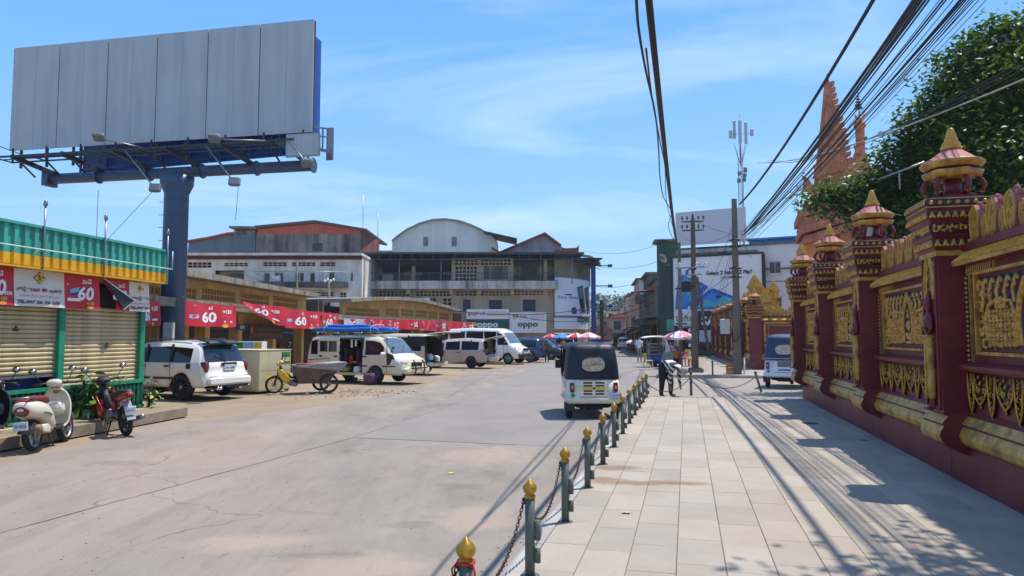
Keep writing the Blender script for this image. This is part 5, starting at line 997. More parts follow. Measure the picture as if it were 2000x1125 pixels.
# far wall beyond the gateway: the street face runs away, a short face looks this way
c0 = P(1474,730,37.6); e0 = P(1392,700,63.0); d0 = (Vector((c0.x,c0.y,0)) - Vector((e0.x,e0.y,0))); n2 = 7; L2 = d0.length; du = d0.normalized(); rz2_ = math.atan2(du.y,du.x)
st_ = Vector((c0.x,c0.y,0)) - du * (SP * (n2 - 1))
temple_wall(st_,rz2_,n2,'farther maroon temple wall beyond the gateway, seen end on')
t = thing('temple_wall','short end face of the farther temple wall, behind the white auto rickshaw','temple wall',(c0.x,c0.y,0),rz2_ + PI / 2 - .06,'temple boundary walls')
make_bay(t,.3,5.2,False)
wl = [x for x in bpy.data.objects if x.parent == t][0]
b = M(); b.bx(.5,.62,.03,.06,1.3,2.6); b.bx(.5,5.2,.028,.06,2.5,2.62); b.bx(.7,.74,.03,.06,1.3,2.44); b.bx(.7,5.2,.029,.06,2.4,2.44); b.build('panel_frame',m_gdull,wl)
# ------------------------------------------------------------------ gilded shrine behind the far wall
Yg = 46.0; g0 = P(1487,600,Yg); t = thing('gilded_shrine','golden tiered shrine with two spires behind the farther temple wall','shrine',(g0.x,g0.y,0),-.5)
zt = P(1476,534,Yg).z; zb_ = P(1476,600,Yg).z; H = zt - zb_
b = M(); b.bx(-1.1,1.1,-1.1,1.1,0,zb_ + .05)
for i in range(4): w = 1.0 - i * .14; b.bx(-w,w,-w,w,zb_ + .05 + i * .16 * H * .8,zb_ + .05 + (i + 1) * .16 * H * .8 - .05); b.bx(-w - .06,w + .06,-w - .06,w + .06,zb_ + (i + 1) * .16 * H * .8,zb_ + (i + 1) * .16 * H * .8 + .05)
b.build('base',m_gold,t)
def spire(x,y,z0,z1,r,name):
    b = M(); h = z1 - z0; b.lathe([(r,z0),(r * 1.1,z0 + h * .06),(r * .8,z0 + h * .1),(r * .85,z0 + h * .35),(r * 1.15,z0 + h * .38),(r * .9,z0 + h * .45),(r * .98,z0 + h * .48),(r * .72,z0 + h * .56),(r * .8,z0 + h * .59),(r * .52,z0 + h * .68),(r * .58,z0 + h * .70),(r * .3,z0 + h * .82),(r * .32,z0 + h * .84),(0,z1)],(x,y,0),12); return b.build(name,m_gold,t)
spire(-.3,-.4,zb_ + .3 * H,zt,.52,'spire'); spire(.75,.2,zb_ + .25 * H,zb_ + H * .8,.36,'spire')
for sx in (-1,1):
    b = M(); b.poly([(-.3,0),(.3,0),(.34,.3),(.18,.5),(0,.8),(-.18,.5),(-.34,.3)],-.05,.05); b.build('gable',m_gold,t,(sx * .5 - .1,-1.08,zb_ + .1 * H))
b = M(); b.bx(-.42,-.18,-.93,-.90,zb_ + .32 * H,zb_ + .47 * H); b.build('opening',m_dark,t)
# ------------------------------------------------------------------ terracotta gate tower
m_terra = mat('terracotta_carving',hx('#c67c56'),.9,var=.25,scale=3,bump=1.0,bscale=7,grime=('#8a5442',.6,1.6),streak=('#6b4436',.5,1.2)); m_oran = mat('orange_plaster',hx('#e0934f'),.85,var=.08,scale=.8,grime=('#b8764a',.4,.7))
Yt = 46.0; tf = Fac((P(1615,500,Yt).x,Yt),-.32); t = thing('temple_gate','tall terracotta gate tower with a crocketed gable rising behind the temple wall','gate tower',tf.o,tf.rz); at = tf.at
q = lambda L_,y=0: [at(u,v,y) for u,v in L_]
b = M(); pts = q(((1566,560),(1700,560),(1700,430),(1566,470))); pts[0] = (pts[0][0],0); pts[1] = (pts[1][0],0); b.poly(pts[::1],.4,6); b.build('wall',m_oran,t)
b = M(); pts = q(((1640,560),(1680,560),(1680,430),(1640,430)),-.2); pts[0] = (pts[0][0],0); pts[1] = (pts[1][0],0); b.poly(pts,-.3,.39); b.build('pilaster',m_terra,t)
def tier(L0,L1,th,y0,y1,nm='cornice'):
    a = q(L0); c = q(L1); b = M(); b.poly(a + c[::-1],y0,y1); return b.build(nm,m_terra,t)
for k,(ul,vl,vr) in enumerate(((1570,478,440),(1563,460,422),(1566,444,404),(1560,428,388),(1572,412,374),(1578,394,358),(1586,376,344))):
    tier(((ul,vl),(1700,vr)),((ul - 1,vl - 14),(1700,vr - 15)),.3,-.7 + .08 * k - (.25 if k % 2 else 0),5)
def crest(u,v,s,y=-.6,flip=1):
    x,z = at(u,v,y); b = M(); L_ = [(0,0),(.5,-.1),(.62,.35),(.42,.75),(.05,1.0),(.16,.62),(.1,.3)]; b.poly([(x + flip * a * s,z + c * s) for a,c in L_][::flip],y,y + .4); return b.build('acroterion',m_terra,t)
crest(1554,442,1.2); crest(1566,372,1.0); crest(1588,346,.8)
b = M(); pts = q(((1590,362),(1700,330),(1692,300),(1672,300),(1656,318),(1646,268),(1634,222),(1624,186),(1619,158),(1615,143),(1611,160),(1607,205),(1601,262))); b.poly(pts,-.1,.55); b.build('gable',m_terra,t)
b = M(); pts = q(((1603,345),(1650,332),(1638,280),(1625,222),(1616,185),(1611,225),(1607,280)),-.2); b.poly(pts,-.2,-.1); 
for k in range(60):
    u_ = random.uniform(1604,1650); v_ = random.uniform(200,340); lo = np.interp(v_,[185,345],[1616,1603]); hi = np.interp(v_,[185,335],[1616,1650])
    if lo < u_ < hi: x,z = at(u_,v_,-.2); b.tube([(x + p[0],-.21,z + p[1]) for p in curl(0,0,.16,random.random() * 6,1,6)],.05,4)
b.build('gable_carving',m_terra,t)
for k in range(15):
    f_ = k / 14; v = 165 + 160 * f_; u = np.interp(v,[158,186,222,268,318],[1619,1624,1634,1646,1656]); x,z = at(u,v,0); b = M(); b.poly([(x - .05,z - .14),(x + .3,z + .02),(x + .26,z + .2),(x - .05,z + .12)],-.12,.5); b.build('crocket',m_terra,t)
b = M(); x,z0 = at(1682,330,1); _,z1 = at(1682,238,1); b.lathe([(.42,z0 - 2),(.42,z0),(.30,z0 + .2),(.28,z1 - .5),(.38,z1 - .3),(.34,z1),(0,z1)],(x,1,0),10); b.build('post',m_terra,t)
b = M(); b.tube([(x - .3,1,z1 + .55),(x - .2,1,z1 + .3),(x,1,z1 + .1),(x + .2,1,z1 + .32),(x + .35,1,z1 + .65)],[.03,.08,.12,.08,.03],6)
for k in range(5): b.lathe([(.28 - k * .05,0),(.25 - k * .05,.08)],(x - .05,1,z1 + .9 + k * .2),10,1)
b.tube([(x,1,z1),(x - .05,1,z1 + 2.3)],.03,5,1); b.build('post_finial',[m_oran,m_black],t)
b = M(); pts = q(((1662,345),(1694,332),(1690,296),(1680,282),(1668,300)),.8); b.poly(pts,.8,1.2); b.build('side_gable',m_terra,t)
crest(1668,304,.7,-.1); crest(1655,330,.7,-.2)
# ================================================================== PHONE SHOP CORNER, FAR STREET
SY = 66.0; sf = Fac((P(1317,600,SY).x,SY),-.5); at = sf.at; R_ = sf.rect
m_sam = mat('dirty_white_wall',hx('#dcdad6'),.85,var=.05,scale=.8,streak=('#6f6c68',.6,.7),grime=('#b9b4ac',.4,.5))
t = thing('corner_building','white stained corner building behind the large blue phone billboard','building',sf.o,sf.rz); holes = []
for q in ((1502,511,1525,534),(1504,580,1527,603),(1400,560,1402,561)):
    x0,x1,z0,z1 = R_(*q,.4)
    if x1 - x0 > .5: holes.append((x0,x1,z0,z1)); window(x0,x1,z0,z1,t,m_sam,m_glass,.5,1,0,.05); b = M(); b.bx(x0 - .15,x1 + .15,.28,.41,z0 - .15,z0 - .03); b.bx(x0 - .15,x1 + .15,.3,.41,z1 + .03,z1 + .15); b.build('sill',m_sam,t)
xr = at(1600,520)[0]; zt = at(1520,476)[1]; xm = at(1480,500)[0]
b = M(); holed(b,.2,xr,0,zt,holes,.42,.3); b.bx(.2,.5,.72,12,0,zt); b.bx(.2,xr,11.7,12,0,zt); b.build('wall',m_sam,t)
b = M(); z1 = at(1400,487)[1]; b.bx(.1,xm,-.3,.41,z1 - .55,z1 - .25); b.bx(xm,xr,.3,.415,zt - 2.2,zt - 2.05); b.bx(xm,xr,.36,.415,at(1520,548)[1] - .06,at(1520,548)[1]); b.bx(.15,xr,.3,12.1,zt + .002,zt + .15); b.build('ledge',m_grey,t)
b = M(); x0 = at(1463,470,3)[0]; b.bx(x0,xr,3,11,zt + .15,zt + .8); b.bx(x0 - .2,xr,2.6,11.3,zt + .8,zt + .95); b.build('roof_box',mat('bright_blue_sheet',hx('#3f86c4'),.6),t)
q = R_(1320,410,1457,476,-.1); b = M(); b.bx(q[0],q[1],-.15,.1,q[2],q[3]); o = tag(b.build('rooftop_board',mat('blank_board',hx('#c6c6cb'),.6,var=.03,scale=.6),None,sf.o,(0,0,sf.rz)),'blank pale grey board standing on the roof above the phone billboard','billboard')
b = M(); q = R_(1315,500,1489,611,-.4); b.bx(q[0],q[1],-.42,-.2,q[2],q[3]); sb = tag(b.build('phone_billboard',m_sgw,None,sf.o,(0,0,sf.rz)),'large white and blue folding phone billboard on the corner building','billboard')
b = M(); w_ = .16; b.bx(q[0] - w_,q[1] + w_,-.5,-.19,q[3],q[3] + w_); b.bx(q[0] - w_,q[0],-.5,-.19,q[2],q[3] - .002); b.bx(q[1],q[1] + w_ * 1.6,-.5,-.19,q[2] - 4,q[3] - .002); b.build('frame',m_black,sb)
AM = [mat('phone_blue',hx('#1d55b8'),.4,var=.2,scale=.6),mat('phone_teal',hx('#3fa7b8'),.4,var=.25,scale=.5),mat('phone_sky',hx('#2f86d0'),.4,var=.2,scale=.4),mat('phone_navy',hx('#122a66'),.4),m_black,m_white]
b = M(); pp = lambda L_,y=-.43: [at(u,v,y) for u,v in L_]
def art(L_,d,m): shape_on(b,pp(L_),flat(-.43 - d),m)
art(((1319,604),(1322,560),(1332,534),(1362,512),(1367,517),(1340,540),(1378,556),(1384,560),(1360,590),(1340,604)),.0,0); art(((1322,600),(1325,562),(1336,540),(1372,558),(1350,588),(1330,602)),.01,2); art(((1340,545),(1370,559),(1350,585),(1338,570)),.02,1)
art(((1340,604),(1362,585),(1384,566),(1394,563),(1436,580),(1425,597),(1418,604)),.014,0); art(((1360,602),(1375,582),(1390,571),(1432,583),(1420,597)),.022,1); art(((1375,582),(1390,571),(1412,577),(1398,592)),.03,2); art(((1395,579),(1404,576),(1412,580),(1402,584)),.036,3); art(((1352,596),(1366,582),(1362,602),(1350,604)),.03,3)
x_,z_ = at(1424,533,-.43); text_on(b,'Galaxy Z Fold7 | Z Flip7',x_,z_,.44,flat(-.46),4,w=4.0,bold=True); x_,z_ = at(1424,541.5,-.43); text_on(b,'GALAXY AI',x_,z_,.24,flat(-.46),4,w=1.5); b.build('picture',AM,sb)
q = R_(1364,604,1500,641,-.6); b = M(); b.bx(q[0],q[1],-.75,-.5,q[2],q[3] - .1); o = tag(b.build('shop_sign',mat('near_black_sign',hx('#11151d'),.4),None,sf.o,(0,0,sf.rz)),'black shop sign with big white letters below the phone billboard','sign'); b = M(); x_,z_ = at(1426,626,-.75); text_on(b,'SAMSUNG',x_,z_,.82,flat(-.77),0,bold=True,w=5.0); b.build('lettering',m_white,o)
q = R_(1317,609,1363,636,-.6); b = M(); b.bx(q[0],q[1],-.7,-.5,q[2],q[3]); o = tag(b.build('shop_sign',m_sgw,None,sf.o,(0,0,sf.rz)),'white sign with gold Khmer letters left of the black sign','sign'); b = M(); x_,z_ = at(1340,620,-.7); text_on(b,'ហ៊ីកាម',x_,z_,.75,flat(-.72),0,bold=True,w=1.9)
for k in range(3): x0,z0 = at(1320 + k * 13,634,-.7); b.bx(x0,x0 + .45,-.715,-.705,z0,z0 + .14,1)
b.build('lettering',[mat('dull_gold_print',hx('#8d7436'),.5),m_black],o)
q = R_(1319,640,1490,694,.3); b = M(); b.bx(q[0],q[1],.3,.41,q[2],q[3]); b.build('shop_front',m_glass,t)
b = M(); q = R_(1366,645,1395,668,-1.2); b.bx(q[0],q[1],-1.3,-1.2,q[2],q[3]); tag(b.build('awning',mat('pale_blue_tarp',hx('#aab7c6'),.6,var=.2),None,sf.o,(0,0,sf.rz)),'pale blue hanging cloth awning under the black shop sign','awning')
q = R_(1307,624,1317,646,-2.5); b = M(); b.bx(q[0] - .2,q[1],-2.6,-2.5,q[2],q[3]); tag(b.build('hanging_sign',mat('teal_sign',hx('#3f9184'),.5),None,sf.o,(0,0,sf.rz)),'small teal sign hanging out at the left corner of the phone shop','sign')
# ------------------------------------------------------------------ shophouses lining the far street
m_winf = mat('window_frame',hx('#8c857c'),.7)
def shophouse(o,rz,w,h,floors,depth,wm,label,roofm=m_grey,awn=m_roofb,balc=True,gable=False,seed=0,group='houses along the far street'):
    r_ = random.Random(seed); t = thing('shophouse',label,'building',o,rz,group); fh = h / floors; holes = []
    for f_ in range(1,floors):
        n_ = max(1,int(w / 2.2))
        for k in range(n_):
            x0 = w * (k + .25) / n_; x1 = w * (k + .75) / n_; z0 = f_ * fh + .5; z1 = (f_ + 1) * fh - .5; holes.append((x0,x1,z0,z1)); window(x0,x1,z0,z1,t,m_winf,r_.choice([m_glass,m_greens,m_blued,m_glass2]),.1,1)
    holes.append((w * .08,w * .92,.05,fh - .6)); b = M(); b.bx(w * .08,w * .92,.8,.9,.05,fh - .6); b.build('shop_interior',m_dark,t)
    b = M(); holed(b,0,w,0,h,holes,0,.25,0); b.bx(0,.2,.25,depth,0,h); b.bx(w - .2,w,.25,depth,0,h); b.bx(0,w,depth,depth + .2,0,h); b.build('wall',wm,t)
    b = M()
    if gable: b.poly([(-.4,h),(w + .4,h),(w / 2,h + w * .32)],-.5,depth)
    else: b.bx(-.2,w + .2,-.4,depth + .3,h + .002,h + .22)
    b.build('roof',roofm,t)
    if balc:
        for f_ in range(1,floors):
            b = M(); b.bx(0,w,-1.1,-.002,f_ * fh,f_ * fh + .15); z = f_ * fh; b.tube([(.05,-1.05,z + .95),(w - .05,-1.05,z + .95)],.03,4)
            for x in np.linspace(.05,w - .05,int(w / .35)): b.tube([(x,-1.05,z + .15),(x,-1.05,z + .95)],.014,3,caps=False)
            b.build('balcony',wm,t)
    b = M(); b.add([(-.1,-.002,fh - .1),(w + .1,-.002,fh - .1),(w + .1,-2.0,fh - .75),(-.1,-2.0,fh - .75),(-.1,-.002,fh - .16),(w + .1,-.002,fh - .16),(w + .1,-2.0,fh - .81),(-.1,-2.0,fh - .81)],[(0,1,2,3),(7,6,5,4),(3,2,6,7),(1,0,4,5),(2,1,5,6),(0,3,7,4)]); b.build('awning',awn,t); return t
ang = math.atan((24.6 - 14.0) / (160 - 67)); rzR = math.atan2(-math.cos(ang),-math.sin(ang)); dR = Vector((math.sin(ang),math.cos(ang),0))
m_hg = mat('green_plaster',hx('#465a4e'),.85,var=.12,scale=.7,streak=('#33463a',.6,.8)); m_hb = mat('brown_plaster',hx('#8d7a68'),.85,var=.15,scale=.7,streak=('#4a3f36',.6,.8)); m_hp = mat('pink_plaster',hx('#c49a8c'),.85,var=.1,scale=.7,streak=('#8a6a60',.5,.8)); m_hw = mat('cream_plaster',hx('#cfc3b2'),.85,var=.1,scale=.7,streak=('#8a7f70',.5,.8)); m_hd = mat('grey_plaster',hx('#77736f'),.9,var=.15,scale=.7,streak=('#383634',.6,.8))
A_ = Vector((13.9,67.5,0)); s = 0
for w,h,fl,wm,lab,kw_ in ((2.2,10.8,3,m_hg,'narrow green shophouse at the left corner of the phone billboard',dict(depth=1.6,balc=False)),(10,7.4,2,m_hb,'brown two storey shophouse with a dark awning next along the far street',{}),(9,8.8,3,m_hd,'dark grey three storey house with a jutting roof on the far street',{}),(9,6.8,2,m_hb,'dingy two storey house beyond the dark grey one on the far street',{}),(12,9.6,3,m_hw,'cream three storey house with balconies in the far street',{}),(12,8.5,2,m_hp,'pink two storey house in the far street',{}),(16,9.0,3,m_hw,'last cream house visible on the right of the far street',{})):
    e = A_ + dR * (s + w); kw2 = dict(depth=9,seed=int(s)); kw2.update(kw_); shophouse((e.x,e.y,0),rzR,w,h,fl,wm=wm,label=lab,**kw2); s += w + .1
m_tilef = mat('hazed_red_roof',hx('#b8685a'),.8,var=.2,scale=2)  # roof red paled towards pink, distance haze put into the colour
for i,(u,vt,vb,Y,w,wm,lab,kw_) in enumerate(((1215,600,662,150,6.5,m_hp,'salmon pink house with a red roof closing the far street',dict(gable=True,roofm=m_tilef)),(1192,622,660,130,5,m_hw,'low pale house with red awning beyond the blue mast',dict(roofm=m_tilef)),(1232,608,662,175,12,m_hw,'grey cream house at the very end of the far street',{}),(1175,628,662,118,3.5,m_hp,'small pink house partly hidden by the blue mast',dict(gable=True,roofm=m_tilef)))):
    p = P(u,vb,Y); h = P(u,vt,Y).z * (.66 if kw_.get('gable') else 1); shophouse((p.x - w / 2,Y,0),-.15,w,h,2,8,wm,lab,balc=False,seed=40 + i,group='houses closing the far street',**kw_)
def boxsign(u0,v0,u1,v1,Y,col,label,txt=None):
    a,c = P(u0,v1,Y),P(u1,v0,Y); b = M(); b.bx(0,c.x - a.x,0,.2,0,c.z - a.z); o = tag(b.build('hanging_sign',mat('sign_' + col[1:],col,.5,var=.08),None,a),label,'sign')
    if txt: b = M(); text_on(b,txt,(c.x - a.x) / 2,(c.z - a.z) / 2,(c.z - a.z) * .3,flat(-.02),0,bold=True); b.build('lettering',m_white,o)
boxsign(1263,624,1276,655,84,'#9b2236','tall crimson sign hanging over the far street pavement'); boxsign(1276,623,1287,631,82,'#b8bcc4','small pale sign beside the crimson one'); boxsign(1238,631,1245,644,100,'#2c3e7a','small blue sign in the far street')
p0,p1 = P(1258,655,80),P(1258,573,80); b = M(); b.lathe([(.14,0),(.10,p1.z)],(0,0,0),10); b.tube([(0,0,p1.z - .1),(.8,-.3,p1.z + .25)],.06,6); tag(b.build('lamp_post',mat('turquoise_paint',hx('#3a7f8a'),.6),None,(p0.x,80,0)),'turquoise steel lamp post in front of the far street houses','lamp post')
p1 = P(1265,571,74); b = M(); b.sweep([(-1.3,0,0,.6,.03),(-.6,0,.1,.7,.12),(.6,0,.1,.7,.12),(1.3,0,0,.6,.03)],12,3); b.tube([(.9,0,.05),(2.6,.4,-1.0)],.04,5); tag(b.build('shop_canopy_sign',mat('dark_red_sign',hx('#6d2a30'),.6),None,p1),'dark red oval sign jutting from the shophouse over the street','sign')
b = M(); p1 = P(1292,507,66); b.lathe([(.02,0),(.3,.05),(.5,.2),(.48,.22),(.28,.08),(0,.03)],(0,0,0),14); b.xf(Euler((rad(70),0,.6)).to_matrix().to_4x4()); b.tube([(0,0,0),(.5,.3,-.5),(1.1,.4,-.5)],.03,5); tag(b.build('satellite_dish',m_grey,None,p1),'satellite dish on the side of the green shophouse','dish')
# ------------------------------------------------------------------ telecom mast
TY = 112.0; mp_ = P(1453,600,TY); t = thing('telecom_mast','slender lattice telecom mast with white panel antennas above the rooftops','mast',(mp_.x,TY,0)); z_ = lambda v: P(1453,v,TY).z; m_galv = mat('galvanised',hx('#5d646c'),.5,.2,var=.15); m_ant = mat('antenna_white',hx('#a4a9ae'),.5)
b = M(); r = .42; zb_,zt_ = 5.0,z_(300); pts = [(r * math.cos(a),r * math.sin(a)) for a in (.5,.5 + 2 * PI / 3,.5 + 4 * PI / 3)]
for x,y in pts: b.tube([(x * 1.5,y * 1.5,0),(x,y,zb_ + 8),(x,y,zt_)],.06,5)
z = 1.0
while z < zt_ - 1: 
    for i in range(3): a,c = pts[i],pts[(i + 1) % 3]; b.tube([(*a,z),(*c,z + .9)],.028,3,caps=False); b.tube([(*a,z),(*c,z)],.022,3,caps=False)
    z += .9
b.build('lattice',m_galv,t)
b = M(); b.tube([(0,0,zt_ - 2),(0,0,z_(240))],.09,6); b.tube([(0,0,z_(240)),(0,0,z_(219))],.03,4)
for k in range(6): a = k * PI / 3; b.tube([(.2 * math.cos(a),.2 * math.sin(a),z_(318)),(1.0 * math.cos(a),1.0 * math.sin(a),z_(282))],.04,4)
b.build('mast_head',m_galv,t)
for x,y,v0,v1,w in ((-.95,-.1,236,272,.42),(-.25,-.7,237,282,.5),(.75,-.5,240,283,.45),(.2,.6,238,276,.4)): b = M(); b.rbox((x,y,(z_(v0) + z_(v1)) / 2),(w,.22,z_(v0) - z_(v1)),.06); b.build('panel_antenna',m_ant,t)
for x,v0,v1 in ((-1.65,256,272),(1.7,254,267),(.55,328,338),(-.4,336,344),(.35,348,356),(-.5,350,358),(.45,340,347)): b = M(); b.rbox((x,-.45,(z_(v0) + z_(v1)) / 2),(.5,.4,z_(v0) - z_(v1)),.05); b.build('radio_unit',m_ant if abs(x) > 1 else m_galv,t)
b = M(); b.tube([(-1.65,-.4,z_(264)),(1.7,-.4,z_(262))],.04,4); b.build('head_bar',m_galv,t)
# ------------------------------------------------------------------ poles
m_pole = mat('pole_concrete',hx('#746c62'),.9,var=.15,scale=2,streak=('#4c463f',.5,2)); m_pole2 = mat('brown_pole',hx('#6e5f52'),.9,var=.2,scale=2,streak=('#3c332b',.5,3))
def upole(u,vb,vt,label,m,w0,w1,lean=(0,0),z0=.14):
    p = G(u,vb,z0); z = P(u,vt,p.y).z; t = thing('utility_pole',label,'utility pole',(p.x,p.y,0),-SA,'utility poles on the pavement'); b = M(); h = w0 / 2; k = w1 / 2
    b.add([(-h,-h,0),(h,-h,0),(h,h,0),(-h,h,0),(-k + lean[0],-k + lean[1],z),(k + lean[0],-k + lean[1],z),(k + lean[0],k + lean[1],z),(-k + lean[0],k + lean[1],z)],[(0,1,5,4),(1,2,6,5),(2,3,7,6),(3,0,4,7),(4,5,6,7)]); b.build('shaft',m,t); return t,p,z
pa,pA,zA = upole(1441,731,389,'tall square concrete pole with a white meter box beside the temple wall',m_pole,.34,.22)
b = M(); b.rbox((-.52,-.1,2.30),(.42,.28,.68),.03); mb_ = b.build('meter_box',mat('pale_box',hx('#b9b7b0'),.6),pa)
b = M(); b.tube([(-.32,-.15,2.0),(-.1,-.24,1.6),(.15,-.26,1.9),(.2,-.25,3)],.03,5); 
for z in (zA - 2.2,zA - 1.9,zA - 3.2,zA - 3.6): b.tube([(math.cos(a) * .27,math.sin(a) * .27,z + .02 * math.sin(a * 3)) for a in np.linspace(0,2 * PI,13)[:-1]],.03,4,closed=True)
b.build('cable_tie',m_black,pa)
pb,pB,zB = upole(1358,727,428,'brown pole with white insulators beside the street umbrella',m_pole2,.34,.2)
b = M(); b.bx(-.38,.38,-.38,.38,.1,.3); b.bx(-.3,.3,-.3,.3,.3,.36); b.build('footing',m_pole,pb)
for z,w,up in ((zB - .12,1.0,1),(zB - .55,1.0,1)):
    b = M(); b.bar((-w / 2,0,z),(w / 2,0,z),.06); b.build('crossarm',m_pole2,pb)
    for x in (-w / 2,-w * .27,w * .27,w / 2): b = M(); b.tube([(x,0,z),(x,0,z + .14)],.018,5); b.lathe([(.05,.13),(.06,.17),(.035,.2),(.055,.23),(.03,.28),(0,.29)],(x,0,z),8,1); b.build('insulator',[m_steel,mat('brown_porcelain',hx('#5b4334'),.3)],pb)
b = M(); b.lathe([(.05,0),(.06,.1),(.03,.15),(.05,.2),(0,.3)],(0,0,zB),8); b.build('insulator',m_black,pb)
for z,w,m in ((zB - 2.4,1.3,m_steel),(zB - 2.75,.9,m_steel)):
    b = M(); b.bar((-w / 2 - .2,-.2,z),(w / 2,-.2,z + .06),.07); b.build('crossarm',m_steel,pb)
    for k in range(4): x = -w / 2 + w * k / 3.2; b = M(); b.lathe([(.07,0),(.09,.06),(.05,.12),(.08,.18),(0,.24)],(x,-.2,z + .04),8); b.build('insulator',m_white,pb)
for k in range(7): b = M(); b.lathe([(.06,-.06),(.085,0),(.06,.06)],(-.24,-.14,zB - 4.3 - k * .36),8,axis='x'); b.build('insulator',mat('white_porcelain',hx('#cfd0d2'),.3),pb)
b = M(); b.rbox((-.36,-.2,zB - 3.3),(.45,.3,.5),.03); b.bar((-.9,-.2,zB - 3.4),(.1,-.2,zB - 3.25),.06); b.build('switch_box',m_black,pb)
pc,pC,zC = upole(1386,697,540,'leaning thin pole wrapped in loose cables before the black shop sign',m_pole2,.26,.2,(-.9,0))
for z in (zC - .6,zC - 1.2,zC - 2.1): b = M(); b.tube([(math.cos(a) * .3 - .8 * z / zC,math.sin(a) * .3,z + .2 * math.sin(a * 2)) for a in np.linspace(0,6.28,13)[:-1]],.03,4,closed=True); b.build('cable_coil',m_black,pc)
pd,pD,zD = upole(1330,715,474,'dark thin pole at the left edge of the phone billboard',m_grey,.24,.18)
# ------------------------------------------------------------------ overhead cables
m_cab = mat('black_cable',(.012,.012,.014),.6)
def quad3(A,B,E,n=22):
    A,B,E = Vector(A),Vector(B),Vector(E); t1 = (B - A).length / ((B - A).length + (E - B).length); o = []
    for i in range(n + 1):
        t = i / n; o.append(A * ((t - t1) * (t - 1) / (t1)) + B * (t * (t - 1) / (t1 * (t1 - 1))) + E * (t * (t - t1) / (1 - t1)))
    return o
def cable(pts,r,label,group,n=5): b = M(); b.tube(pts,r,n); return tag(b.build('overhead_cable',m_cab,None),label,'cable',group)
def sag(a,c,s_,n=12): a,c = Vector(a),Vector(c); return [a.lerp(c,i / n) - Vector((0,0,s_ * 4 * (i / n) * (1 - i / n))) for i in range(n + 1)]
lab1 = 'black cable in the thick sagging bundle from the concrete pole over the temple wall'; gr1 = 'cables of the bundle from the concrete pole'
for i,(u,r,du_,dv) in enumerate(((1788,.045,0,0),(1795,.03,2,3),(1801,.028,1,6),(1808,.03,-2,8),(1815,.022,3,4),(1782,.012,0,-8),(1842,.022,4,4),(1848,.018,2,10),(1876,.03,5,2),(1882,.022,6,8),(1887,.018,8,14),(1893,.014,3,18),(1903,.012,10,6),(1912,.010,6,20),(1926,.009,12,2),(1862,.010,6,24),(1835,.010,3,16),(1898,.012,9,28))):
    a = P(1453 + du_,452 + dv,pA.y); B = P(u,0,10.5 + .12 * (i % 5)); E = B + (B - a) * .9; E.z = B.z + 1.3 + .3 * (i % 3); cable(quad3(a,B,E),r * .7,lab1,gr1)
a = P(1446,398,pA.y); B = P(1706,0,12.5); E = B + (B - a) * .8; E.z = B.z + 1.6; cable(quad3(a,B,E),.04,'single heavy black cable rising from the top of the concrete pole',None)
for i,(u,r) in enumerate(((1264,.05),(1270,.045),(1267,.03))):
    a = P(1326 + i * 2,478 + i * 6,pD.y); B = P(u,0,5.2); E = B + (B - a) * .5; E.z = B.z + 1.0; cable(quad3(a,B,E,34),r * .40,'thick black cable of the pair hanging over the middle of the pavement','twin cables over the pavement')
pts = [P(1240,-60,6),P(1243,0,6.6),P(1248,60,7.5),P(1262,140,9),P(1281,230,12),P(1287,300,16),P(1289,345,20),P(1296,385,25),P(1311,415,31),P(1306,445,38),P(1326,490,pD.y)]
cable([Vector(p) for p in catmull([tuple(p) for p in pts],5)],.016,'loose black cable looping left of the twin cables',None)
pts = [P(1262,95,8.5),P(1275,200,12),P(1291,285,17),P(1299,330,23),P(1303,400,31),P(1322,470,pD.y)]
cable([Vector(p) for p in catmull([tuple(p) for p in pts],4)],.014,'thin wire straying beside the twin cables',None)
lab2 = 'thin wire slung between the concrete pole and the shopfronts'; gr2 = 'thin wires at the shop corner'
for i,(u0,v0,Y0,u1,v1,Y1,s_) in enumerate(((1437,420,35.5,1385,560,60,.3),(1437,440,35.5,1400,580,62,.4),(1436,460,35.5,1395,610,62,.5),(1438,455,35.5,1410,595,62,.3),(1446,450,35.5,1470,505,60,.3),(1436,452,35.5,1330,460,62,.6),(1436,458,35.5,1360,432,36,.1),(1430,520,35.5,1362,560,40,.5),(1362,520,36,1318,580,66,.4),(1362,530,36,1320,548,66,.3),(1365,545,36,1320,600,66,.4),(1355,540,36,1300,620,66,.5),(1355,600,36,1290,650,80,.3),(1372,545,50,1320,520,66,.3),(1376,560,50,1437,540,36,.5),(1380,580,50,1325,612,66,.6))): cable(sag(P(u0,v0,Y0),P(u1,v1,Y1),s_),.013,lab2,gr2,4)
for a,c,s_,r,lab in (((880,606,66),(1290,568,74),1.2,.05,'lower black cable crossing the street in front of the oppo signs'),((990,612,76),(1290,585,74),1.5,.04,'second black cable crossing the street just under the first'),((1140,490,76),(1318,464,66),.8,.02,'thin wire crossing high from the gallery block roof'),((1150,516,76),(1318,498,66),.8,.02,'thin wire crossing from the corner awnings to the phone shop'),((1165,560,80),(1300,530,70),.6,.02,'thin wire crossing above the far street')): cable(sag(P(*a),P(*c),s_),r,lab,None,4)
b = M(); b.tube(sag(P(2060,130,9),P(1480,318,34),.35,14),.014,5); tag(b.build('overhead_cable',mat('white_cable',hx('#a8a49a'),.6),None),'pale service cable slanting across in front of the big tree','cable')
for (u,v) in ((2050,90),(2050,110),(2050,100)): cable(sag(P(u,v,9),P(1500,312 + (u + v) % 7,34),.5,12),.008,'thin black wire beside the pale service cable','thin wires beside the pale cable',4)
for i in range(4): x = mk1.at(600 + i,600)[0]; cable(sag(P(636,560 + i * 8,60),P(470 - i * 15,520 + i * 7,71),.5),.02,'thin wire strung in front of the white block','wires in front of the white block',4)
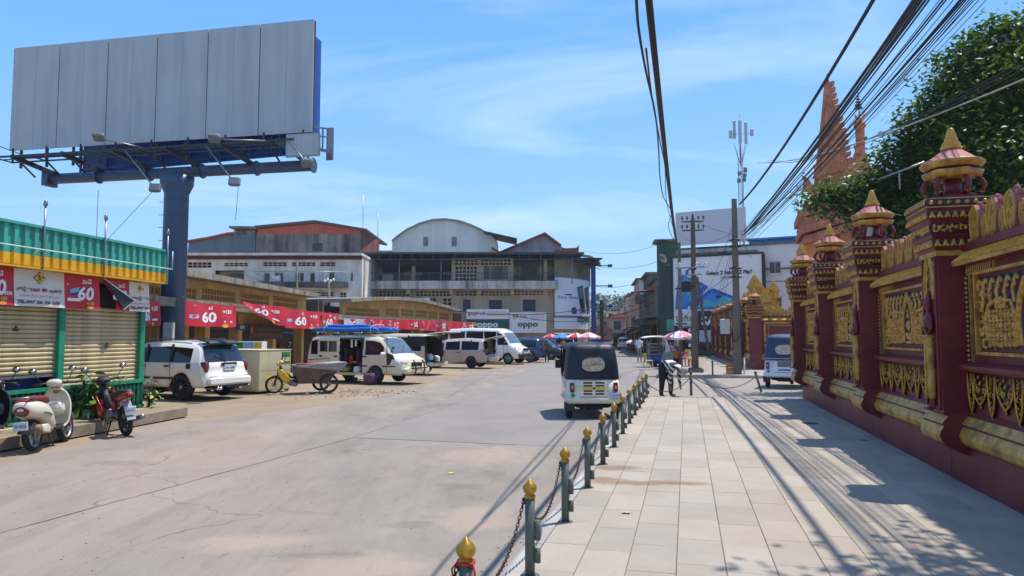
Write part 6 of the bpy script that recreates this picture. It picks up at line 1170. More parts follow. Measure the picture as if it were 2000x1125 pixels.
for u,vt,Y,lab in ((581,508,62,'dark slim pole standing against the white block'),(643,546,50,'dark slim pole with an insulator crown behind the market hall')):
    p = P(u,vt,Y); t = thing('utility_pole',lab,'utility pole',(p.x,Y,0)); b = M(); b.lathe([(.13,0),(.09,p.z)],(0,0,0),8); b.build('shaft',m_grey,t)
    if u == 643:
        for k in range(4): b = M(); b.lathe([(.07,0),(.1,.08),(.05,.16),(0,.22)],(-.3 + .2 * k,0,p.z - .2 + .1 * (k % 2)),7); b.build('insulator',m_white,t)
        b = M(); b.bar((-.45,0,p.z - .25),(.4,0,p.z - .25),.08); b.build('crossarm',m_grey,t)
# ------------------------------------------------------------------ trees
m_bark = mat('bark',(.06,.045,.035),.95,var=.3,scale=4,bump=.8,bscale=12)
def leaf_m(name,c,trans=.27):
    m = mat(name,c,.45,var=.35,scale=1.3,spec=.35); t = m.node_tree; b = t.nodes['Principled BSDF']; tr = t.nodes.new('ShaderNodeBsdfTranslucent'); tr.inputs[0].default_value = (c[0] * 2.2,c[1] * 2.0,c[2] * .8,1); mx = t.nodes.new('ShaderNodeMixShader'); mx.inputs[0].default_value = trans; t.links.new(b.outputs[0],mx.inputs[1]); t.links.new(tr.outputs[0],mx.inputs[2]); t.links.new(mx.outputs[0],t.nodes['Material Output'].inputs[0]); return m
m_lf = [leaf_m('tree_leaf_dark',(.034,.075,.017)),leaf_m('tree_leaf_mid',(.062,.125,.024)),leaf_m('tree_leaf_light',(.12,.20,.035))]
def crown(name,lobes,n,size,parent,mats=m_lf,per=9,spread=.34,wts=(.5,.35,.15)):
    tot = sum(r ** 2 for _,r in lobes); V_,Fc,MI = [],[],[]
    for c,r in lobes:
        k = max(3,int(n / per * r * r / tot))
        d = rng.normal(size=(k,3)); d /= np.linalg.norm(d,axis=1)[:,None]; rr = r * rng.uniform(.35,1.0,k) ** .45; cc = np.array(c) + d * rr[:,None] * np.array([1,1,.85])
        cc = np.repeat(cc,per,0) + rng.normal(size=(k * per,3)) * spread * np.array([1,1,.7]); m = len(cc)
        mi = np.repeat(rng.choice(3,k,p=wts),per)
        a = rng.uniform(0,2 * PI,m); el = rng.uniform(-.9,.5,m); ax = np.stack([np.cos(a) * np.cos(el),np.sin(a) * np.cos(el),np.sin(el)],1); s_ = np.stack([-np.sin(a),np.cos(a),rng.uniform(-.7,.7,m)],1); s_ /= np.linalg.norm(s_,axis=1)[:,None]
        L_ = size * rng.uniform(.7,1.3,m)[:,None]; up = np.cross(ax,s_)
        p0 = cc; p1 = cc + ax * L_ * .5 + s_ * L_ * .27 + up * L_ * .06; p2 = cc + ax * L_; p3 = cc + ax * L_ * .5 - s_ * L_ * .27 + up * L_ * .06
        base = sum(len(v) for v in V_); V_.append(np.stack([p0,p1,p2,p3],1).reshape(-1,3)); q = base + np.arange(m)[:,None] * 4; Fc.append(np.concatenate([np.concatenate([q,q + 1,q + 2],1),np.concatenate([q,q + 2,q + 3],1)],0)); MI.append(np.concatenate([mi,mi]))
    V_ = np.concatenate(V_); Fc = np.concatenate(Fc); MI = np.concatenate(MI); me = bpy.data.meshes.new(name); me.vertices.add(len(V_)); me.vertices.foreach_set('co',V_.ravel().astype(np.float32)); me.loops.add(Fc.size); me.loops.foreach_set('vertex_index',Fc.ravel().astype(np.int32)); me.polygons.add(len(Fc)); me.polygons.foreach_set('loop_start',np.arange(0,Fc.size,3,dtype=np.int32))
    for q in mats: me.materials.append(q)
    me.polygons.foreach_set('material_index',MI.astype(np.int32)); me.update(calc_edges=True); me.validate(); return ob(name,me,parent)
def limb(b,a,c,r0,r1,bend=.3):
    a,c = Vector(a),Vector(c); mid = (a + c) / 2 + Vector((random.uniform(-bend,bend),random.uniform(-bend,bend),random.uniform(-bend,bend) * .5)); b.tube([Vector(p) for p in catmull([tuple(a),tuple(mid),tuple(c)],4)],[r0 + (r1 - r0) * i / 8 for i in range(9)],7)
def tree(name,label,base,lobes,n,size,r0,mats=m_lf,group=None,per=9,spread=.34,wts=(.5,.35,.15),fork=.45):
    t = thing(name,label,'tree',base,0,group); bs = Vector(base); ll = [(np.array(c) - np.array(base),r) for c,r in lobes]
    cen = Vector(np.mean([c for c,r in ll],0)); fk = Vector((cen.x * .25,cen.y * .25,cen.z * fork)); b = M(); limb(b,(0,0,-.1),fk,r0,r0 * .75,.15); b.build('trunk',m_bark,t)
    b = M()
    for c,r in ll: limb(b,fk * random.uniform(.85,1.0),Vector(c),r0 * .4,r0 * .08,.4)
    b.build('limb',m_bark,t); crown('crown',ll,n,size,t,mats,per,spread,wts); return t
Yt_ = 24.0
lob = [(P(u,v,Y),rp_ * Y / 1400) for u,v,Y,rp_ in ((1975,95,23,75),(1905,140,23,75),(1990,190,22,110),(1870,215,23,85),(1815,275,23,70),(1930,290,22,110),(1850,345,23,90),(1770,330,24,65),(1990,340,21,120),(1720,380,24,55),(1790,420,24,80),(1680,385,24,42),(1880,420,22,90),(1635,392,24,34),(1595,388,24,24),(2080,130,22,120),(2120,280,22,140),(1990,440,21,80),(1740,440,24,60),(1700,415,24,38))]
tree('shade_tree','large dark green shade tree overhanging the temple wall on the right',(17.5,26,0),lob,70000,.21,.38,per=13,spread=.30,wts=(.52,.35,.13))
lob = [(Vector((7.3,6.6,8.2)),1.5),(Vector((5.9,6.3,8.6)),1.0),(Vector((8.4,5.2,8.0)),1.7),(Vector((6.6,5.0,8.8)),1.1),(Vector((9.5,7.5,9.0)),1.6)]
tree('shade_tree','second tree beside the pavement whose leaf shade falls on the slabs',(9.6,4.2,0),lob,5200,.16,.2)
m_far = [leaf_m('far_leaf_' + str(i),c,.15) for i,c in enumerate(((.05,.075,.04),(.07,.10,.05),(.10,.13,.07)))]
for i,(u,vt,Y,r) in enumerate(((1182,574,185,5.5),(1205,572,195,6.0),(1228,580,205,5.0),(1252,578,215,6.5),(1276,600,225,5.5),(1166,612,200,4.5))):
    p = P(u,vt,Y); lob = [(Vector((p.x + random.uniform(-r,r) * .7,Y + random.uniform(-2,2),p.z - r * .45 - k * r * .55)),r * random.uniform(.42,.62)) for k in range(5) for _ in (0,1)]
    tree('distant_tree',['airy grey green tree far down the street, ' + s_ for s_ in ('just right of the blue mast','tallest above the salmon house','behind the grey cream house','behind the far shop roofs','mostly hidden by the shophouses','peeping left behind the blue mast')][i],(p.x,Y,0),lob,3400,.85,.35,m_far,'trees at the end of the street',7,.6)
# ================================================================== CARS AND VANS
m_tyre = mat('tyre',(.018,.018,.018),.85,var=.3,scale=8); m_alloy = mat('alloy',(.42,.42,.44),.35,.8,var=.1); m_dalloy = mat('dark_alloy',(.03,.03,.032),.35,.3)
m_trim = mat('black_trim',(.02,.02,.021),.5); m_lred = mat('red_lamp',hx('#6d0c14'),.15,coat=.6); m_lclear = mat('clear_lamp',hx('#b9b7ad'),.12,coat=.6); m_lamb = mat('amber_lamp',hx('#c66f16'),.2); m_plate = mat('number_plate',hx('#c9cbd0'),.4); m_under = mat('underbody',(.012,.011,.010),.9); m_seat = mat('seat_fabric',hx('#4a2a2c'),.9,var=.3,scale=6)
def paint(n,c,dirt=.35,dcol='#9c8a72'): return mat(n,c,.28,0,var=.03,scale=.8,coat=.5,grime=(dcol,dirt,1.1))
m_wp = paint('white_paint',hx('#ebe6da'),.25); m_ivory = paint('ivory_paint',hx('#e3d6b8'),.35); m_bei = paint('beige_paint',hx('#cfc3a6'),.3); m_sil = paint('champagne_paint',hx('#b5a494'),.3); m_nav = paint('blue_paint',hx('#1f3566'),.15); m_dnv = paint('dark_paint',hx('#1a2130'),.1); m_gold2 = mat('dusty_gold',hx('#c9ae7c'),.35,coat=.4,var=.1)
def wheel(parent,x,y,r,w,spokes=6,rim=.66,m_r=None,side=1,hub=None):
    m_r = m_r or m_alloy; b = M(); p = [(r * rim,-w / 2),(r * .93,-w / 2),(r,-w * .33),(r,w * .33),(r * .93,w / 2),(r * rim,w / 2)]; b.lathe(p,(0,0,0),28,axis='y',caps=False)
    t = b.build('wheel',m_tyre,parent,(x,y,r)); b = M(); o = side * w * .40
    b.lathe([(r * rim * .9,o - .012),(r * rim * 1.01,o + .0),(r * rim * 1.01,o - side * .03)],(0,0,0),24,axis='y',caps=False); b.lathe([(r * rim * .95,o - side * .07),(0,o - side * .07)],(0,0,0),20,1,axis='y'); b.lathe([(r * .16,o - side * .04),(r * .15,o + side * .012),(0,o + side * .015)],(0,0,0),12,2,axis='y')
    for k in range(spokes):
        a = 2 * PI * k / spokes; c,s_ = math.cos(a),math.sin(a); b.bar((r * .1 * c,o - side * .015,r * .1 * s_),(r * rim * .95 * c,o - side * .02,r * rim * .95 * s_),r * (.11 if spokes > 8 else .17),.03)
    b.build('rim',[m_r,m_under,hub or m_r],t); return t
class Car:
    """lofted shell. x forward, y left, z up. top: centre-line outline from rear foot to front foot."""
    def __init__(s,top,W,belt,roof,zb,wheels,rw,th=.16,crown=.04,endr=.16,label_rng=None,rcorner=.09,step=.11):
        P_ = [top[0]]
        for a,c in zip(top[:-1],top[1:]):
            n = max(1,int(math.hypot(c[0] - a[0],c[1] - a[1]) / step)); P_ += [(a[0] + (c[0] - a[0]) * i / n,a[1] + (c[1] - a[1]) * i / n) for i in range(1,n + 1)]
        s.W,s.belt,s.roof,s.zb,s.wh,s.rw,s.th = W,belt,roof,zb,wheels,rw,th; s.x0 = min(p[0] for p in P_); s.x1 = max(p[0] for p in P_); s.endr = endr; s.crown = crown; s.rc = rcorner
        s.keys = P_; s.L = s.x1 - s.x0
    def bz(s,x):
        z = s.zb
        for xw in s.wh:
            R = s.rw * 1.16; d = abs(x - xw)
            if d < R: z = max(z,s.rw + math.sqrt(R * R - d * d) * .98)
        return z
    def section(s,x,zt):
        bz = min(s.bz(x),zt - .04); belt = s.belt(x) if callable(s.belt) else s.belt
        wc = s.W - (s.th * max(0,zt - belt) / (s.roof - belt) if zt > belt else 0) - .035; rc = min(s.rc,(zt - bz) * .3); cr = s.crown * min(1,max(0,(zt - bz)))
        pts = [(0,zt),(wc * .35,zt - cr * .12),(wc * .7,zt - cr * .45),(wc * .9,zt - cr)]
        zc = zt - cr - rc; pts.append((wc,zc)); be = min(belt,zc - .02 * (zt - bz)); g = .05 if zc - be > .15 else (zc - be) * .2
        def wy(z): return s.W - .03 - (s.th * max(0,z - belt) / (s.roof - belt))
        pts.append((wy(zc - g) if zc > belt else wc,zc - g)); pts.append((wy(be + g * .4),be + g * .4)); pts.append((s.W - .012,be - .02 * (be - bz)))
        for f,dw in ((.62,0),(.34,0),(.1,.01)): pts.append((s.W - dw,bz + (be - bz) * f))
        pts.append((s.W - .05,bz)); pts.append((s.W - .22,bz + .0)); pts.append((0,bz)); o = []
        e = 1.1
        for y,z in pts:
            fr = min(1,max(0,1 - (x - s.x0) / e)); ff = min(1,max(0,1 - (s.x1 - x) / e)); q = (abs(y) / s.W) ** 3 * s.endr; o.append((x + q * fr - q * ff,y,z))
        return o
    def build(s,root,body_m,rules,mats):
        """rules(x,row,side,zt)->part key or None(delete) ; rows 0..3 roof, 4 upper rail, 5 window band top,6 window.. """
        rows = None; secs = [s.section(x,z) for x,z in s.keys]; nr = len(secs[0]); parts = {}
        for i in range(len(secs) - 1):
            xm = (s.keys[i][0] + s.keys[i + 1][0]) / 2; zm = (s.keys[i][1] + s.keys[i + 1][1]) / 2
            for j in range(nr - 1):
                for sd in (1,-1):
                    a,b_,c,d = secs[i][j],secs[i + 1][j],secs[i + 1][j + 1],secs[i][j + 1]
                    cx = (a[0] + b_[0] + c[0] + d[0]) / 4; cz = (a[2] + b_[2] + c[2] + d[2]) / 4
                    k = 'under' if j >= nr - 3 else rules(xm,j,sd,zm,cx,cz)
                    if k is None: continue
                    q = [(p[0],p[1] * sd,p[2]) for p in (a,b_,c,d)]; f = [0,1,2,3] if sd == -1 else [3,2,1,0]
                    parts.setdefault((k,0 if k in ('body','under','windshield','rear_window','tailgate','bonnet','roof') else sd),M()).add(q,[f],1 if k == 'under' else 0,True)
        und = parts.pop(('under',0),M()); bd = parts.pop(('body',0)); o_ = len(bd.v); bd.v += und.v; bd.f += [[i + o_ for i in f] for f in und.f]; bd.m += und.m; bd.s += und.s
        o = None; out_ = {}
        for (k,sd),b in [(('body',0),bd)] + list(parts.items()):
            mm = mats.get(k,body_m); me = b.mesh(k,[mm,m_under]); bm = bmesh.new(); bm.from_mesh(me); bmesh.ops.remove_doubles(bm,verts=bm.verts,dist=.0012); bm.to_mesh(me); bm.free(); out_[(k,sd)] = ob(k,me,root)
            if k == 'window': split_islands(out_[(k,sd)],root)
        return out_
def split_islands(o,root):
    me = o.data; par = list(range(len(me.vertices)))
    def fd(i):
        while par[i] != i: par[i] = par[par[i]]; i = par[i]
        return i
    for p in me.polygons:
        for v in p.vertices[1:]: par[fd(v)] = fd(p.vertices[0])
    gr = {}
    for p in me.polygons: gr.setdefault(fd(p.vertices[0]),[]).append(list(p.vertices))
    if len(gr) < 2: return
    for fs in gr.values(): b = M(); vs_ = sorted({v for f in fs for v in f}); ix = {v: i for i,v in enumerate(vs_)}; b.add([me.vertices[v].co for v in vs_],[[ix[v] for v in f] for f in fs],0,True); b.build('window',me.materials[0],root)
    bpy.data.objects.remove(o)
def seams(root,c,xs,z0,z1,sides=(1,-1),y=None):
    for sd in sides:
        b = M()
        for x in xs: b.bx(x - .007,x + .007,sd * (c.W - .012) - .006,sd * (c.W - .012) + .017 if sd > 0 else sd * (c.W - .012) + .006,z0,z1) if sd > 0 else b.bx(x - .007,x + .007,-(c.W + .005),-(c.W - .02),z0,z1)
        b.build('door_seam',m_trim,root)
def handles(root,c,L_,m=None):
    for x,z,sd in L_: b = M(); b.rbox((x,sd * (c.W + .012),z),(.2,.05,.045),.015); b.build('handle',m or m_trim,root)
def plate(root,x,y,z,txt,f=-1,w=.34,h=.16):
    b = M(); b.rbox((x,y,z),(.02,w,h),.008); o = b.build('number_plate',m_plate,root); b = M(); text_on(b,txt,0,0,h * .4,lambda a,c: (x + f * .013,y + (-a if f < 0 else a),z + c),0,w=w * .8); b.build('plate_number',m_navy_p,o)
def mirrors(root,x,y,z,m,sides=(1,-1)):
    for sd in sides: b = M(); b.sweep([(x - .06,sd * (y + .13),z,.09,.06),(x,sd * (y + .14),z,.12,.085),(x + .08,sd * (y + .12),z,.07,.06)],10,2); b.tube([(x + .02,sd * (y - .06),z - .03),(x + .02,sd * (y + .1),z - .02)],.02,5,1); b.build('mirror',[m,m_trim],root)
def at_ground(u,v): p = G(u,v); return p.x,p.y
def place(root,lx,ly,wx,wy,hd):          # put local point (lx,ly) on world (wx,wy) with heading hd (radians from +X)
    c,s_ = math.cos(hd),math.sin(hd); root.location = (wx - (lx * c - ly * s_),wy - (lx * s_ + ly * c),0); root.rotation_euler = (0,0,hd)
# ---- white SUV, seen from its left rear corner
t = thing('parked_car','white SUV with dark windows and black rear spoiler parked past the green kiosk','car',group='vehicles parked along the market')
c = Car([(-1.02,.42),(-1.06,.48),(-1.05,.72),(-.96,.80),(-.93,1.05),(-.88,1.10),(-.62,1.60),(-.50,1.67),(0.6,1.74),(1.6,1.70),(1.95,1.62),(2.85,1.10),(3.45,.98),(3.62,.80),(3.66,.42)],.92,1.06,1.72,.36,(0,2.72),.37,.15)
def rl(x,j,sd,zt,cx,cz):
    if j in (5,) and -.38 < cx < 2.55 and zt > 1.25:
        return None if False else 'window'
    if j <= 2 and zt > 1.13 and zt < 1.58 and x < -.3: return 'rear_window'
    if j <= 2 and x > 1.9 and 1.14 < zt < 1.62: return 'windshield'
    if 7 <= j <= 9 and .42 < x < 1.38: return 'rear_door'
    if 7 <= j <= 9 and 1.40 < x < 2.3: return 'front_door'
    return 'body'
c.build(t,m_wp,rl,{'window': m_glass,'rear_window': m_glass2,'windshield': m_glass2})
for x in (.42,1.40): 
    for sd in (1,-1): b = M(); b.bar((x,sd * .80,1.62),(x - .0,sd * .905,1.12),.07,.03); b.build('window_pillar',m_trim,t)
seams(t,c,(.42,1.40,2.32),.55,1.06); handles(t,c,((.55,.98,1),(1.53,.98,1),(.55,.98,-1)))
for sd in (1,-1):
    wheel(t,0,sd * .80,.37,.24,12,.72,m_dalloy,sd,m_alloy); wheel(t,2.72,sd * .80,.37,.24,12,.72,m_dalloy,sd,m_alloy)
    b = M(); b.lathe([(.27,.0),(.285,sd * .004),(.27,sd * .008)],(0,sd * .905,.37),24,axis='y',caps=False); b.build('rim_lip',m_alloy,t)
    b = M(); b.bx(.3,2.3,sd * .93 - .015,sd * .93 + .015,.60,.66); b.build('rub_strip',m_trim,t)
    b = M(); b.sweep([(-.875,sd * .77,.96,.07,.15),(-.80,sd * .79,.96,.085,.16),(-.62,sd * .858,.96,.04,.13)],12,2,5); b.build('tail_lamp',m_lred,t)
    b = M(); b.bx(-.2,1.9,sd * .62 - .02,sd * .62 + .02,1.755,1.79); b.build('roof_rail',m_steel,t)
b = M(); b.rbox((-.30,.925,1.0),(.02,.02,.02),.005); b.rbox((-.28,.92,.98),(.17,.02,.16),.02); b.build('fuel_cap',m_trim,t)
b = M(); b.sweep([(-.78,0,1.63,.60,.03),(-.62,0,1.70,.66,.035),(-.40,0,1.72,.66,.02)],12,3,4); b.build('spoiler',m_trim,t)
b = M(); b.rbox((-.945,0,1.04),(.03,.62,.09),.012); b.build('garnish',m_trim,t); plate(t,-.975,0,.93,'2A-6688',-1,.44,.18)
b = M(); b.tube([(-.9,.1,1.12),(-.82,.28,1.22),(-.78,.42,1.28)],.012,4); b.lathe([(.035,0),(.03,.03)],(-.92,.1,1.12),8); b.build('rear_wiper',m_trim,t)
b = M(); b.rbox((-.98,0,.55),(.16,1.72,.26),.06); b.rbox((-.90,0,.40),(.2,1.3,.10),.03,1); b.build('rear_bumper',[m_wp,m_trim],t)
for y in (.48,.38,-.4): b = M(); b.lathe([(.045,-.02),(.05,.12),(.03,.12)],(-1.02,y,.33),10,axis='x'); b.build('exhaust_pipe',m_chrome,t)
b = M(); b.bar((-1.12,-.1,.36),(-.7,-.1,.36),.06); b.bar((-1.05,-.45,.38),(-1.05,.25,.38),.05); b.build('tow_bar',m_under,t)
mirrors(t,2.05,.9,1.14,m_wp); x,y = at_ground(357,781); place(t,0,.80,x,y,PI / 2 + rad(68))
# ---- ivory van with blue roof load, sliding door open
t = thing('parked_van','ivory minibus with a blue tarpaulin bundle on the roof and its side door open','van',group='vehicles parked along the market')
c = Car([(-1.0,.45),(-1.04,.6),(-1.02,1.0),(-.92,1.62),(-.82,1.84),(-.6,1.90),(1.2,1.93),(2.55,1.86),(2.85,1.78),(3.45,1.18),(3.52,1.13),(3.92,.98),(4.02,.82),(4.06,.62),(4.06,.44)],.86,1.10,1.9,.34,(0,2.62),.33,.10,rcorner=.10)
def rl(x,j,sd,zt,cx,cz):
    if sd == -1 and j in (4,5,6,7,8,9) and .86 < x < 1.95 and j >= 5: return None
    if j == 5 and -.72 < cx < -.22 or j == 5 and -.14 < cx < .82 and True: return 'window'
    if j == 5 and (sd == 1 and .9 < cx < 1.9): return 'window'
    if j == 5 and 2.05 < cx < 3.05: return 'window'
    if j <= 2 and x > 2.8 and 1.2 < zt < 1.76: return 'windshield'
    if j <= 2 and x < -.8 and 1.2 < zt < 1.75: return 'rear_window'
    if sd == -1 and 7 <= j <= 9 and 2.0 < x < 3.2: return 'front_door'
    if x > 3.45 and j <= 3 and zt > .95: return 'bonnet'
    return 'body'
c.build(t,m_ivory,rl,{'window': m_glass,'windshield': mat('bright_glass',(.10,.14,.17),.05,spec=.9),'rear_window': m_glass,'bonnet': m_wp})
b = M(); b.bx(.84,1.97,-.83,.7,.36,.42); b.bx(.80,.84,-.8,.7,.42,1.8); b.bx(1.97,2.0,-.8,.7,.42,1.8); b.bx(.84,1.97,.66,.7,.42,1.8); b.bx(.84,1.97,-.8,.7,1.76,1.8); b.build('cabin',m_dark,t)
for x in (.98,1.62): b = M(); b.rbox((x + .1,0,.72),(.42,1.2,.16),.04); b.rbox((x - .08,0,1.08),(.12,1.2,.62),.04); b.build('seat',m_seat,t)
for i,(x,z,m,d) in enumerate(((1.05,.53,m_clut[4],(.32,.3,.22)),(1.62,.50,m_white,(.3,.25,.3)),(1.5,.82,m_clut[4],(.2,.2,.1)),(.95,.47,m_clut[1],(.25,.2,.14)),(1.28,.9,m_clut[0],(.16,.12,.4)))): b = M(); b.rbox((x,-.66,z),d,.05); b.build('luggage',m,t)
b = M(); b.bx(1.5,1.58,-.7,-.68,1.45,1.74); b.bx(1.2,1.3,-.6,-.58,1.4,1.74); b.build('hanging_cloth',m_white,t)
b = M(); b.bx(.84,1.99,-.885,-.84,.31,.40); b.build('door_sill',m_ivory,t)
# the sliding door pushed back along the body
b = M(); b.rbox((.30,-.905,.82),(1.12,.05,.84),.03); b.rbox((.30,-.88,1.72),(1.10,.05,.12),.02); b.bx(-.26,-.16,-.91,-.86,1.24,1.66); b.bx(.74,.86,-.91,-.86,1.24,1.66); b.bx(.25,.30,-.90,-.86,1.24,1.66)
dr = b.build('sliding_door',m_ivory,t); b = M(); b.bx(-.17,.75,-.885,-.875,1.24,1.66); b.build('door_pane',m_glass,dr)
for x in (-.08,.70): b = M(); b.rbox((x,-.94,1.05),(.18,.03,.06),.01); b.build('handle',m_trim,dr)
seams(t,c,(-.3,2.0,3.2),.45,1.75,(-1,)); handles(t,c,((2.12,1.05,-1),))
for a,e in ((-.95,-.5),(2.02,2.25),(2.98,3.6)): b = M(); b.bx(a,e,-.875,-.85,.66,.71); b.build('red_stripe',m_lred,t)
for sd in (1,-1): wheel(t,0,sd * .74,.33,.2,7,.62,m_alloy,sd); wheel(t,2.62,sd * .74,.33,.2,7,.62,m_alloy,sd)
for sd in (1,-1):
    b = M(); b.sweep([(3.72,sd * .70,.80,.13,.10),(3.9,sd * .62,.80,.16,.10),(3.98,sd * .50,.79,.1,.08)],10,2,4); b.build('headlight',m_lclear,t)
    b = M(); b.rbox((-.99,sd * .78,.95),(.06,.12,.42),.02); b.build('tail_lamp',m_lred,t)
b = M(); b.rbox((3.98,0,.52),(.26,1.68,.28),.08); b.build('front_bumper',m_ivory,t)
b = M()
for y in (-.3,.3): b.tube([(4.14,y,.40),(4.2,y,.55),(4.16,y,.80),(4.06,y,.92)],.03,6)
b.tube([(4.16,-.55,.62),(4.2,0,.62),(4.16,.55,.62)],.028,6); b.tube([(4.12,-.5,.82),(4.16,0,.82),(4.12,.5,.82)],.024,6); b.build('bull_bar',m_under,t)
b = M(); b.rbox((4.03,0,.74),(.04,.7,.16),.03); b.build('grille',m_trim,t)
b = M(); b.add([(3.22,-.872,.75),(3.62,-.84,.75),(3.50,-.84,1.12),(3.22,-.868,1.22)],[(0,1,2,3)]); b.build('side_panel',m_trim,t)
mirrors(t,3.10,.86,1.16,m_wp,(-1,)); b = M(); b.rbox((2.0,-.92,1.72),(.12,.08,.2),.03); b.build('door_stop',m_trim,t)
b = M(); b.tube([(3.42,-.1,1.23),(3.15,.3,1.48)],.012,4); b.tube([(3.42,.5,1.23),(3.15,.8,1.45)],.012,4); b.build('wiper',m_trim,t)
b = M(); b.lathe([(0,-.06),(.07,-.02),(.07,.02),(0,.06)],(3.33,-.62,1.40),8); b.build('round_mirror',m_trim,t)
for x in (-.5,.6,1.8):
    b = M(); b.tube([(x,-.7,1.86),(x,-.7,2.0),(x,.7,2.0),(x,.7,1.86)],.02,5); b.build('roof_rack',m_steel,t)
x,y = at_ground(735,749); place(t,2.62,-.74,x,y,rad(-27)); van1 = t
m_tarp = mat('blue_tarp',hx('#1d6fbf'),.45,var=.15,scale=2,bump=.4,bscale=6); bt = thing('roof_load','bright blue tarpaulin bundle lying along the roof of the ivory minibus','tarpaulin',van1.location + Vector((0,0,2.02)),van1.rotation_euler[2])
for i,(y,r,x0,x1) in enumerate(((-.5,.09,-.9,2.5),(-.28,.1,-.85,3.0),(-.02,.1,-.9,2.7),(.25,.1,-.7,2.9),(-.38,.08,-.4,2.1),(.1,.08,-.5,1.6))):
    b = M(); zz = .1 + (.13 if i > 3 else 0); b.sweep([(x0,y,zz,r * .8,r * .9),(x0 + .5,y + .03,zz + .02,r,r),((x0 + x1) / 2,y - .02,zz,r * 1.1,r),(x1 - .4,y + .02,zz + .01,r,r),(x1,y,zz - .03,r * .6,r * .6)],9,4,2.2); b.build('roll',m_tarp,bt)
for x in (-.2,2.2): b = M(); b.tube([(x,-.62,.0),(x,-.6,.22),(x + .03,-.3,.3),(x + .02,.2,.3),(x,.4,.0)],.012,5); b.build('strap',m_white,bt)
# ---- pale van, back to the street, hatch up
def hatch(t,x,z,W,L_,ang,m,th=.06):
    b = M(); R = Euler((0,ang,0)).to_matrix(); b.rbox(Vector((x,0,z)) + R @ Vector((-L_ / 2,0,0)),(L_,W * 2,th),.03,0,R); b.box(Vector((x,0,z)) + R @ Vector((-L_ * .38,0,-.034)),(L_ * .5,W * 1.6,.01),1,R); b.build('hatch',[m,m_glass],t)
    for sd in (1,-1): a = Vector((x,sd * W * .92,z)) + R @ Vector((-L_ * .5,0,-.03)); b = M(); b.tube([(x + .1,sd * W * .92,z - .6),tuple(a)],.012,5); b.build('gas_strut',m_trim,t)
t = thing('parked_van','pale beige van with its tailgate raised standing behind the ivory minibus','van',group='vehicles parked along the market')
c = Car([(-1.0,.45),(-1.04,.6),(-1.0,1.0),(-.92,1.7),(-.85,1.9),(-.6,1.98),(1.2,2.0),(2.5,1.94),(2.85,1.84),(3.4,1.2),(3.95,1.0),(4.0,.45)],.86,1.12,1.98,.34,(0,2.6),.33,.10)
def rl(x,j,sd,zt,cx,cz):
    if j <= 3 and x < -.86 and .62 < zt < 1.86: return None
    if j == 5 and (-.6 < cx < .5 or .62 < cx < 1.7 or 1.85 < cx < 2.9): return 'window'
    if j <= 2 and x > 2.8 and 1.25 < zt < 1.8: return 'windshield'
    return 'body'
c.build(t,m_bei,rl,{'window': m_glass,'windshield': m_glass2})
b = M(); b.bx(-.9,.1,-.78,.78,.5,.54); b.bx(.1,.14,-.8,.8,.5,1.9); b.bx(-.9,.1,.76,.8,.54,1.85); b.bx(-.9,.1,-.8,-.76,.54,1.85); b.build('cabin',m_dark,t)
for i in range(4): b = M(); b.rbox((-.7 + .1 * (i % 2),-.5 + i * .33,.72 + .05 * (i % 3)),(.4,.28,.36),.08); b.build('luggage',[m_white,m_clut[3],m_white,m_clut[1]][i],t)
hatch(t,-.84,1.95,.78,1.15,rad(6),m_bei); b = M(); b.rbox((-1.1,0,.5),(.26,1.7,.2),.04); b.rbox((-1.15,.1,.60),(.3,1.1,.04),.01,1); b.build('rear_bumper',[m_bei,m_clut[3]],t)
for sd in (1,-1):
    wheel(t,0,sd * .74,.33,.2,6,.6,m_alloy,sd); wheel(t,2.6,sd * .74,.33,.2,6,.6,m_alloy,sd); b = M(); b.rbox((-.92,sd * .82,1.02),(.10,.08,.40),.02); b.build('tail_lamp',m_lred,t)
p = P(842,720,35.0); place(t,-1.02,.5,p.x,p.y,PI / 2 + rad(66))
# ---- champagne people carrier, hatch up
t = thing('parked_car','champagne and silver minivan with its tailgate open, seen from its left side','car',group='vehicles parked along the market')
c = Car([(-1.05,.42),(-1.1,.55),(-1.08,.8),(-.98,1.05),(-.78,1.6),(-.62,1.7),(.5,1.76),(1.6,1.70),(1.95,1.60),(2.95,1.10),(3.7,.92),(3.9,.7),(3.92,.40)],.93,1.04,1.74,.32,(0,3.0),.33,.16)
def rl(x,j,sd,zt,cx,cz):
    if j <= 3 and x < -.72 and .85 < zt < 1.58: return None
    if j == 5 and (-.45 < cx < .62 or .7 < cx < 1.55 or 1.66 < cx < 2.6) and zt > 1.2: return 'window'
    if j <= 2 and x > 1.9 and 1.14 < zt < 1.6: return 'windshield'
    if j in (7,8) and .66 < x < 1.6: return 'sliding_door'
    return 'body'
c.build(t,m_sil,rl,{'window': m_glass,'windshield': m_glass2}); seams(t,c,(.66,1.6),.42,1.04,(1,)); handles(t,c,((.8,.92,1),(1.72,.92,1)))
b = M(); b.bx(-.8,0,-.8,.8,.55,.58); b.bx(0,.04,-.85,.85,.55,1.65); b.build('cabin',m_dark,t); hatch(t,-.72,1.66,.76,1.0,rad(12),m_sil)
b = M(); b.rbox((-1.1,0,.52),(.22,1.7,.26),.06); b.build('rear_bumper',m_sil,t); b = M(); b.bx(.2,2.2,.925,.945,.86,.885); b.build('chrome_strip',m_chrome,t)
for sd in (1,-1):
    wheel(t,0,sd * .8,.33,.22,6,.62,m_dalloy,sd); wheel(t,3.0,sd * .8,.33,.22,6,.62,m_dalloy,sd); b = M(); b.sweep([(-.98,sd * .84,1.0,.05,.14),(-.75,sd * .91,1.0,.03,.08)],8,2,4); b.build('tail_lamp',m_lred,t)
b = M(); 
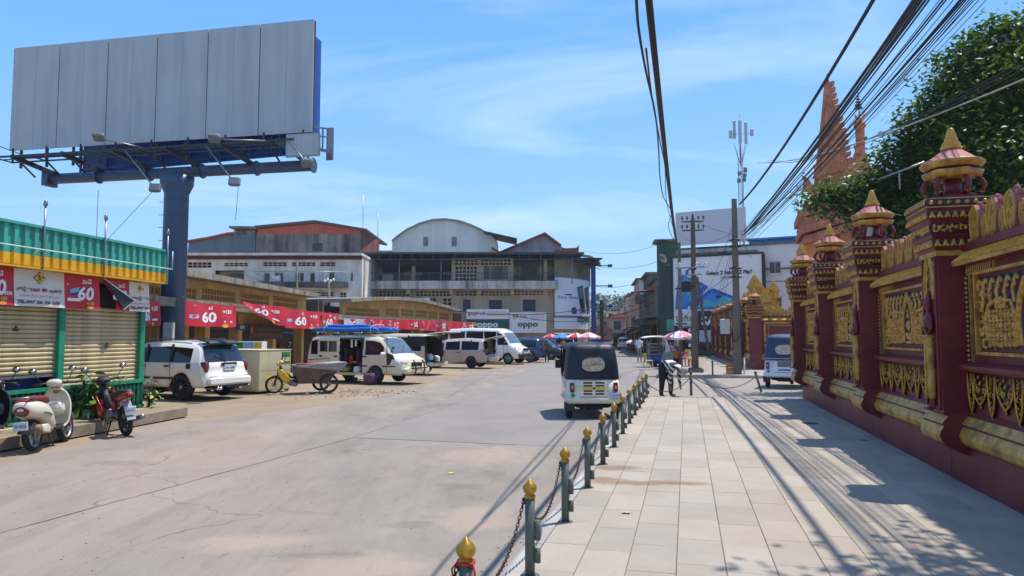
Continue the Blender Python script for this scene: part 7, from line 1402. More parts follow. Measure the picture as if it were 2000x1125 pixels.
for k in range(3): b.rbox((-.55 + .2 * k,-.3 + .3 * k,.78),(.3,.4,.4),.06)
b.build('luggage',m_clut[3],t); mirrors(t,2.2,.92,1.08,m_sil,(1,)); x,y = at_ground(921,719); place(t,0,.8,x,y,PI / 2 + rad(74))
# ---- white high roof minibus facing right
t = thing('parked_van','white high roof minibus with green hubcaps facing right among the parked cars','van',group='vehicles parked along the market')
c = Car([(-1.3,.45),(-1.34,.6),(-1.3,2.1),(-1.15,2.38),(.5,2.45),(2.6,2.40),(3.05,2.20),(3.75,1.30),(4.25,1.08),(4.42,.85),(4.45,.40)],.98,1.25,2.4,.36,(0,3.5),.36,.10,rcorner=.14)
def rl(x,j,sd,zt,cx,cz):
    if sd == -1 and 5 <= j <= 9 and 1.75 < x < 2.65: return None
    if j == 5 and (-1.0 < cx < .2 or .3 < cx < 1.65 or 2.75 < cx < 3.5) and zt > 1.6: return 'window' if cz < 2.15 else 'body'
    if j <= 2 and x > 3.0 and 1.36 < zt < 2.12: return 'windshield'
    return 'body'
c.build(t,m_wp,rl,{'window': m_glass,'windshield': mat('bright_glass',(.10,.14,.17),.05)}); b = M(); b.bx(1.7,2.7,-.9,.7,.4,.44); b.bx(1.7,2.7,.7,.72,.4,2.2); b.bx(1.68,1.72,-.9,.7,.4,2.2); b.bx(2.68,2.72,-.9,.7,.4,2.2); b.build('cabin',m_dark,t)
for sd in (1,-1):
    wheel(t,0,sd * .84,.36,.22,5,.6,m_wp,sd,mat('green_hub',hx('#2f9a63'),.5)); wheel(t,3.5,sd * .84,.36,.22,5,.6,m_wp,sd,mat('green_hub',hx('#2f9a63'),.5)); b = M(); b.sweep([(4.0,sd * .84,1.0,.06,.14),(4.25,sd * .72,.92,.08,.13)],8,2,4); b.build('headlight',m_lclear,t)
for sd in (1,-1): b = M(); b.lathe([(.15,0),(.14,sd * .03),(0,sd * .035)],(3.5,sd * .93,.36),16,axis='y'); b.build('hubcap',MATS['green_hub'],t)
b = M(); b.rbox((4.32,0,.56),(.34,1.9,.36),.08); b.build('front_bumper',m_trim,t); mirrors(t,3.35,.98,1.42,m_trim); b = M(); b.rbox((4.43,0,.98),(.05,1.0,.16),.03); b.build('grille',m_trim,t); seams(t,c,(2.68,3.2),.5,1.25,(-1,))
x,y = at_ground(993,711); place(t,3.5,-.84,x,y,rad(-26))
# ---- blue SUV, dark people mover, white van far off, white pickup down the street
def plain(label,top,W,belt,roof,wheels,rw,m,xg,hd,ref,name='parked_car',wz=(-.5,2.3),tail=True,front=True,cut=None,cat='car',grp='vehicles parked along the market',rim=None):
    t = thing(name,label,cat,group=grp); c = Car(top,W,belt,roof,.34,wheels,rw,.14); xa = min(p[0] for p in top); xb = max(p[0] for p in top)
    def rl(x,j,sd,zt,cx,cz):
        if cut and j <= 3 and x < cut and .7 < zt < roof - .15: return None
        if j == 5 and wz[0] < cx < wz[1] and zt > belt + .18: return 'window'
        if j <= 2 and x > (xa + xb) / 2 and belt + .08 < zt < roof - .12: return 'windshield'
        if j <= 2 and x < (xa + xb) / 2 and belt + .06 < zt < roof - .12: return 'rear_window'
        return 'body'
    c.build(t,m,rl,{'window': m_glass,'windshield': m_glass2,'rear_window': m_glass2}); handles(t,c,((.6,belt - .1,1),(.6,belt - .1,-1)))
    for sd in (1,-1):
        for xw in wheels: wheel(t,xw,sd * (W - .11),rw,.22,6,.66,rim or m_alloy,sd)
        b = M(); b.rbox((xa + .14,sd * (W - .1),belt - .1),(.14,.14,.26),.03); b.build('tail_lamp',m_lred,t); b = M(); b.sweep([(xb - .42,sd * (W - .12),belt - .22,.06,.1),(xb - .12,sd * (W - .28),belt - .3,.1,.09)],8,2,4); b.build('headlight',m_lclear,t)
        for xs in (wz[0] + (wz[1] - wz[0]) * .36,wz[0] + (wz[1] - wz[0]) * .68): b = M(); b.bar((xs,sd * (W - .14),roof - .14),(xs,sd * (W - .03),belt + .04),.07,.03); b.build('window_pillar',m_trim,t)
    b = M(); b.rbox((xa + .04,0,.52),(.14,W * 1.62,.24),.06); b.build('rear_bumper',m,t); b = M(); b.rbox((xb - .06,0,.5),(.2,W * 1.8,.26),.06); b.build('front_bumper',m,t)
    if cut: b = M(); b.bx(cut - .2,cut + .9,-W + .1,W - .1,.5,.54); b.bx(cut + .9,cut + .94,-W + .08,W - .08,.5,roof - .1); b.build('cabin',m_dark,t); hatch(t,xa + .25,roof - .04,W - .12,1.1,rad(8),m)
    place(t,ref[0],ref[1],xg[0],xg[1],hd); return t
suv = [(-.95,.45),(-1.0,.6),(-.95,1.0),(-.85,1.1),(-.65,1.62),(-.5,1.72),(.6,1.78),(1.7,1.70),(2.0,1.6),(2.75,1.12),(3.5,1.0),(3.62,.75),(3.64,.42)]
plain('dark blue SUV parked nose in beyond the white minibus',suv,.92,1.08,1.76,(0,2.7),.37,m_nav,at_ground(1036,708),PI / 2 + rad(78),(0,.81),wz=(-.4,2.4))
mpv = [(-1.0,.42),(-1.05,.6),(-.98,1.1),(-.75,1.68),(-.5,1.78),(1.0,1.82),(2.0,1.72),(3.2,1.05),(3.75,.88),(3.95,.65),(3.95,.38)]
plain('black people mover facing right with a bright headlight, last of the parked row',mpv,.92,1.06,1.8,(0,2.9),.34,m_dnv,at_ground(1077,703),rad(-30),(2.9,-.81),wz=(-.5,2.6))
vn = [(-1.0,.45),(-1.04,.6),(-1.0,1.2),(-.9,1.9),(-.7,2.0),(2.3,2.0),(2.7,1.9),(3.4,1.2),(3.8,1.0),(3.85,.45)]
plain('white van with its rear open facing away under the blue umbrella',vn,.88,1.15,2.0,(0,2.6),.34,m_wp,at_ground(1102,698),rad(78),(-1.0,0),'parked_van',(-.6,2.8),cut=-.8,cat='van')
plain('white car driving down the far street beyond the auto rickshaw',suv,.88,1.05,1.62,(0,2.6),.34,m_wp,at_ground(1219,684),rad(80),(-.9,0),wz=(-.4,2.3),grp='cars in the far street')
plain('small dark car in the far street behind the crowd',suv,.86,1.0,1.55,(0,2.6),.33,m_dnv,at_ground(1243,679),rad(80),(-.9,0),wz=(-.4,2.3),grp='cars in the far street')
# ================================================================== AUTO RICKSHAWS, MOTORBIKES, CARTS
def rloft(b,secs,m=0,k=3,caps=True,sm=True):
    """stack of rounded rectangles (z, x0, x1, half width, corner radius)"""
    vs_ = []; n = 4 * (k + 1)
    for z,x0,x1,w,r in secs:
        for cx,cy,a0 in ((x1 - r,w - r,0),(x0 + r,w - r,PI / 2),(x0 + r,-w + r,PI),(x1 - r,-w + r,1.5 * PI)):
            for i in range(k + 1): a = a0 + PI / 2 * i / k; vs_.append((cx + r * math.cos(a),cy + r * math.sin(a),z))
    q = len(secs); o = len(b.v); b.add(vs_,[[i * n + j,i * n + (j + 1) % n,(i + 1) * n + (j + 1) % n,(i + 1) * n + j] for i in range(q - 1) for j in range(n)],m,sm)
    if caps: b.add([],[]); b.f += [[o + j for j in range(n - 1,-1,-1)],[o + (q - 1) * n + j for j in range(n)]]; b.m += [m,m]; b.s += [False,False]
    return b
m_canv = mat('black_canvas',hx('#171d2a'),.5,var=.3,scale=2.5,bump=.3,bscale=5); m_canvb = mat('navy_canvas',hx('#2b4160'),.5,var=.2,scale=2); m_rick = paint('rickshaw_white',hx('#efe3cc'),.4,'#8a6a48'); m_cloud = mat('clouded_plastic',hx('#d2b99c'),.5,var=.2,scale=9,grime=('#8a6a50',.5,7)); m_cur = mat('maroon_curtain',hx('#4a1a1e'),.9,var=.3,scale=8); m_gcur = mat('grey_curtain',hx('#6d6a66'),.9,var=.25,scale=10)
def rickshaw(label,canv,paintm,old=True):
    t = thing('auto_rickshaw',label,'auto rickshaw',group='auto rickshaws'); HW = .63
    b = M(); rloft(b,[(.34,.0,1.35,HW - .05,.06),(.38,-.04,1.35,HW - .01,.08),(.47,-.06,1.35,HW + .01,.09),(.485,-.02,1.35,HW - .03,.09),(.62,-.01,1.35,HW - .03,.10),(.90,.03,1.35,HW - .045,.11)]); b.build('body',paintm,t)
    b = M(); rloft(b,[(.88,.02,.95,HW - .035,.13),(.93,.02,.95,HW - .03,.14),(1.2,.05,.95,HW - .05,.15),(1.48,.09,.97,HW - .085,.17),(1.58,.13,1.0,HW - .10,.18)],caps=False); b.build('hood',canv,t)
    b = M(); rloft(b,[(1.55,.12,2.05,HW - .095,.18),(1.60,.13,2.08,HW - .10,.18),(1.66,.20,2.06,HW - .15,.18),(1.70,.34,1.98,HW - .26,.16),(1.715,.5,1.8,HW - .40,.1)]); b.build('roof',canv,t)
    b = M(); b.tube([(.10,-HW + .13,1.57),(.06,-HW + .28,1.575),(.06,HW - .28,1.575),(.10,HW - .13,1.57)],.014,5); b.build('hood_seam',canv,t)
    # rear window of clouded plastic, set in the hood, with its stitched rim
    o = ell(0,1.215,.27,.165,28); o = [(math.copysign(abs(a / .27) ** .72,a) * .27,1.215 + math.copysign(abs((z - 1.215) / .165) ** .8,z - 1.215) * .165) for a,z in o]; xw = lambda z: float(np.interp(z,[.93,1.2,1.48],[.012,.042,.080]))
    b = M(); n_ = len(o); b.add([(xw(z) - .008,-a,z) for a,z in o],[list(range(n_))]); w_ = b.build('rear_window',m_cloud,t); b = M(); b.tube([(xw(z) - .010,-a,z) for a,z in o],.012,5,closed=True); b.build('window_rim',canv,w_)
    if old:
        b = M()
        for a0,z0,a1,z1 in ((-.14,1.14,-.13,1.33),(-.22,1.22,.18,1.19),(.1,1.1,.15,1.3),(-.1,1.28,.05,1.16)): b.tube([(xw(z0) - .009,a0,z0),(xw((z0 + z1) / 2) - .010,(a0 + a1) / 2 + .02,(z0 + z1) / 2),(xw(z1) - .009,a1,z1)],.004,3)
        b.build('crease',mat('brown_crease',hx('#5d3f30'),.8),w_)
    # engine lid with vents
    b = M(); b.rbox((-.02,.0,.68),(.03,.62,.36),.012); lid = b.build('engine_lid',paintm,t)
    if old:
        for sd in (1,-1):
            for k,z in enumerate((.81,.745,.63,.565)): b = M(); b.rbox((-.036,sd * .135,z),(.014,.2,.034),.006); b.build('vent',m_black,lid)
            b = M(); b.rbox((-.034,sd * .145,.688),(.012,.24,.055),.004); b.build('yellow_band',m_yelp,lid)
        b = M(); b.rbox((-.042,0,.688),(.014,.06,.04),.004); b.build('latch',m_black,lid)
    else:
        b = M(); b.rbox((-.036,-.02,.76),(.014,.42,.17),.006); b.build('vent',mat('grey_mesh',hx('#6f7276'),.6,var=.3,scale=60),lid); b = M(); b.rbox((-.036,-.02,.58),(.014,.38,.05),.006); b.build('vent',MATS['grey_mesh'],lid)
        b = M(); b.bar((-.05,-.5,.94),(-.05,.55,.94),.035); b.bar((-.05,.55,.94),(-.05,.55,.84),.03); b.bar((-.05,-.1,.94),(-.05,-.1,.88),.03); b.build('rail',m_steel,t)
    for sd in (1,-1):
        b = M(); b.rbox((-.03,sd * .49,.71),(.05,.105,.22),.02); b.build('tail_lamp',m_lred,t); b = M(); b.rbox((-.058,sd * .49,.72),(.008,.05,.08),.003); b.build('lamp_lens',mat('pale_lens',hx('#c98a84'),.3),t)
        w = M(); p = [(.12,-.06),(.185,-.06),(.20,-.03),(.20,.03),(.185,.06),(.12,.06)]; w.lathe(p,(0,0,0),20,axis='y',caps=False); w.lathe([(.125,sd * .03),(.04,sd * .04),(0,sd * .05)],(0,0,0),12,1,axis='y'); w.build('wheel',[m_tyre,m_steel],t,(.28,sd * .53,.20))
        b = M(); b.bx(.02,.04,sd * .53 - .11,sd * .53 + .11,.18,.38); b.bx(.02,.3,sd * .64 - .004,sd * .64 + .004,.22,.38); b.build('mud_flap',m_trim,t)
    w = M(); w.lathe([(.12,-.05),(.185,-.05),(.20,-.02),(.20,.02),(.185,.05),(.12,.05)],(0,0,0),18,axis='y'); w.build('wheel',m_tyre,t,(2.2,0,.20))
    b = M(); b.rbox((.25,0,.30),(.3,.8,.12),.03); b.tube([(.0,-.2,.26),(.0,.2,.26)],.05,8); b.bar((.1,-.5,.33),(.1,-.15,.25),.05); b.bar((.1,.5,.33),(.1,.2,.25),.05); b.build('chassis',m_under,t)
    b = M(); b.bx(1.2,2.2,-.5,.5,.30,.36); b.rbox((1.0,0,.70),(.5,1.0,.12),.04); b.rbox((.98,0,1.0),(.08,1.0,.5),.03); b.build('seat',m_seat,t)
    b = M(); rloft(b,[(.30,1.95,2.45,.45,.12),(.6,1.9,2.5,.5,.14),(.95,1.95,2.4,.5,.14)]); b.build('front_panel',paintm,t)
    for sd in (1,-1):
        b = M(); b.tube([(2.3,sd * .5,.9),(2.05,sd * .53,1.6)],.022,6); b.tube([(1.36,sd * (HW - .05),.88),(1.38,sd * (HW - .09),1.58)],.02,6); b.build('hood_frame',m_under,t)
    b = M(); b.add([(2.36,-.46,.95),(2.36,.46,.95),(2.08,.48,1.58),(2.08,-.48,1.58)],[(0,1,2,3)]); b.build('windscreen',m_glass2,t)
    for sd,m,x0 in ((-1,m_gcur,.93),(-1,m_cur,1.10)):
        b = M(); 
        for k in range(3): x = x0 + k * .05; b.sweep([(x,sd * (HW + .0),.72,.02,.03),(x,sd * (HW + .015),1.0,.035,.035),(x,sd * (HW - .02),1.35,.03,.03),(x,sd * (HW - .07),1.56,.02,.02)],7,3,2,0,'z')
        b.build('curtain',m,t)
    for sd in (1,-1): b = M(); yy = .80 if sd < 0 else .60; b.tube([(2.2,sd * .5,1.2),(2.15,sd * yy,1.24)],.012,5); b.rbox((2.14,sd * yy,1.16),(.03,.16,.22),.015); b.build('mirror',m_trim,t)
    b = M(); r_ = .06; b.add([(-.028,.47 + r_ * math.cos(a),.535 + r_ * math.sin(a)) for a in (0,PI / 2,PI,1.5 * PI)][::-1],[(0,1,2,3)]); b.build('diamond_sticker',mat('teal_sticker',hx('#1f9a7a'),.5),t)
    return t
r1 = rickshaw('white auto rickshaw with a black canvas hood driving away along the pavement edge',m_canv,m_rick); plate(r1,-.07,-.50,.53,'2A-7101',-1,.24,.12); place(r1,0,0,P(1160,815,16.2).x,16.2,PI / 2 + rad(1.5))
r2 = rickshaw('white auto rickshaw with a dark blue hood parked in the gateway by the temple wall',m_canvb,paint('rickshaw_cool_white',hx('#dde0e4'),.15),False); p = P(1503,757,25.6); place(r2,.28,.53,p.x,p.y,PI / 2 - rad(27)); r2.location.z = .045; r2.scale = (1.1,) * 3
# ------------------------------------------------------------------ motorbikes (x forward, rear wheel at the origin)
def mwheel(t,x,r,w,m_rim,spokes=6,name='wheel',y=0):
    b = M(); b.lathe([(r * .80,-w * .42),(r * .93,-w * .5),(r,-w * .15),(r,w * .15),(r * .93,w * .5),(r * .80,w * .42)],(0,0,0),26,axis='y',caps=False); b.lathe([(r * .80,-w * .42),(r * .80,w * .42)],(0,0,0),26,axis='y',caps=False); o = b.build(name,m_tyre,t,(x,y,r))
    b = M(); b.lathe([(r * .80,-w * .35),(r * .74,-w * .3),(r * .74,w * .3),(r * .80,w * .35)],(0,0,0),24,axis='y',caps=False); b.lathe([(r * .22,-w * .5),(r * .22,w * .5)],(0,0,0),12,axis='y')
    for k in range(spokes): a = 2 * PI * k / spokes + .3; b.bar((r * .15 * math.cos(a),0,r * .15 * math.sin(a)),(r * .77 * math.cos(a),0,r * .77 * math.sin(a)),.03 if spokes < 9 else .008,.03 if spokes < 9 else .008)
    b.build('rim',m_rim,o); return o
def mirrors2(t,x,z,w=.27,m=None):
    for sd in (1,-1): b = M(); b.tube([(x,sd * w * .8,z),(x - .02,sd * (w + .05),z + .14),(x - .04,sd * (w + .07),z + .19)],.007,5); b.lathe([(0,-.014),(.052,-.012),(.055,0),(.05,.010),(0,.012)],(x - .05,sd * (w + .08),z + .23),14,axis='x',sx=1.25); q = b.build('mirror',m or m_trim,t); b = M(); b.lathe([(.048,0),(.001,-.001)],(x - .066,sd * (w + .08),z + .23),14,axis='x',sx=1.25); b.build('mirror_glass',m_chrome,q)
m_cream = paint('cream_scooter_paint',hx('#dcd2bd'),.1); m_redp2 = paint('red_motorbike_paint',hx('#a3151d'),.1); m_ypaint = paint('yellow_motorbike_paint',hx('#e0b316'),.15); m_tan = mat('tan_plastic',hx('#8d6a4c'),.5); m_redseat = mat('red_brown_seat',hx('#7a2226'),.5)
def scooter(label,body,seatm,dark):
    t = thing('motor_scooter',label,'scooter',group='motorbikes parked by the kiosk'); mwheel(t,0,.25,.11,m_alloy,6); mwheel(t,1.22,.25,.10,m_alloy,6)
    b = M(); b.sweep([(-.34,0,.72,.07,.05),(-.28,0,.70,.14,.12),(-.10,0,.67,.17,.16),(.15,0,.62,.18,.17),(.36,0,.52,.17,.20),(.50,0,.40,.15,.15),(.56,0,.34,.12,.07)],16,4,2.5); b.build('rear_body',body,t)
    b = M(); b.sweep([(-.30,0,.80,.09,.025),(-.18,0,.83,.14,.05),(.1,0,.83,.145,.05),(.35,0,.80,.13,.06),(.48,0,.76,.08,.04)],14,4,2.6); b.build('seat',seatm,t)
    b = M(); b.tube([(-.12,-.13,.86),(-.34,-.12,.87),(-.38,0,.875),(-.34,.12,.87),(-.12,.13,.86)],.014,6); b.build('grab_rail',m_steel,t)
    b = M(); b.sweep([(.5,0,.29,.15,.03),(.7,0,.28,.17,.03),(.86,0,.30,.17,.03)],12,3,4); b.build('footboard',dark,t)
    b = M(); prof = [(.82,.28,.15),(.90,.34,.20),(.95,.50,.225),(.99,.68,.22),(1.0,.84,.17),(.985,.93,.09)]
    pr_ = catmull(prof,4); nn = 9
    def shp(a,c): i = c * (len(pr_) - 1); k = min(len(pr_) - 2,int(i)); f = i - k; x,z,w = (pr_[k][q] + (pr_[k + 1][q] - pr_[k][q]) * f for q in range(3)); y = (a * 2 - 1) * w; return (x - .10 * abs(a * 2 - 1) ** 2.2 + .04,y,z)
    b.grid(shp,10,16,0); b.grid(lambda a,c: (shp(a,c)[0] - .03,shp(a,c)[1] * .97,shp(a,c)[2]),10,16,0,flip=True); 
    rim = [shp(0,i / 20) for i in range(21)] + [shp(1,i / 20) for i in range(20,-1,-1)]; b.tube(rim,.018,6,0); b.build('leg_shield',body,t)
    b = M(); b.sweep([(.86,0,.58,.17,.13),(.80,0,.60,.16,.12),(.76,0,.62,.13,.08)],12,3,3); b.build('glove_box',body,t)
    b = M(); b.sweep([(1.0,0,.95,.06,.06),(.97,0,1.0,.10,.07),(.90,0,1.04,.13,.07),(.82,0,1.03,.10,.05)],12,3,2.4); b.build('handlebar_cover',body,t); b = M(); b.lathe([(.0,.06),(.07,.045),(.09,0),(.08,-.04)],(1.03,0,.98),14,axis='x'); b.build('headlight',m_lclear,t)
    b = M(); b.tube([(.90,-.12,1.04),(.86,-.34,1.03)],.016,6); b.tube([(.90,.12,1.04),(.86,.34,1.03)],.016,6); b.tube([(.94,-.20,1.02),(.93,-.36,1.0)],.007,5); b.tube([(.94,.20,1.02),(.93,.36,1.0)],.007,5); b.build('handlebar',m_trim,t); b = M(); b.sweep([(.94,0,.9,.05,.05),(.93,0,.97,.07,.06)],10,2,2.2); b.build('steering_neck',m_tan,t)
    mirrors2(t,.90,1.04,.24)
    b = M(); b.tube([(1.22,.07,.25),(1.06,.07,.62)],.022,6); b.tube([(1.22,-.07,.25),(1.06,-.07,.62)],.022,6); b.build('fork',dark,t); b = M(); b.grid(lambda a,c: (1.22 + .29 * math.cos(PI * (.12 + .72 * a)),(c - .5) * .15,.25 + .29 * math.sin(PI * (.12 + .72 * a)) - .03 * (abs(c - .5) * 2) ** 2),12,4); b.build('front_fender',body,t)
    b = M(); b.sweep([(-.335,0,.655,.045,.04),(-.345,-.0,.66,.085,.075),(-.30,0,.66,.12,.09)],14,3,2.2); b.build('tail_lamp',m_lred,t)
    b = M(); b.grid(lambda a,c: (-.05 - .28 * math.sin(a * 1.1),(c - .5) * .17,.50 - .2 * a),6,3); b.build('rear_fender',dark,t); plate(t,-.36,0,.43,'1B-9808',-1,.22,.14)
    b = M(); b.rbox((.12,.07,.27),(.5,.10,.16),.05); b.rbox((.34,0,.30),(.25,.2,.2),.05); b.build('engine',m_under,t); b = M(); b.sweep([(.40,-.13,.30,.03,.03),(.2,-.15,.30,.05,.06),(-.10,-.17,.34,.07,.085),(-.24,-.17,.36,.05,.06)],10,3,2.4); b.build('exhaust',m_tan,t); b = M(); b.sweep([(.15,-.21,.31,.01,.06),(0,-.235,.34,.015,.075),(-.16,-.23,.36,.01,.06)],10,3,2.4); b.build('exhaust_guard',body,t)
    b = M(); b.tube([(.40,.08,.26),(.36,.24,.0)],.014,5); b.tube([(.40,-.05,.25),(.36,-.16,.0)],.014,5); b.build('stand',m_under,t)
    for sd in (1,-1): b = M(); b.sweep([(.05,sd * .175,.60,.01,.012),(.2,sd * .185,.57,.012,.016),(.33,sd * .178,.53,.01,.012)],8,2); b.build('badge',m_steel,t)
    return t
sc = scooter('cream retro scooter with a red brown seat parked nose in at the kerb',m_cream,m_redseat,m_trim); x,y = at_ground(64,880); place(sc,0,0,x,y,rad(100)); sc.rotation_euler.x = rad(-5)
sc2 = scooter('black and silver scooter cut off by the left edge of the picture',paint('black_scooter_paint',hx('#20242c'),.1),m_trim,m_trim); x,y = at_ground(3,884); place(sc2,0,0,x - .62,y + .1,rad(104))
def underbone(label,body,group='motorbikes parked by the kiosk',cargo=False):
    t = thing('motorbike',label,'motorbike',group=group); R = .285; mwheel(t,1.22,R,.085,m_black if not cargo else m_steel,6 if not cargo else 16)
    if not cargo: mwheel(t,0,R,.09,m_black,6)
    b = M(); b.tube([(1.22,.06,R),(1.06,.06,.80)],.022,6); b.tube([(1.22,-.06,R),(1.06,-.06,.80)],.022,6); b.build('fork',m_trim,t)
    b = M(); b.grid(lambda a,c: (1.22 + (R + .03) * math.cos(PI * (.10 + .78 * a)),(c - .5) * .13,R + (R + .03) * math.sin(PI * (.10 + .78 * a)) - .02 * (abs(c - .5) * 2) ** 2),12,4); b.grid(lambda a,c: (1.22 + (R + .028) * math.cos(PI * (.10 + .78 * a)),(c - .5) * .13,R - .004 + (R + .028) * math.sin(PI * (.10 + .78 * a)) - .02 * (abs(c - .5) * 2) ** 2),12,4,flip=True); b.build('front_fender',body,t)
    b = M(); b.sweep([(1.10,0,.95,.05,.06),(1.06,0,.99,.12,.09),(.98,0,1.0,.13,.07),(.90,0,.99,.08,.04)],12,3,2.4); b.build('handlebar_cover',body if cargo else m_trim,t); b = M(); b.lathe([(0,.05),(.06,.04),(.08,0),(.07,-.03)],(1.11,0,.96),12,axis='x'); b.build('headlight',m_lclear,t)
    b = M(); b.tube([(.98,-.1,1.0),(.95,-.22,1.03),(.90,-.36,1.02)],.015,6); b.tube([(.98,.1,1.0),(.95,.22,1.03),(.90,.36,1.02)],.015,6); b.tube([(1.0,-.2,1.02),(.99,-.37,1.0)],.007,5); b.tube([(1.0,.2,1.02),(.99,.37,1.0)],.007,5); b.build('handlebar',m_trim,t); mirrors2(t,.97,1.02,.26)
    b = M(); b.sweep([(1.06,0,.84,.06,.10),(1.0,0,.74,.075,.13),(.90,0,.60,.07,.12),(.78,0,.50,.06,.08)],12,3,2.5); b.build('front_cowl',m_trim,t)
    for sd in (1,-1): b = M(); b.sweep([(1.12,sd * .07,.72,.014,.08),(1.02,sd * .145,.62,.018,.17),(.90,sd * .17,.52,.016,.17),(.76,sd * .15,.42,.014,.10)],10,3,2.6); b.build('leg_shield',body,t)
    b = M(); b.tube([(.95,0,.72),(.66,0,.50),(.34,0,.54),(.05,0,.70)],.035,7); b.build('frame',m_under,t)
    b = M(); b.rbox((.62,0,.34),(.30,.20,.20),.05); b.sweep([(.72,0,.36,.07,.07),(.86,0,.40,.08,.08)],10,2,3); b.lathe([(.10,-.12),(.11,-.10),(.11,.10),(.10,.12)],(.58,0,.32),14,axis='y'); b.build('engine',m_steel,t)
    if not cargo:
        b = M(); b.sweep([(-.36,0,.80,.03,.03),(-.28,0,.79,.085,.06),(-.05,0,.74,.11,.075),(.2,0,.66,.10,.08),(.42,0,.55,.08,.08),(.55,0,.46,.05,.05)],12,4,2.5); b.build('tail_fairing',body,t)
        b = M(); b.sweep([(-.30,0,.84,.06,.03),(-.1,0,.84,.12,.045),(.2,0,.79,.12,.05),(.45,0,.74,.09,.05),(.52,0,.70,.05,.03)],12,4,2.5); b.build('seat',m_trim,t); b = M(); b.rbox((.45,-.125,.60),(.03,.012,.03),.004); b.bx(.1,.5,-.108,-.10,.66,.675); b.build('white_stripe',m_white,t)
        b = M(); b.rbox((-.36,0,.78),(.06,.14,.08),.02); b.build('tail_lamp',m_lred,t); b = M(); b.grid(lambda a,c: (-.12 - .22 * a,(c - .5) * .15,.66 - .33 * a),4,2); b.grid(lambda a,c: (-.115 - .22 * a,(c - .5) * .15,.66 - .33 * a),4,2,flip=True); b.build('rear_fender',mat('grey_mud_guard',hx('#8d929c'),.5),t); plate(t,-.31,0,.50,'1AB-4412',-1,.19,.14)
        b = M(); b.sweep([(.62,-.12,.24,.02,.02),(.3,-.14,.24,.03,.03),(0,-.16,.28,.045,.045),(-.30,-.17,.34,.05,.05),(-.40,-.17,.36,.04,.04)],10,3,2); b.build('exhaust',m_steel,t)
        for sd in (1,-1): b = M(); b.tube([(0,sd * .10,R),(.12,sd * .11,.68)],.022,6); b.tube([(0,sd * .07,R),(.5,sd * .08,.33)],.02,5); b.build('swing_arm',m_trim,t)
        b = M(); b.tube([(.5,.08,.26),(.42,.20,.0)],.014,5); b.tube([(.5,-.08,.26),(.44,-.18,.0)],.014,5); b.build('stand',m_under,t); b = M(); b.add([(.86,-.19,.44),(.97,-.19,.66),(.93,-.185,.70),(.80,-.19,.50)],[(0,1,2,3)]); b.build('sticker',m_white,t)
    return t
mb1 = underbone('red and black motorbike with a black seat parked at the plinth',m_redp2); x0,y0 = at_ground(247,851); x1,y1 = at_ground(196,838); place(mb1,0,0,x0,y0,math.atan2(y1 - y0,x1 - x0)); mb1.rotation_euler.x = rad(-6)
# cargo tricycle
tr = underbone('yellow fronted motor tricycle with a rusty cargo box behind',m_ypaint,'cargo tricycles',True); tr.name = 'cargo_tricycle'; tr['category'] = 'cargo tricycle'; del tr['group']
m_cart = mat('rusty_cart_steel',hx('#7a6a5a'),.8,.2,var=.25,scale=3,grime=('#5a3522',.7,2.5),streak=('#4a3a2e',.5,3)); m_rustw = mat('pale_worn_steel',hx('#a39f98'),.7,.2,var=.2,scale=4,grime=('#7a5a40',.5,3))
b = M(); 
v = [(.52,-.46,.32),(.52,.46,.32),(-.42,.46,.32),(-.42,-.46,.32),(.56,-.56,.86),(.56,.56,.86),(-.80,.56,.86),(-.80,-.56,.86)]; b.add(v,[(0,3,2,1),(0,1,5,4),(1,2,6,5),(2,3,7,6),(3,0,4,7)]); b.build('cargo_box',m_cart,tr)
b = M(); b.add([(.58,-.60,.86),(.58,.60,.86),(-1.0,.60,.95),(-1.0,-.60,.95),(.58,-.60,.91),(.58,.60,.91),(-1.0,.60,1.0),(-1.0,-.60,1.0),(-.80,-.60,.72),(-.80,.60,.72)],[(4,5,6,7),(0,4,7,3),(5,1,2,6),(0,1,5,4),(0,3,8),(1,9,2),(3,7,6,2)]); b.build('cargo_deck',m_rustw,tr)
b = M(); b.tube([(.2,-.58,.92),(.2,-.58,1.05),(-.7,-.58,1.1),(-.7,-.58,.96)],.014,5); b.build('hand_rail',m_under,tr); b = M(); b.rbox((.05,.2,.95),(1.1,.5,.03),.01); b.build('red_board',m_clut[0],tr)
for sd in (1,-1): mwheel(tr,-.42,.31,.09,m_cart,12,'wheel',sd * .54)
b = M(); b.tube([(-.42,-.5,.31),(-.42,.5,.31)],.025,6); b.bar((-.42,0,.34),(.6,0,.36),.06); b.bar((.4,-.4,.34),(.7,0,.42),.05); b.bar((.4,.4,.34),(.7,0,.42),.05); b.build('axle',m_under,tr)
x1,y1 = at_ground(535,769); x0,y0 = at_ground(633,766); hd = math.atan2(y1 - y0,x1 - x0) + .08; place(tr,1.22,0,x1,y1,hd)
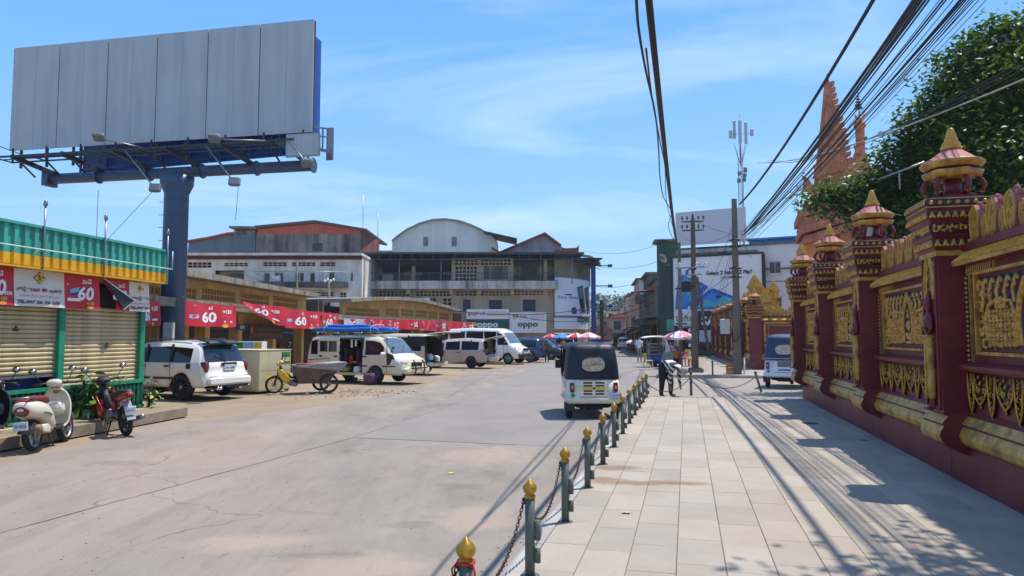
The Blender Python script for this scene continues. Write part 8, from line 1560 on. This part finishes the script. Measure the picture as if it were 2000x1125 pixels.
# ------------------------------------------------------------------ cabinets by the SUV
m_cab = mat('cream_sheet_metal',hx('#cfc39a'),.55,var=.06,scale=1,grime=('#a59363',.4,1.5)); m_post = mat('green_poster',hx('#1f7f3a'),.5)
a0 = G(504,769); a1 = G(566,763); rz = math.atan2(a1.y - a0.y,a1.x - a0.x); w = (a1 - a0).length; t = thing('metal_cabinet','large pale cream sheet metal cabinet with a green poster beside the white SUV','cabinet',a0,rz)
hc = P(504,685,a0.y).z; b = M(); b.bx(0,w,0,2.4,.06,hc); b.build('cabinet_body',m_cab,t); b = M(); b.bx(.01,w - .01,-.02,-.001,.10,hc * .52 - .006); b.bx(.01,w - .01,-.02,-.001,hc * .52 + .006,hc - .03); b.build('panel',m_cab,t); b = M(); b.bx(-.02,-.001,.02,2.38,.10,hc - .03); b.build('panel',m_cab,t); b = M(); b.bx(-.03,w + .03,-.03,2.43,hc,hc + .03); b.build('lid',m_cab,t)
for x,y in ((.08,.08),(w - .08,.08),(.08,2.3)): b = M(); b.bx(x - .05,x + .05,y - .05,y + .05,0,.06); b.build('foot',m_under,t)
b = M(); b.bx(w * .70,w * .97,-.03,-.021,hc - .44,hc - .06); q = b.build('poster',m_post,t); b = M(); text_on(b,'តម្លៃ',w * .84,hc - .15,.07,flat(-.034),1,bold=True); text_on(b,'4G',w * .79,hc - .31,.13,flat(-.034),0,bold=True); shape_on(b,rect(w * .86,w * .95,hc - .38,hc - .24),flat(-.034),1); b.build('lettering',[m_white,m_yelp],q)
p = P(485,690,27.5); t = thing('vending_stall','stall box with green and yellow posters standing behind the white SUV','stall',(p.x,27.5,0),.1); z1 = P(485,667,27.5).z; b = M(); b.bx(-.55,.5,0,.8,.5,z1); b.build('box',m_sgw,t)
for x in (-.5,.45): b = M(); b.bx(x - .03,x + .03,.03,.09,0,.5); b.bx(x - .03,x + .03,.7,.76,0,.5); b.build('leg',m_steel,t)
for x0,x1,m in ((-.53,-.2,m_grn_p),(-.17,.18,m_blu_p),(.22,.47,m_yelp)): b = M(); b.bx(x0,x1,-.015,-.001,z1 - .45,z1 - .03); b.build('poster',m,t)
def simple(name,label,cat,bm,mats,loc,rz=0,group=None): return tag(bm.build(name,mats,None,loc,(0,0,rz)),label,cat,group)
m_plaid = mat('purple_plaid',hx('#6f4560'),.8,var=.35,scale=18); x,y = at_ground(723,750)
b = M(); rloft(b,[(0,-.22,.22,.16,.05),(.3,-.24,.24,.18,.06),(.42,-.22,.22,.14,.06)]); b.tube([(-.12,-.1,.40),(-.1,-.1,.50),(.1,-.1,.50),(.12,-.1,.40)],.014,5); simple('travel_bag','purple checked bag standing by the front wheel of the ivory minibus','bag',b,m_plaid,(x,y,0),rad(-25))
x,y = at_ground(684,744); b = M(); b.bx(-.22,.22,-.15,.15,.0,.14); simple('wooden_step','brown wooden step below the open door of the ivory minibus','step',b,m_clut[3],(x,y + .2,0),rad(-27))
# ================================================================== BOLLARDS AND CHAINS
m_bol = mat('grey_green_paint',hx('#55625a'),.5,.0,var=.15,scale=6,grime=('#3e443c',.5,5),streak=('#7a6a55',.3,9)); m_chain = mat('rusty_chain',hx('#4a3a32'),.7,.5,var=.3,scale=30); m_bud = mat('gold_bud',hx('#b58a34'),.38,.5,var=.2,scale=20,grime=('#6a4a20',.5,18))
RB = -1.127; s1 = 5.19; SPB = 1.56
t0 = thing('bollard','bollard 0','bollard',(0,0,0),-SA,'bollards along the kerb')
b = M(); b.tube([(0,0,0),(0,0,.555)],.036,10); b.lathe([(.07,0),(.07,.008),(.037,.012)],(0,0,0),12); b.build('post',m_bol,t0)
b = M(); b.lathe([(.036,.553),(.043,.56),(.043,.572),(.030,.582),(.032,.586),(.047,.605),(.053,.625),(.048,.645),(.03,.665),(.012,.685),(0,.695)],(0,0,0),16); b.build('bud',m_bud,t0)
for z0,z1 in ((.40,.26),(.20,.10)): b = M(); b.tube([(.058,0,z0),(.058,0,z1)],.022,8); b.bx(.03,.045,-.008,.008,z1 + .01,z0 - .01); b.build('hinge_socket',m_bol,t0)
b = M(); b.tube([(-.036,0,.53),(-.055,0,.535),(-.055,0,.55),(-.036,0,.555)],.006,5); b.build('chain_lug',m_bol,t0)
labs = ['bollard with a red ribbon round its gold bud, cut by the lower frame edge','tall nearest whole bollard with a gold bud at the pavement edge','second whole bollard from the camera along the kerb','third whole bollard from the camera along the kerb','bollard before the stained slabs, fourth whole one from the camera','fifth whole bollard, just in front of the auto rickshaw wheel','bollard overlapping the right rear corner of the auto rickshaw','bollard just right of the auto rickshaw, seventh whole one','eighth whole bollard, beyond the auto rickshaw','ninth whole bollard, third from the far end of the row','tenth whole bollard, second from the far end of the row','farthest bollard of the row before the gateway']
ZB = .121
for k in range(-1,11):
    w_ = Rw(RB,s1 + SPB * k,ZB if k != 5 else ZB)
    if k == -1: t0.location = w_; t0['label'] = labs[0]
    else: copy_tree(t0,None,w_,-SA,labs[k + 1])
b = M(); b.tube([(.042 * math.cos(a),.042 * math.sin(a),.565 + .006 * math.sin(a * 3)) for a in np.linspace(0,6.28,13)[:-1]],.010,5,closed=True); b.tube([(.045,-.02,.565),(.06,-.04,.52),(.055,-.045,.47)],.007,4); b.tube([(-.04,-.03,.565),(-.06,-.05,.54),(-.05,-.06,.5)],.006,4)
b.build('ribbon',mat('red_ribbon',hx('#b3162a'),.7),t0)
nl = 52; cat_ = [(-.045,i / nl * SPB,.54 - .30 * 4 * (i / nl) * (1 - i / nl)) for i in range(nl + 1)]; b = M()
for i in range(nl):
    a,c = Vector(cat_[i]),Vector(cat_[i + 1]); d = (c - a).normalized(); u_ = Vector((1,0,0)) if i % 2 else d.cross(Vector((1,0,0))); m_ = (a + c) / 2; hl = (c - a).length * .62
    b.tube([m_ + d * (math.cos(q) * hl) + u_ * (math.sin(q) * .011) for q in np.linspace(0,2 * PI,9)[:-1]],.0048,4,closed=True)
me = b.mesh('chain',m_chain)
for k in range(-2,10):
    if k in (6,8): continue
    o = ob('chain',me,None,Rw(RB,s1 + SPB * k,ZB),(0,0,-SA)); tag(o,'rusty sagging chain ' + ('running from the nearest whole bollard to the ribboned one' if k == -1 else 'running out of the lower frame edge from the ribboned bollard' if k == -2 else 'hung between the %s and %s whole bollards from the camera' % (('first','second','third','fourth','fifth','sixth','seventh','eighth','ninth','tenth')[k],('second','third','fourth','fifth','sixth','seventh','eighth','ninth','tenth','eleventh')[k])),'chain','chains between the bollards')
for i,(u,vb,vt,lean,lab) in enumerate(((1350,773,728,0,'thin steel post with a chain right of the bending person'),(1487,765,729,-.18,'leaning steel post in the gateway beside the parked auto rickshaw'),(1392,733,707,0,'small steel post on the kerb of the far pavement'),(1454,731,702,0,'pale steel post beside the tall concrete pole'),(1333,731,700,0,'thin steel post beside the brown pole'))):
    z0 = .12 if i == 0 else (.03 if i == 1 else .14); p = G(u,vb,z0); z = P(u,vt,p.y).z - z0; b = M(); b.tube([(0,0,0),(lean,0,z)],.04,8); b.lathe([(.05,0),(.06,.03),(0,.08)],(lean,0,z),8); simple('chain_post',lab,'post',b,m_bol if i != 3 else m_white,p,0,'chain posts at the gateway')
for a,c,lab in (((1351,735,20.9),(1480,733,23.6),'slack chain across the gateway'),((1256,742,20.4),(1350,735,20.9),'slack chain behind the bending person')):
    pts = sag(P(*a),P(*c),.38,26); b = M(); b.tube(pts,.012,5); simple('chain',lab,'chain',b,m_chain,(0,0,0))
# ================================================================== STREET STALLS
def umbrella(label,loc,r,h,ma,mb,pole=True,n=8,drop=.42,grp='street umbrellas'):
    t = thing('parasol',label,'umbrella',loc,random.random(),grp)
    for k in range(n):
        a0,a1 = 2 * PI * k / n,2 * PI * (k + 1) / n; b = M()
        def f(u,v):
            a = a0 + (a1 - a0) * u; rr = r * v * (1 - .05 * math.sin(PI * u) * v); return (rr * math.cos(a),rr * math.sin(a),h - drop * r * v ** 1.4 * .9 - .06 * math.sin(PI * u) * v)
        b.grid(f,4,4,0); b.build('panel',(ma,mb)[k % 2],t); b = M(); b.grid(lambda u,v: (lambda p: (p[0],p[1],p[2] - .13 * v))(f(u,1)),4,1,0); b.build('valance',(ma,mb)[k % 2],t)
        b = M(); b.tube([(0,0,h - .02),(r * .97 * math.cos(a0),r * .97 * math.sin(a0),h - drop * r * .9 - .02)],.01,4); b.build('rib',m_steel,t)
    b = M(); b.tube([(0,0,0),(0,0,h + .1)],.025,6); b.build('pole',m_steel,t); return t
m_pk = mat('pink_cloth',hx('#d98a96'),.8,var=.1); m_pw = mat('white_cloth',hx('#e3d3d6'),.8,var=.08); m_rd = mat('red_cloth',hx('#c02c36'),.8); m_bc = mat('blue_cloth',hx('#4a78b4'),.8)
p = P(1327,643,41.5); ut = umbrella('pink and white street umbrella over the orange cool box',(p.x,41.5,.14),1.0,p.z - .2,m_pk,m_pw)
b = M(); text_on(b,'Angkor',0,0,.22,lambda x,z: (x,-1.0 * .66 - z * .8 * -1.0 - .0,p.z - .2 - .42 * .9 * .66 ** 1.4 + z * .32 - .0),0,shear=.2); o_ = b.build('lettering',m_rd,ut); o_.rotation_euler = (0,0,-ut.rotation_euler[2]); o_.location = (0,-.05,.03)
for u,v,Y,ma,mb_,r,lab in ((1125,650,59,m_rd,m_pw,.85,'red and white umbrella above the auto rickshaw roof, left one'),(1150,649,58,m_pk,m_pw,.95,'pink and white umbrella above the auto rickshaw roof, right one'),(1098,651,61,m_bc,m_bc,.9,'plain blue umbrella behind the black people mover'),(1076,652,64,m_pk,m_rd,.7,'small red umbrella beyond the dark blue SUV'),(1243,664,66,m_rd,m_pk,.6,'small red umbrella among the crowd in the far street'),(1232,664,70,m_pw,m_pw,.5,'cream umbrella among the crowd in the far street')): p = P(u,v,Y); umbrella(lab,(p.x,Y,0),r,p.z,ma,mb_)
# food cart
p = P(1283,716,43.5); t = thing('food_cart','blue food cart with a glass case and a white canopy','food cart',(p.x,43.5,0),.12); Zc = lambda v: P(1283,v,43.5).z; m_cb = mat('blue_cart_paint',hx('#1f55a8'),.5,var=.1)
b = M(); b.rbox((0,.35,(Zc(693) + Zc(711)) / 2),(.78,.7,Zc(693) - Zc(711)),.03); b.build('base',m_cb,t); b = M(); b.bx(-.42,.42,-.05,.75,Zc(693),Zc(693) + .03); b.build('counter',m_steel,t)
for x in (-.42,.42):
    for y in (0,.7): b = M(); b.tube([(x,y,Zc(693)),(x,y,Zc(660))],.018,5); b.build('canopy_post',m_steel,t)
zb_,zt_ = Zc(692),Zc(672)
for z in np.linspace(zb_,zt_,4): b = M(); b.bx(-.40,.06,.05,.6,z,z + .02); b.build('shelf',m_white,t)
b = M(); b.bx(-.41,-.40,.05,.6,zb_,zt_); b.bx(.06,.07,.05,.6,zb_,zt_); b.bx(-.40,.06,.6,.61,zb_,zt_); b.build('case_frame',m_steel,t)
for k in range(5): b = M(); b.rbox((-.32 + .08 * k,.2,zb_ + .1 + .16 * (k % 3)),(.07,.2,.09),.02); b.build('goods',m_clut[(k * 2) % 6],t)
b = M(); b.sweep([(-.75,.35,Zc(660),.55,.03),(-.4,.35,Zc(658),.6,.05),(.3,.35,Zc(657.5),.6,.05),(.75,.35,Zc(660),.55,.03)],10,3,4); b.build('canopy',m_white,t)
for y in (-.02,.72): w = M(); w.lathe([(.12,-.03),(.2,-.03),(.2,.03),(.12,.03)],(0,0,0),14,axis='y',caps=False); w.build('wheel',m_tyre,t,(0,y,.2))
b = M(); b.rbox((0,.35,.25),(.1,.6,.5),.02); b.build('leg',m_under,t)
p = P(1303,684,43); b = M(); b.sweep([(0,0,-.35,.14,.12),(0,0,-.2,.17,.14),(.02,0,0,.14,.12),(0,0,.35,.07,.07),(-.02,0,.5,.02,.02)],10,3,2,0,'z'); simple('hanging_bags','bundle of pale plastic bags hanging on the right side of the food cart','bags',b,mat('pale_plastic',hx('#c9c6bf'),.4,var=.15),p)
def chair(label,m,loc,rz,grp='plastic chairs by the food cart'):
    t = thing('plastic_chair',label,'chair',loc,rz,grp); b = M(); b.rbox((0,0,.43),(.42,.42,.03),.012); b.build('seat',m,t)
    for x,y in ((-.18,-.18),(.18,-.18),(-.18,.18),(.18,.18)): b = M(); b.bar((x * 1.1,y * 1.1,0),(x,y,.42),.04); b.build('leg',m,t)
    b = M(); 
    for x in (-.16,-.05,.06,.16): b.bar((x,.19,.44),(x * 1.05,.24,.80),.035,.02)
    b.bar((-.2,.24,.81),(.2,.24,.81),.03,.07); b.build('backrest',m,t); return t
m_cy = mat('yellow_plastic',hx('#e0c81e'),.4); m_cp = mat('pink_plastic',hx('#d9318c'),.4); 
for u,v,m,rz,lab,z0 in ((1266,718,m_cy,1.9,'yellow plastic chair alone on the road by the food cart',0),(1330,715,m_cp,.3,'pink plastic chair left of the brown pole',.14),(1339,716,m_cp,2.8,'pink plastic chair nearest the brown pole',.14),(1347,713,m_cy,.2,'yellow plastic chair half behind the brown pole',.14),(1343,707,m_cy,3.0,'yellow plastic chair farther back behind the brown pole',.14)): p = G(u,v,z0); chair(lab,m,p,rz)
p = G(1321,715,.14); t = thing('cool_box','orange cool box on a dark red stand beneath the pink umbrella','cool box',p,.1); z0,z1,z2 = P(1321,700,p.y).z - .14,P(1321,690,p.y).z - .14,P(1321,686,p.y).z - .14; m_or = mat('orange_plastic',hx('#e08a1e'),.45); b = M(); b.rbox((0,.2,z0 / 2),(.56,.4,z0),.01); b.build('stand',mat('dark_red_board',hx('#6d2436'),.7),t); b = M(); b.rbox((0,.2,(z0 + z1) / 2),(.6,.45,z1 - z0),.03); b.build('box',m_or,t); b = M(); b.rbox((0,.2,(z1 + z2) / 2 + .005),(.62,.47,z2 - z1),.03); b.build('lid',m_or,t); b = M(); b.sweep([(-.12,.2,z2 + .05,.1,.05),(.1,.2,z2 + .06,.1,.06)],8,2); b.build('cloth',m_white,t)
p = G(1303,720); b = M(); b.box((0,0,.45),(.8,.05,1.0),0,Euler((-.35,0,0)).to_matrix()); b.bar((0,.45,0),(0,.15,.85),.04); simple('sign_board','leaning green grey board between the food cart and the orange cool box','board',b,mat('green_grey_board',hx('#73866f'),.7,var=.2,scale=6),p,-.9)
p = G(1428,730,.14); t = thing('plastic_crate','orange plastic crate at the foot of the tall concrete pole','crate',p,-SA)
for k in range(5): b = M(); b.bx(-.2,.2,-.17,.17,.02 + k * .09,.085 + k * .09,skip='u' if k == 4 else ''); b.build('slat',mat('orange_crate',hx('#d0762c'),.5,var=.15),t)
for x in (-.19,.19): b = M(); b.bx(x - .025,x + .025,-.18,.18,0,.48); b.build('corner',MATS['orange_crate'],t)
# ================================================================== PEOPLE
m_skin = mat('skin',hx('#9a6a4c'),.6,var=.08); m_hair = mat('black_hair',(.012,.010,.009),.6)
def striped():
    m = bpy.data.materials.new('black_white_stripes'); m.use_nodes = True; t = m.node_tree; b = t.nodes['Principled BSDF']; n = t.nodes.new; l = t.links.new; tcn = n('ShaderNodeTexCoord'); sp = n('ShaderNodeSeparateXYZ'); l(tcn.outputs['Object'],sp.inputs[0]); ad = n('ShaderNodeMath'); ad.operation = 'MULTIPLY_ADD'; l(sp.outputs[2],ad.inputs[0]); ad.inputs[1].default_value = 1.0; l(sp.outputs[0],ad.inputs[2]); mu = n('ShaderNodeMath'); mu.operation = 'MULTIPLY'; l(ad.outputs[0],mu.inputs[0]); mu.inputs[1].default_value = 6.2; fr = n('ShaderNodeMath'); fr.operation = 'FRACT'; l(mu.outputs[0],fr.inputs[0]); gt = n('ShaderNodeMath'); gt.operation = 'GREATER_THAN'; l(fr.outputs[0],gt.inputs[0]); gt.inputs[1].default_value = .5; x = n('ShaderNodeMix'); x.data_type = 'RGBA'; l(gt.outputs[0],x.inputs[0]); x.inputs[6].default_value = (.62,.61,.60,1); x.inputs[7].default_value = (.015,.015,.018,1); l(x.outputs[2],b.inputs['Base Color']); b.inputs['Roughness'].default_value = .85; return m
m_strip = striped()
def cloth(n,c): return mat('cloth_' + n,c,.85,var=.15,scale=7)
STAND = dict(pelvis=(0,0,.93),waist=(0,0,1.08),chest=(0.01,0,1.30),neck=(0,0,1.48),head=(.02,0,1.60),crown=(.01,0,1.70))
for sd,y in (('l',1),('r',-1)): STAND.update({'hip' + sd: (0,.09 * y,.90),'knee' + sd: (.02,.10 * y,.49),'ankle' + sd: (-.01,.10 * y,.09),'toe' + sd: (.15,.11 * y,.04),'sh' + sd: (0,.17 * y,1.41),'el' + sd: (-.02,.22 * y,1.14),'wr' + sd: (.06,.22 * y,.90),'hand' + sd: (.09,.21 * y,.81)})
RADII = dict(pelvis=.135,waist=.12,chest=.14,neck=.055,head=.085,crown=.075,hip=.10,knee=.062,ankle=.042,toe=.035,sh=.065,el=.043,wr=.03,hand=.032)
BONES = [('pelvis','waist','shirt'),('waist','chest','shirt'),('chest','neck','shirt'),('neck','head','skin'),('head','crown','hair')]
for sd in 'lr': BONES += [('pelvis','hip' + sd,'legs'),('hip' + sd,'knee' + sd,'legs'),('knee' + sd,'ankle' + sd,'legs'),('ankle' + sd,'toe' + sd,'shoe'),('chest','sh' + sd,'shirt'),('sh' + sd,'el' + sd,'shirt'),('el' + sd,'wr' + sd,'fore'),('wr' + sd,'hand' + sd,'skin')]
def person(label,loc,rz,pose,shirt,legs,fore='skin',hat=None,scale=1.0,group='people in the street',fat=1.0):
    J = dict(STAND); J.update(pose); names = list(J); idx = {n: i for i,n in enumerate(names)}
    me = bpy.data.meshes.new('person'); me.from_pydata([J[n] for n in names],[(idx[a],idx[b]) for a,b,_ in BONES],[]); o = bpy.data.objects.new('person',me); COL.objects.link(o)
    o.modifiers.new('skin','SKIN'); o.modifiers.new('sub','SUBSURF').levels = 1
    sk = me.skin_vertices[0].data
    for n in names:
        r = (RADII.get(n) or RADII[n[:-1]]) * (fat if n[:4] not in ('head','crow','hand','neck') else 1); sk[idx[n]].radius = (r,r * (1.15 if n in ('pelvis','waist','chest') else 1)); 
        if n == 'pelvis': sk[idx[n]].use_root = True
    o.modifiers['sub'].render_levels = 1
    dg = bpy.context.evaluated_depsgraph_get(); m2 = bpy.data.meshes.new_from_object(o.evaluated_get(dg)); o.modifiers.clear(); o.data = m2; bpy.data.meshes.remove(me)
    if not len(m2.vertices): print('empty person',label)
    slots = dict(shirt=shirt,legs=legs,skin=m_skin,hair=m_hair if hat is None else hat,shoe=m_trim,fore=m_skin if fore == 'skin' else shirt); keys = list(slots); m2.materials.clear()
    for k in keys: m2.materials.append(slots[k])
    for p in m2.polygons:
        c = Vector(p.center); best = (9,'shirt')
        for a,b_,k in BONES:
            A,B = Vector(J[a]),Vector(J[b_]); d = B - A; t_ = max(0,min(1,(c - A).dot(d) / d.length_squared)); q = (c - A - d * t_).length - (RADII.get(a) or RADII[a[:-1]]) * .6
            if q < best[0]: best = (q,k)
        k = best[1]
        if k == 'hair' and hat is None:      # the face looks along the head's front
            hd = Vector(J['head']); up = (Vector(J['crown']) - hd).normalized()
            if (c - hd).x > .035 and (c - hd).dot(up) < .07: k = 'skin'
        p.material_index = keys.index(k); p.use_smooth = True
    o.location = loc; o.rotation_euler = (0,0,rz); o.scale = (scale,) * 3; return tag(o,label,'person',group)
bend = dict(pelvis=(-.10,0,.84),waist=(.02,0,.93),chest=(.24,0,.94),neck=(.42,0,.87),head=(.52,0,.80),crown=(.60,0,.76),hipl=(-.10,.10,.81),hipr=(-.10,-.10,.81),kneel=(-.02,.20,.44),kneer=(-.04,-.20,.44),anklel=(-.06,.23,.09),ankler=(-.06,-.23,.09),toel=(.09,.26,.04),toer=(.09,-.26,.04),shl=(.30,.17,.88),shr=(.30,-.17,.88),ell=(.26,.20,.62),elr=(.22,-.20,.62),wrl=(.30,.18,.40),wrr=(.20,-.16,.38),handl=(.32,.17,.31),handr=(.21,-.15,.29))
m_cap = mat('grey_cap',hx('#a8a49b'),.85,var=.15,scale=10)
pz = .03; pb_ = G(1304,777,pz); pr_ = person('person bending down in a black and white striped shirt and pale grey cap',(pb_.x,pb_.y,pz),rad(-48),bend,m_strip,cloth('black',hx('#17181c')),'shirt',m_cap,1.04,None,fat=1.42)
b = M(); b.lathe([(.115,-.02),(.112,.03),(.09,.08),(.05,.105),(0,.112)],(0,0,0),14); b.sweep([(.06,0,.0,.085,.01),(.12,0,-.005,.085,.01),(.19,0,-.02,.05,.008)],10,3,2.4); c_ = b.build('cap',m_cap,pr_,(.56,0,.79)); c_.rotation_euler = (0,rad(95),0)
for hx_,hy,hz in ((.32,.17,.31),(.21,-.15,.29)):
    for k in range(5): b = M(); y = hy + (k - 2) * .016; L_ = (.055,.075,.08,.075,.05)[k]; b.tube([(hx_,y,hz + .02),(hx_ + .012,y,hz - L_ * .5),(hx_ + (.0 if k else .03),y + (0 if k else -.02),hz - L_)],[.010,.009,.007],6); b.build('finger',m_skin,pr_)
step = dict(kneel=(.12,.10,.50),anklel=(.14,.10,.09),toel=(.29,.11,.05),kneer=(-.04,-.10,.48),ankler=(-.18,-.10,.12),toer=(-.05,-.11,.04),ell=(-.10,.22,1.15),wrl=(-.06,.23,.92),handl=(-.03,.22,.83),elr=(.06,-.22,1.15),wrr=(.20,-.20,.98),handr=(.27,-.19,.92))
sit = dict(pelvis=(0,0,.50),waist=(0,0,.64),chest=(.03,0,.86),neck=(.04,0,1.04),head=(.07,0,1.15),crown=(.06,0,1.25),hipl=(0,.1,.48),hipr=(0,-.1,.48),kneel=(.40,.13,.48),kneer=(.40,-.13,.48),anklel=(.38,.13,.09),ankler=(.38,-.13,.09),toel=(.53,.13,.04),toer=(.53,-.13,.04),shl=(.03,.17,.97),shr=(.03,-.17,.97),ell=(.10,.22,.72),elr=(.10,-.22,.72),wrl=(.30,.16,.62),wrr=(.30,-.16,.62),handl=(.38,.12,.60),handr=(.38,-.12,.60))
carry = dict(ell=(.12,.22,1.16),wrl=(.30,.16,1.18),handl=(.38,.12,1.2),elr=(.12,-.22,1.16),wrr=(.30,-.16,1.18),handr=(.38,-.12,1.2))
for u,v,rz,pose,sh_,lg,lab,sc_ in ((1068,709,1.2,{},cloth('brown',hx('#4f3a38')),cloth('black',hx('#17181c')),'person in a dark brown top and black trousers standing by the dark people mover',.95),(1100,699,1.3,carry,cloth('yellow',hx('#d9a92e')),cloth('navy',hx('#232a3c')),'person in a yellow shirt at the open rear of the white van',.95),
    (1249,709,1.2,{},cloth('white',hx('#dcdcdc')),cloth('khaki',hx('#8d8474')),'person in a white shirt and khaki trousers beside the food cart',1.05),(1262,709,1.9,carry,cloth('plum',hx('#3a2530')),cloth('black',hx('#17181c')),'person in dark plum clothes standing at the left of the food cart',1.05),(1299,706,3.6,carry,cloth('sage',hx('#8a8f80')),cloth('navy',hx('#232a3c')),'vendor in a sage green top behind the food cart',1.0),
    (1309,704,-1.5,sit,cloth('lilac',hx('#8d84a0')),cloth('black',hx('#17181c')),'seated person in a lilac top behind the orange cool box',1.0),(1322,702,-1.2,{},cloth('tan',hx('#a58468')),cloth('brown',hx('#4f3a38')),'person in a tan top standing under the pink umbrella',.95),(1242,692,.8,step,cloth('gold',hx('#d0a63a')),cloth('black',hx('#17181c')),'person in a golden yellow top walking in the crowd of the far street',1.0),
    (1235,690,2.2,step,cloth('maroon',hx('#6a2430')),cloth('navy',hx('#232a3c')),'person in maroon walking left of the golden top in the far street',1.0),(1228,686,-1.2,step,cloth('blue',hx('#40588f')),cloth('black',hx('#17181c')),'person in blue walking this way in the far street',1.0),(1247,687,1.5,{},cloth('red',hx('#a83232')),cloth('brown',hx('#4f3a38')),'person in red beyond the white shirted person',1.0),(1256,684,1.4,{},cloth('black',hx('#17181c')),cloth('black',hx('#17181c')),'person in black farther off between the cart and the crowd',1.0),(563,738,.3,{},cloth('navy',hx('#232a3c')),cloth('black',hx('#17181c')),'person in navy behind the cream cabinet at the rear of the ivory minibus',.95)):
    z0 = 0.0 if u < 1290 else .14; p = G(u,v,z0); person(lab,p,rz,pose,sh_,lg,scale=sc_)
# ------------------------------------------------------------------ air
hm = bpy.data.materials.new('haze_air'); hm.use_nodes = True; t = hm.node_tree; t.nodes.remove(t.nodes['Principled BSDF']); v = t.nodes.new('ShaderNodeVolumePrincipled'); v.inputs['Color'].default_value = (.86,.92,1,1); v.inputs['Density'].default_value = .0004; v.inputs['Anisotropy'].default_value = .3; t.links.new(v.outputs[0],t.nodes['Material Output'].inputs['Volume'])
b = M(); b.bx(-1300,1300,-100,1600,-1.03,39); b.build('haze',hm,kind='stuff')
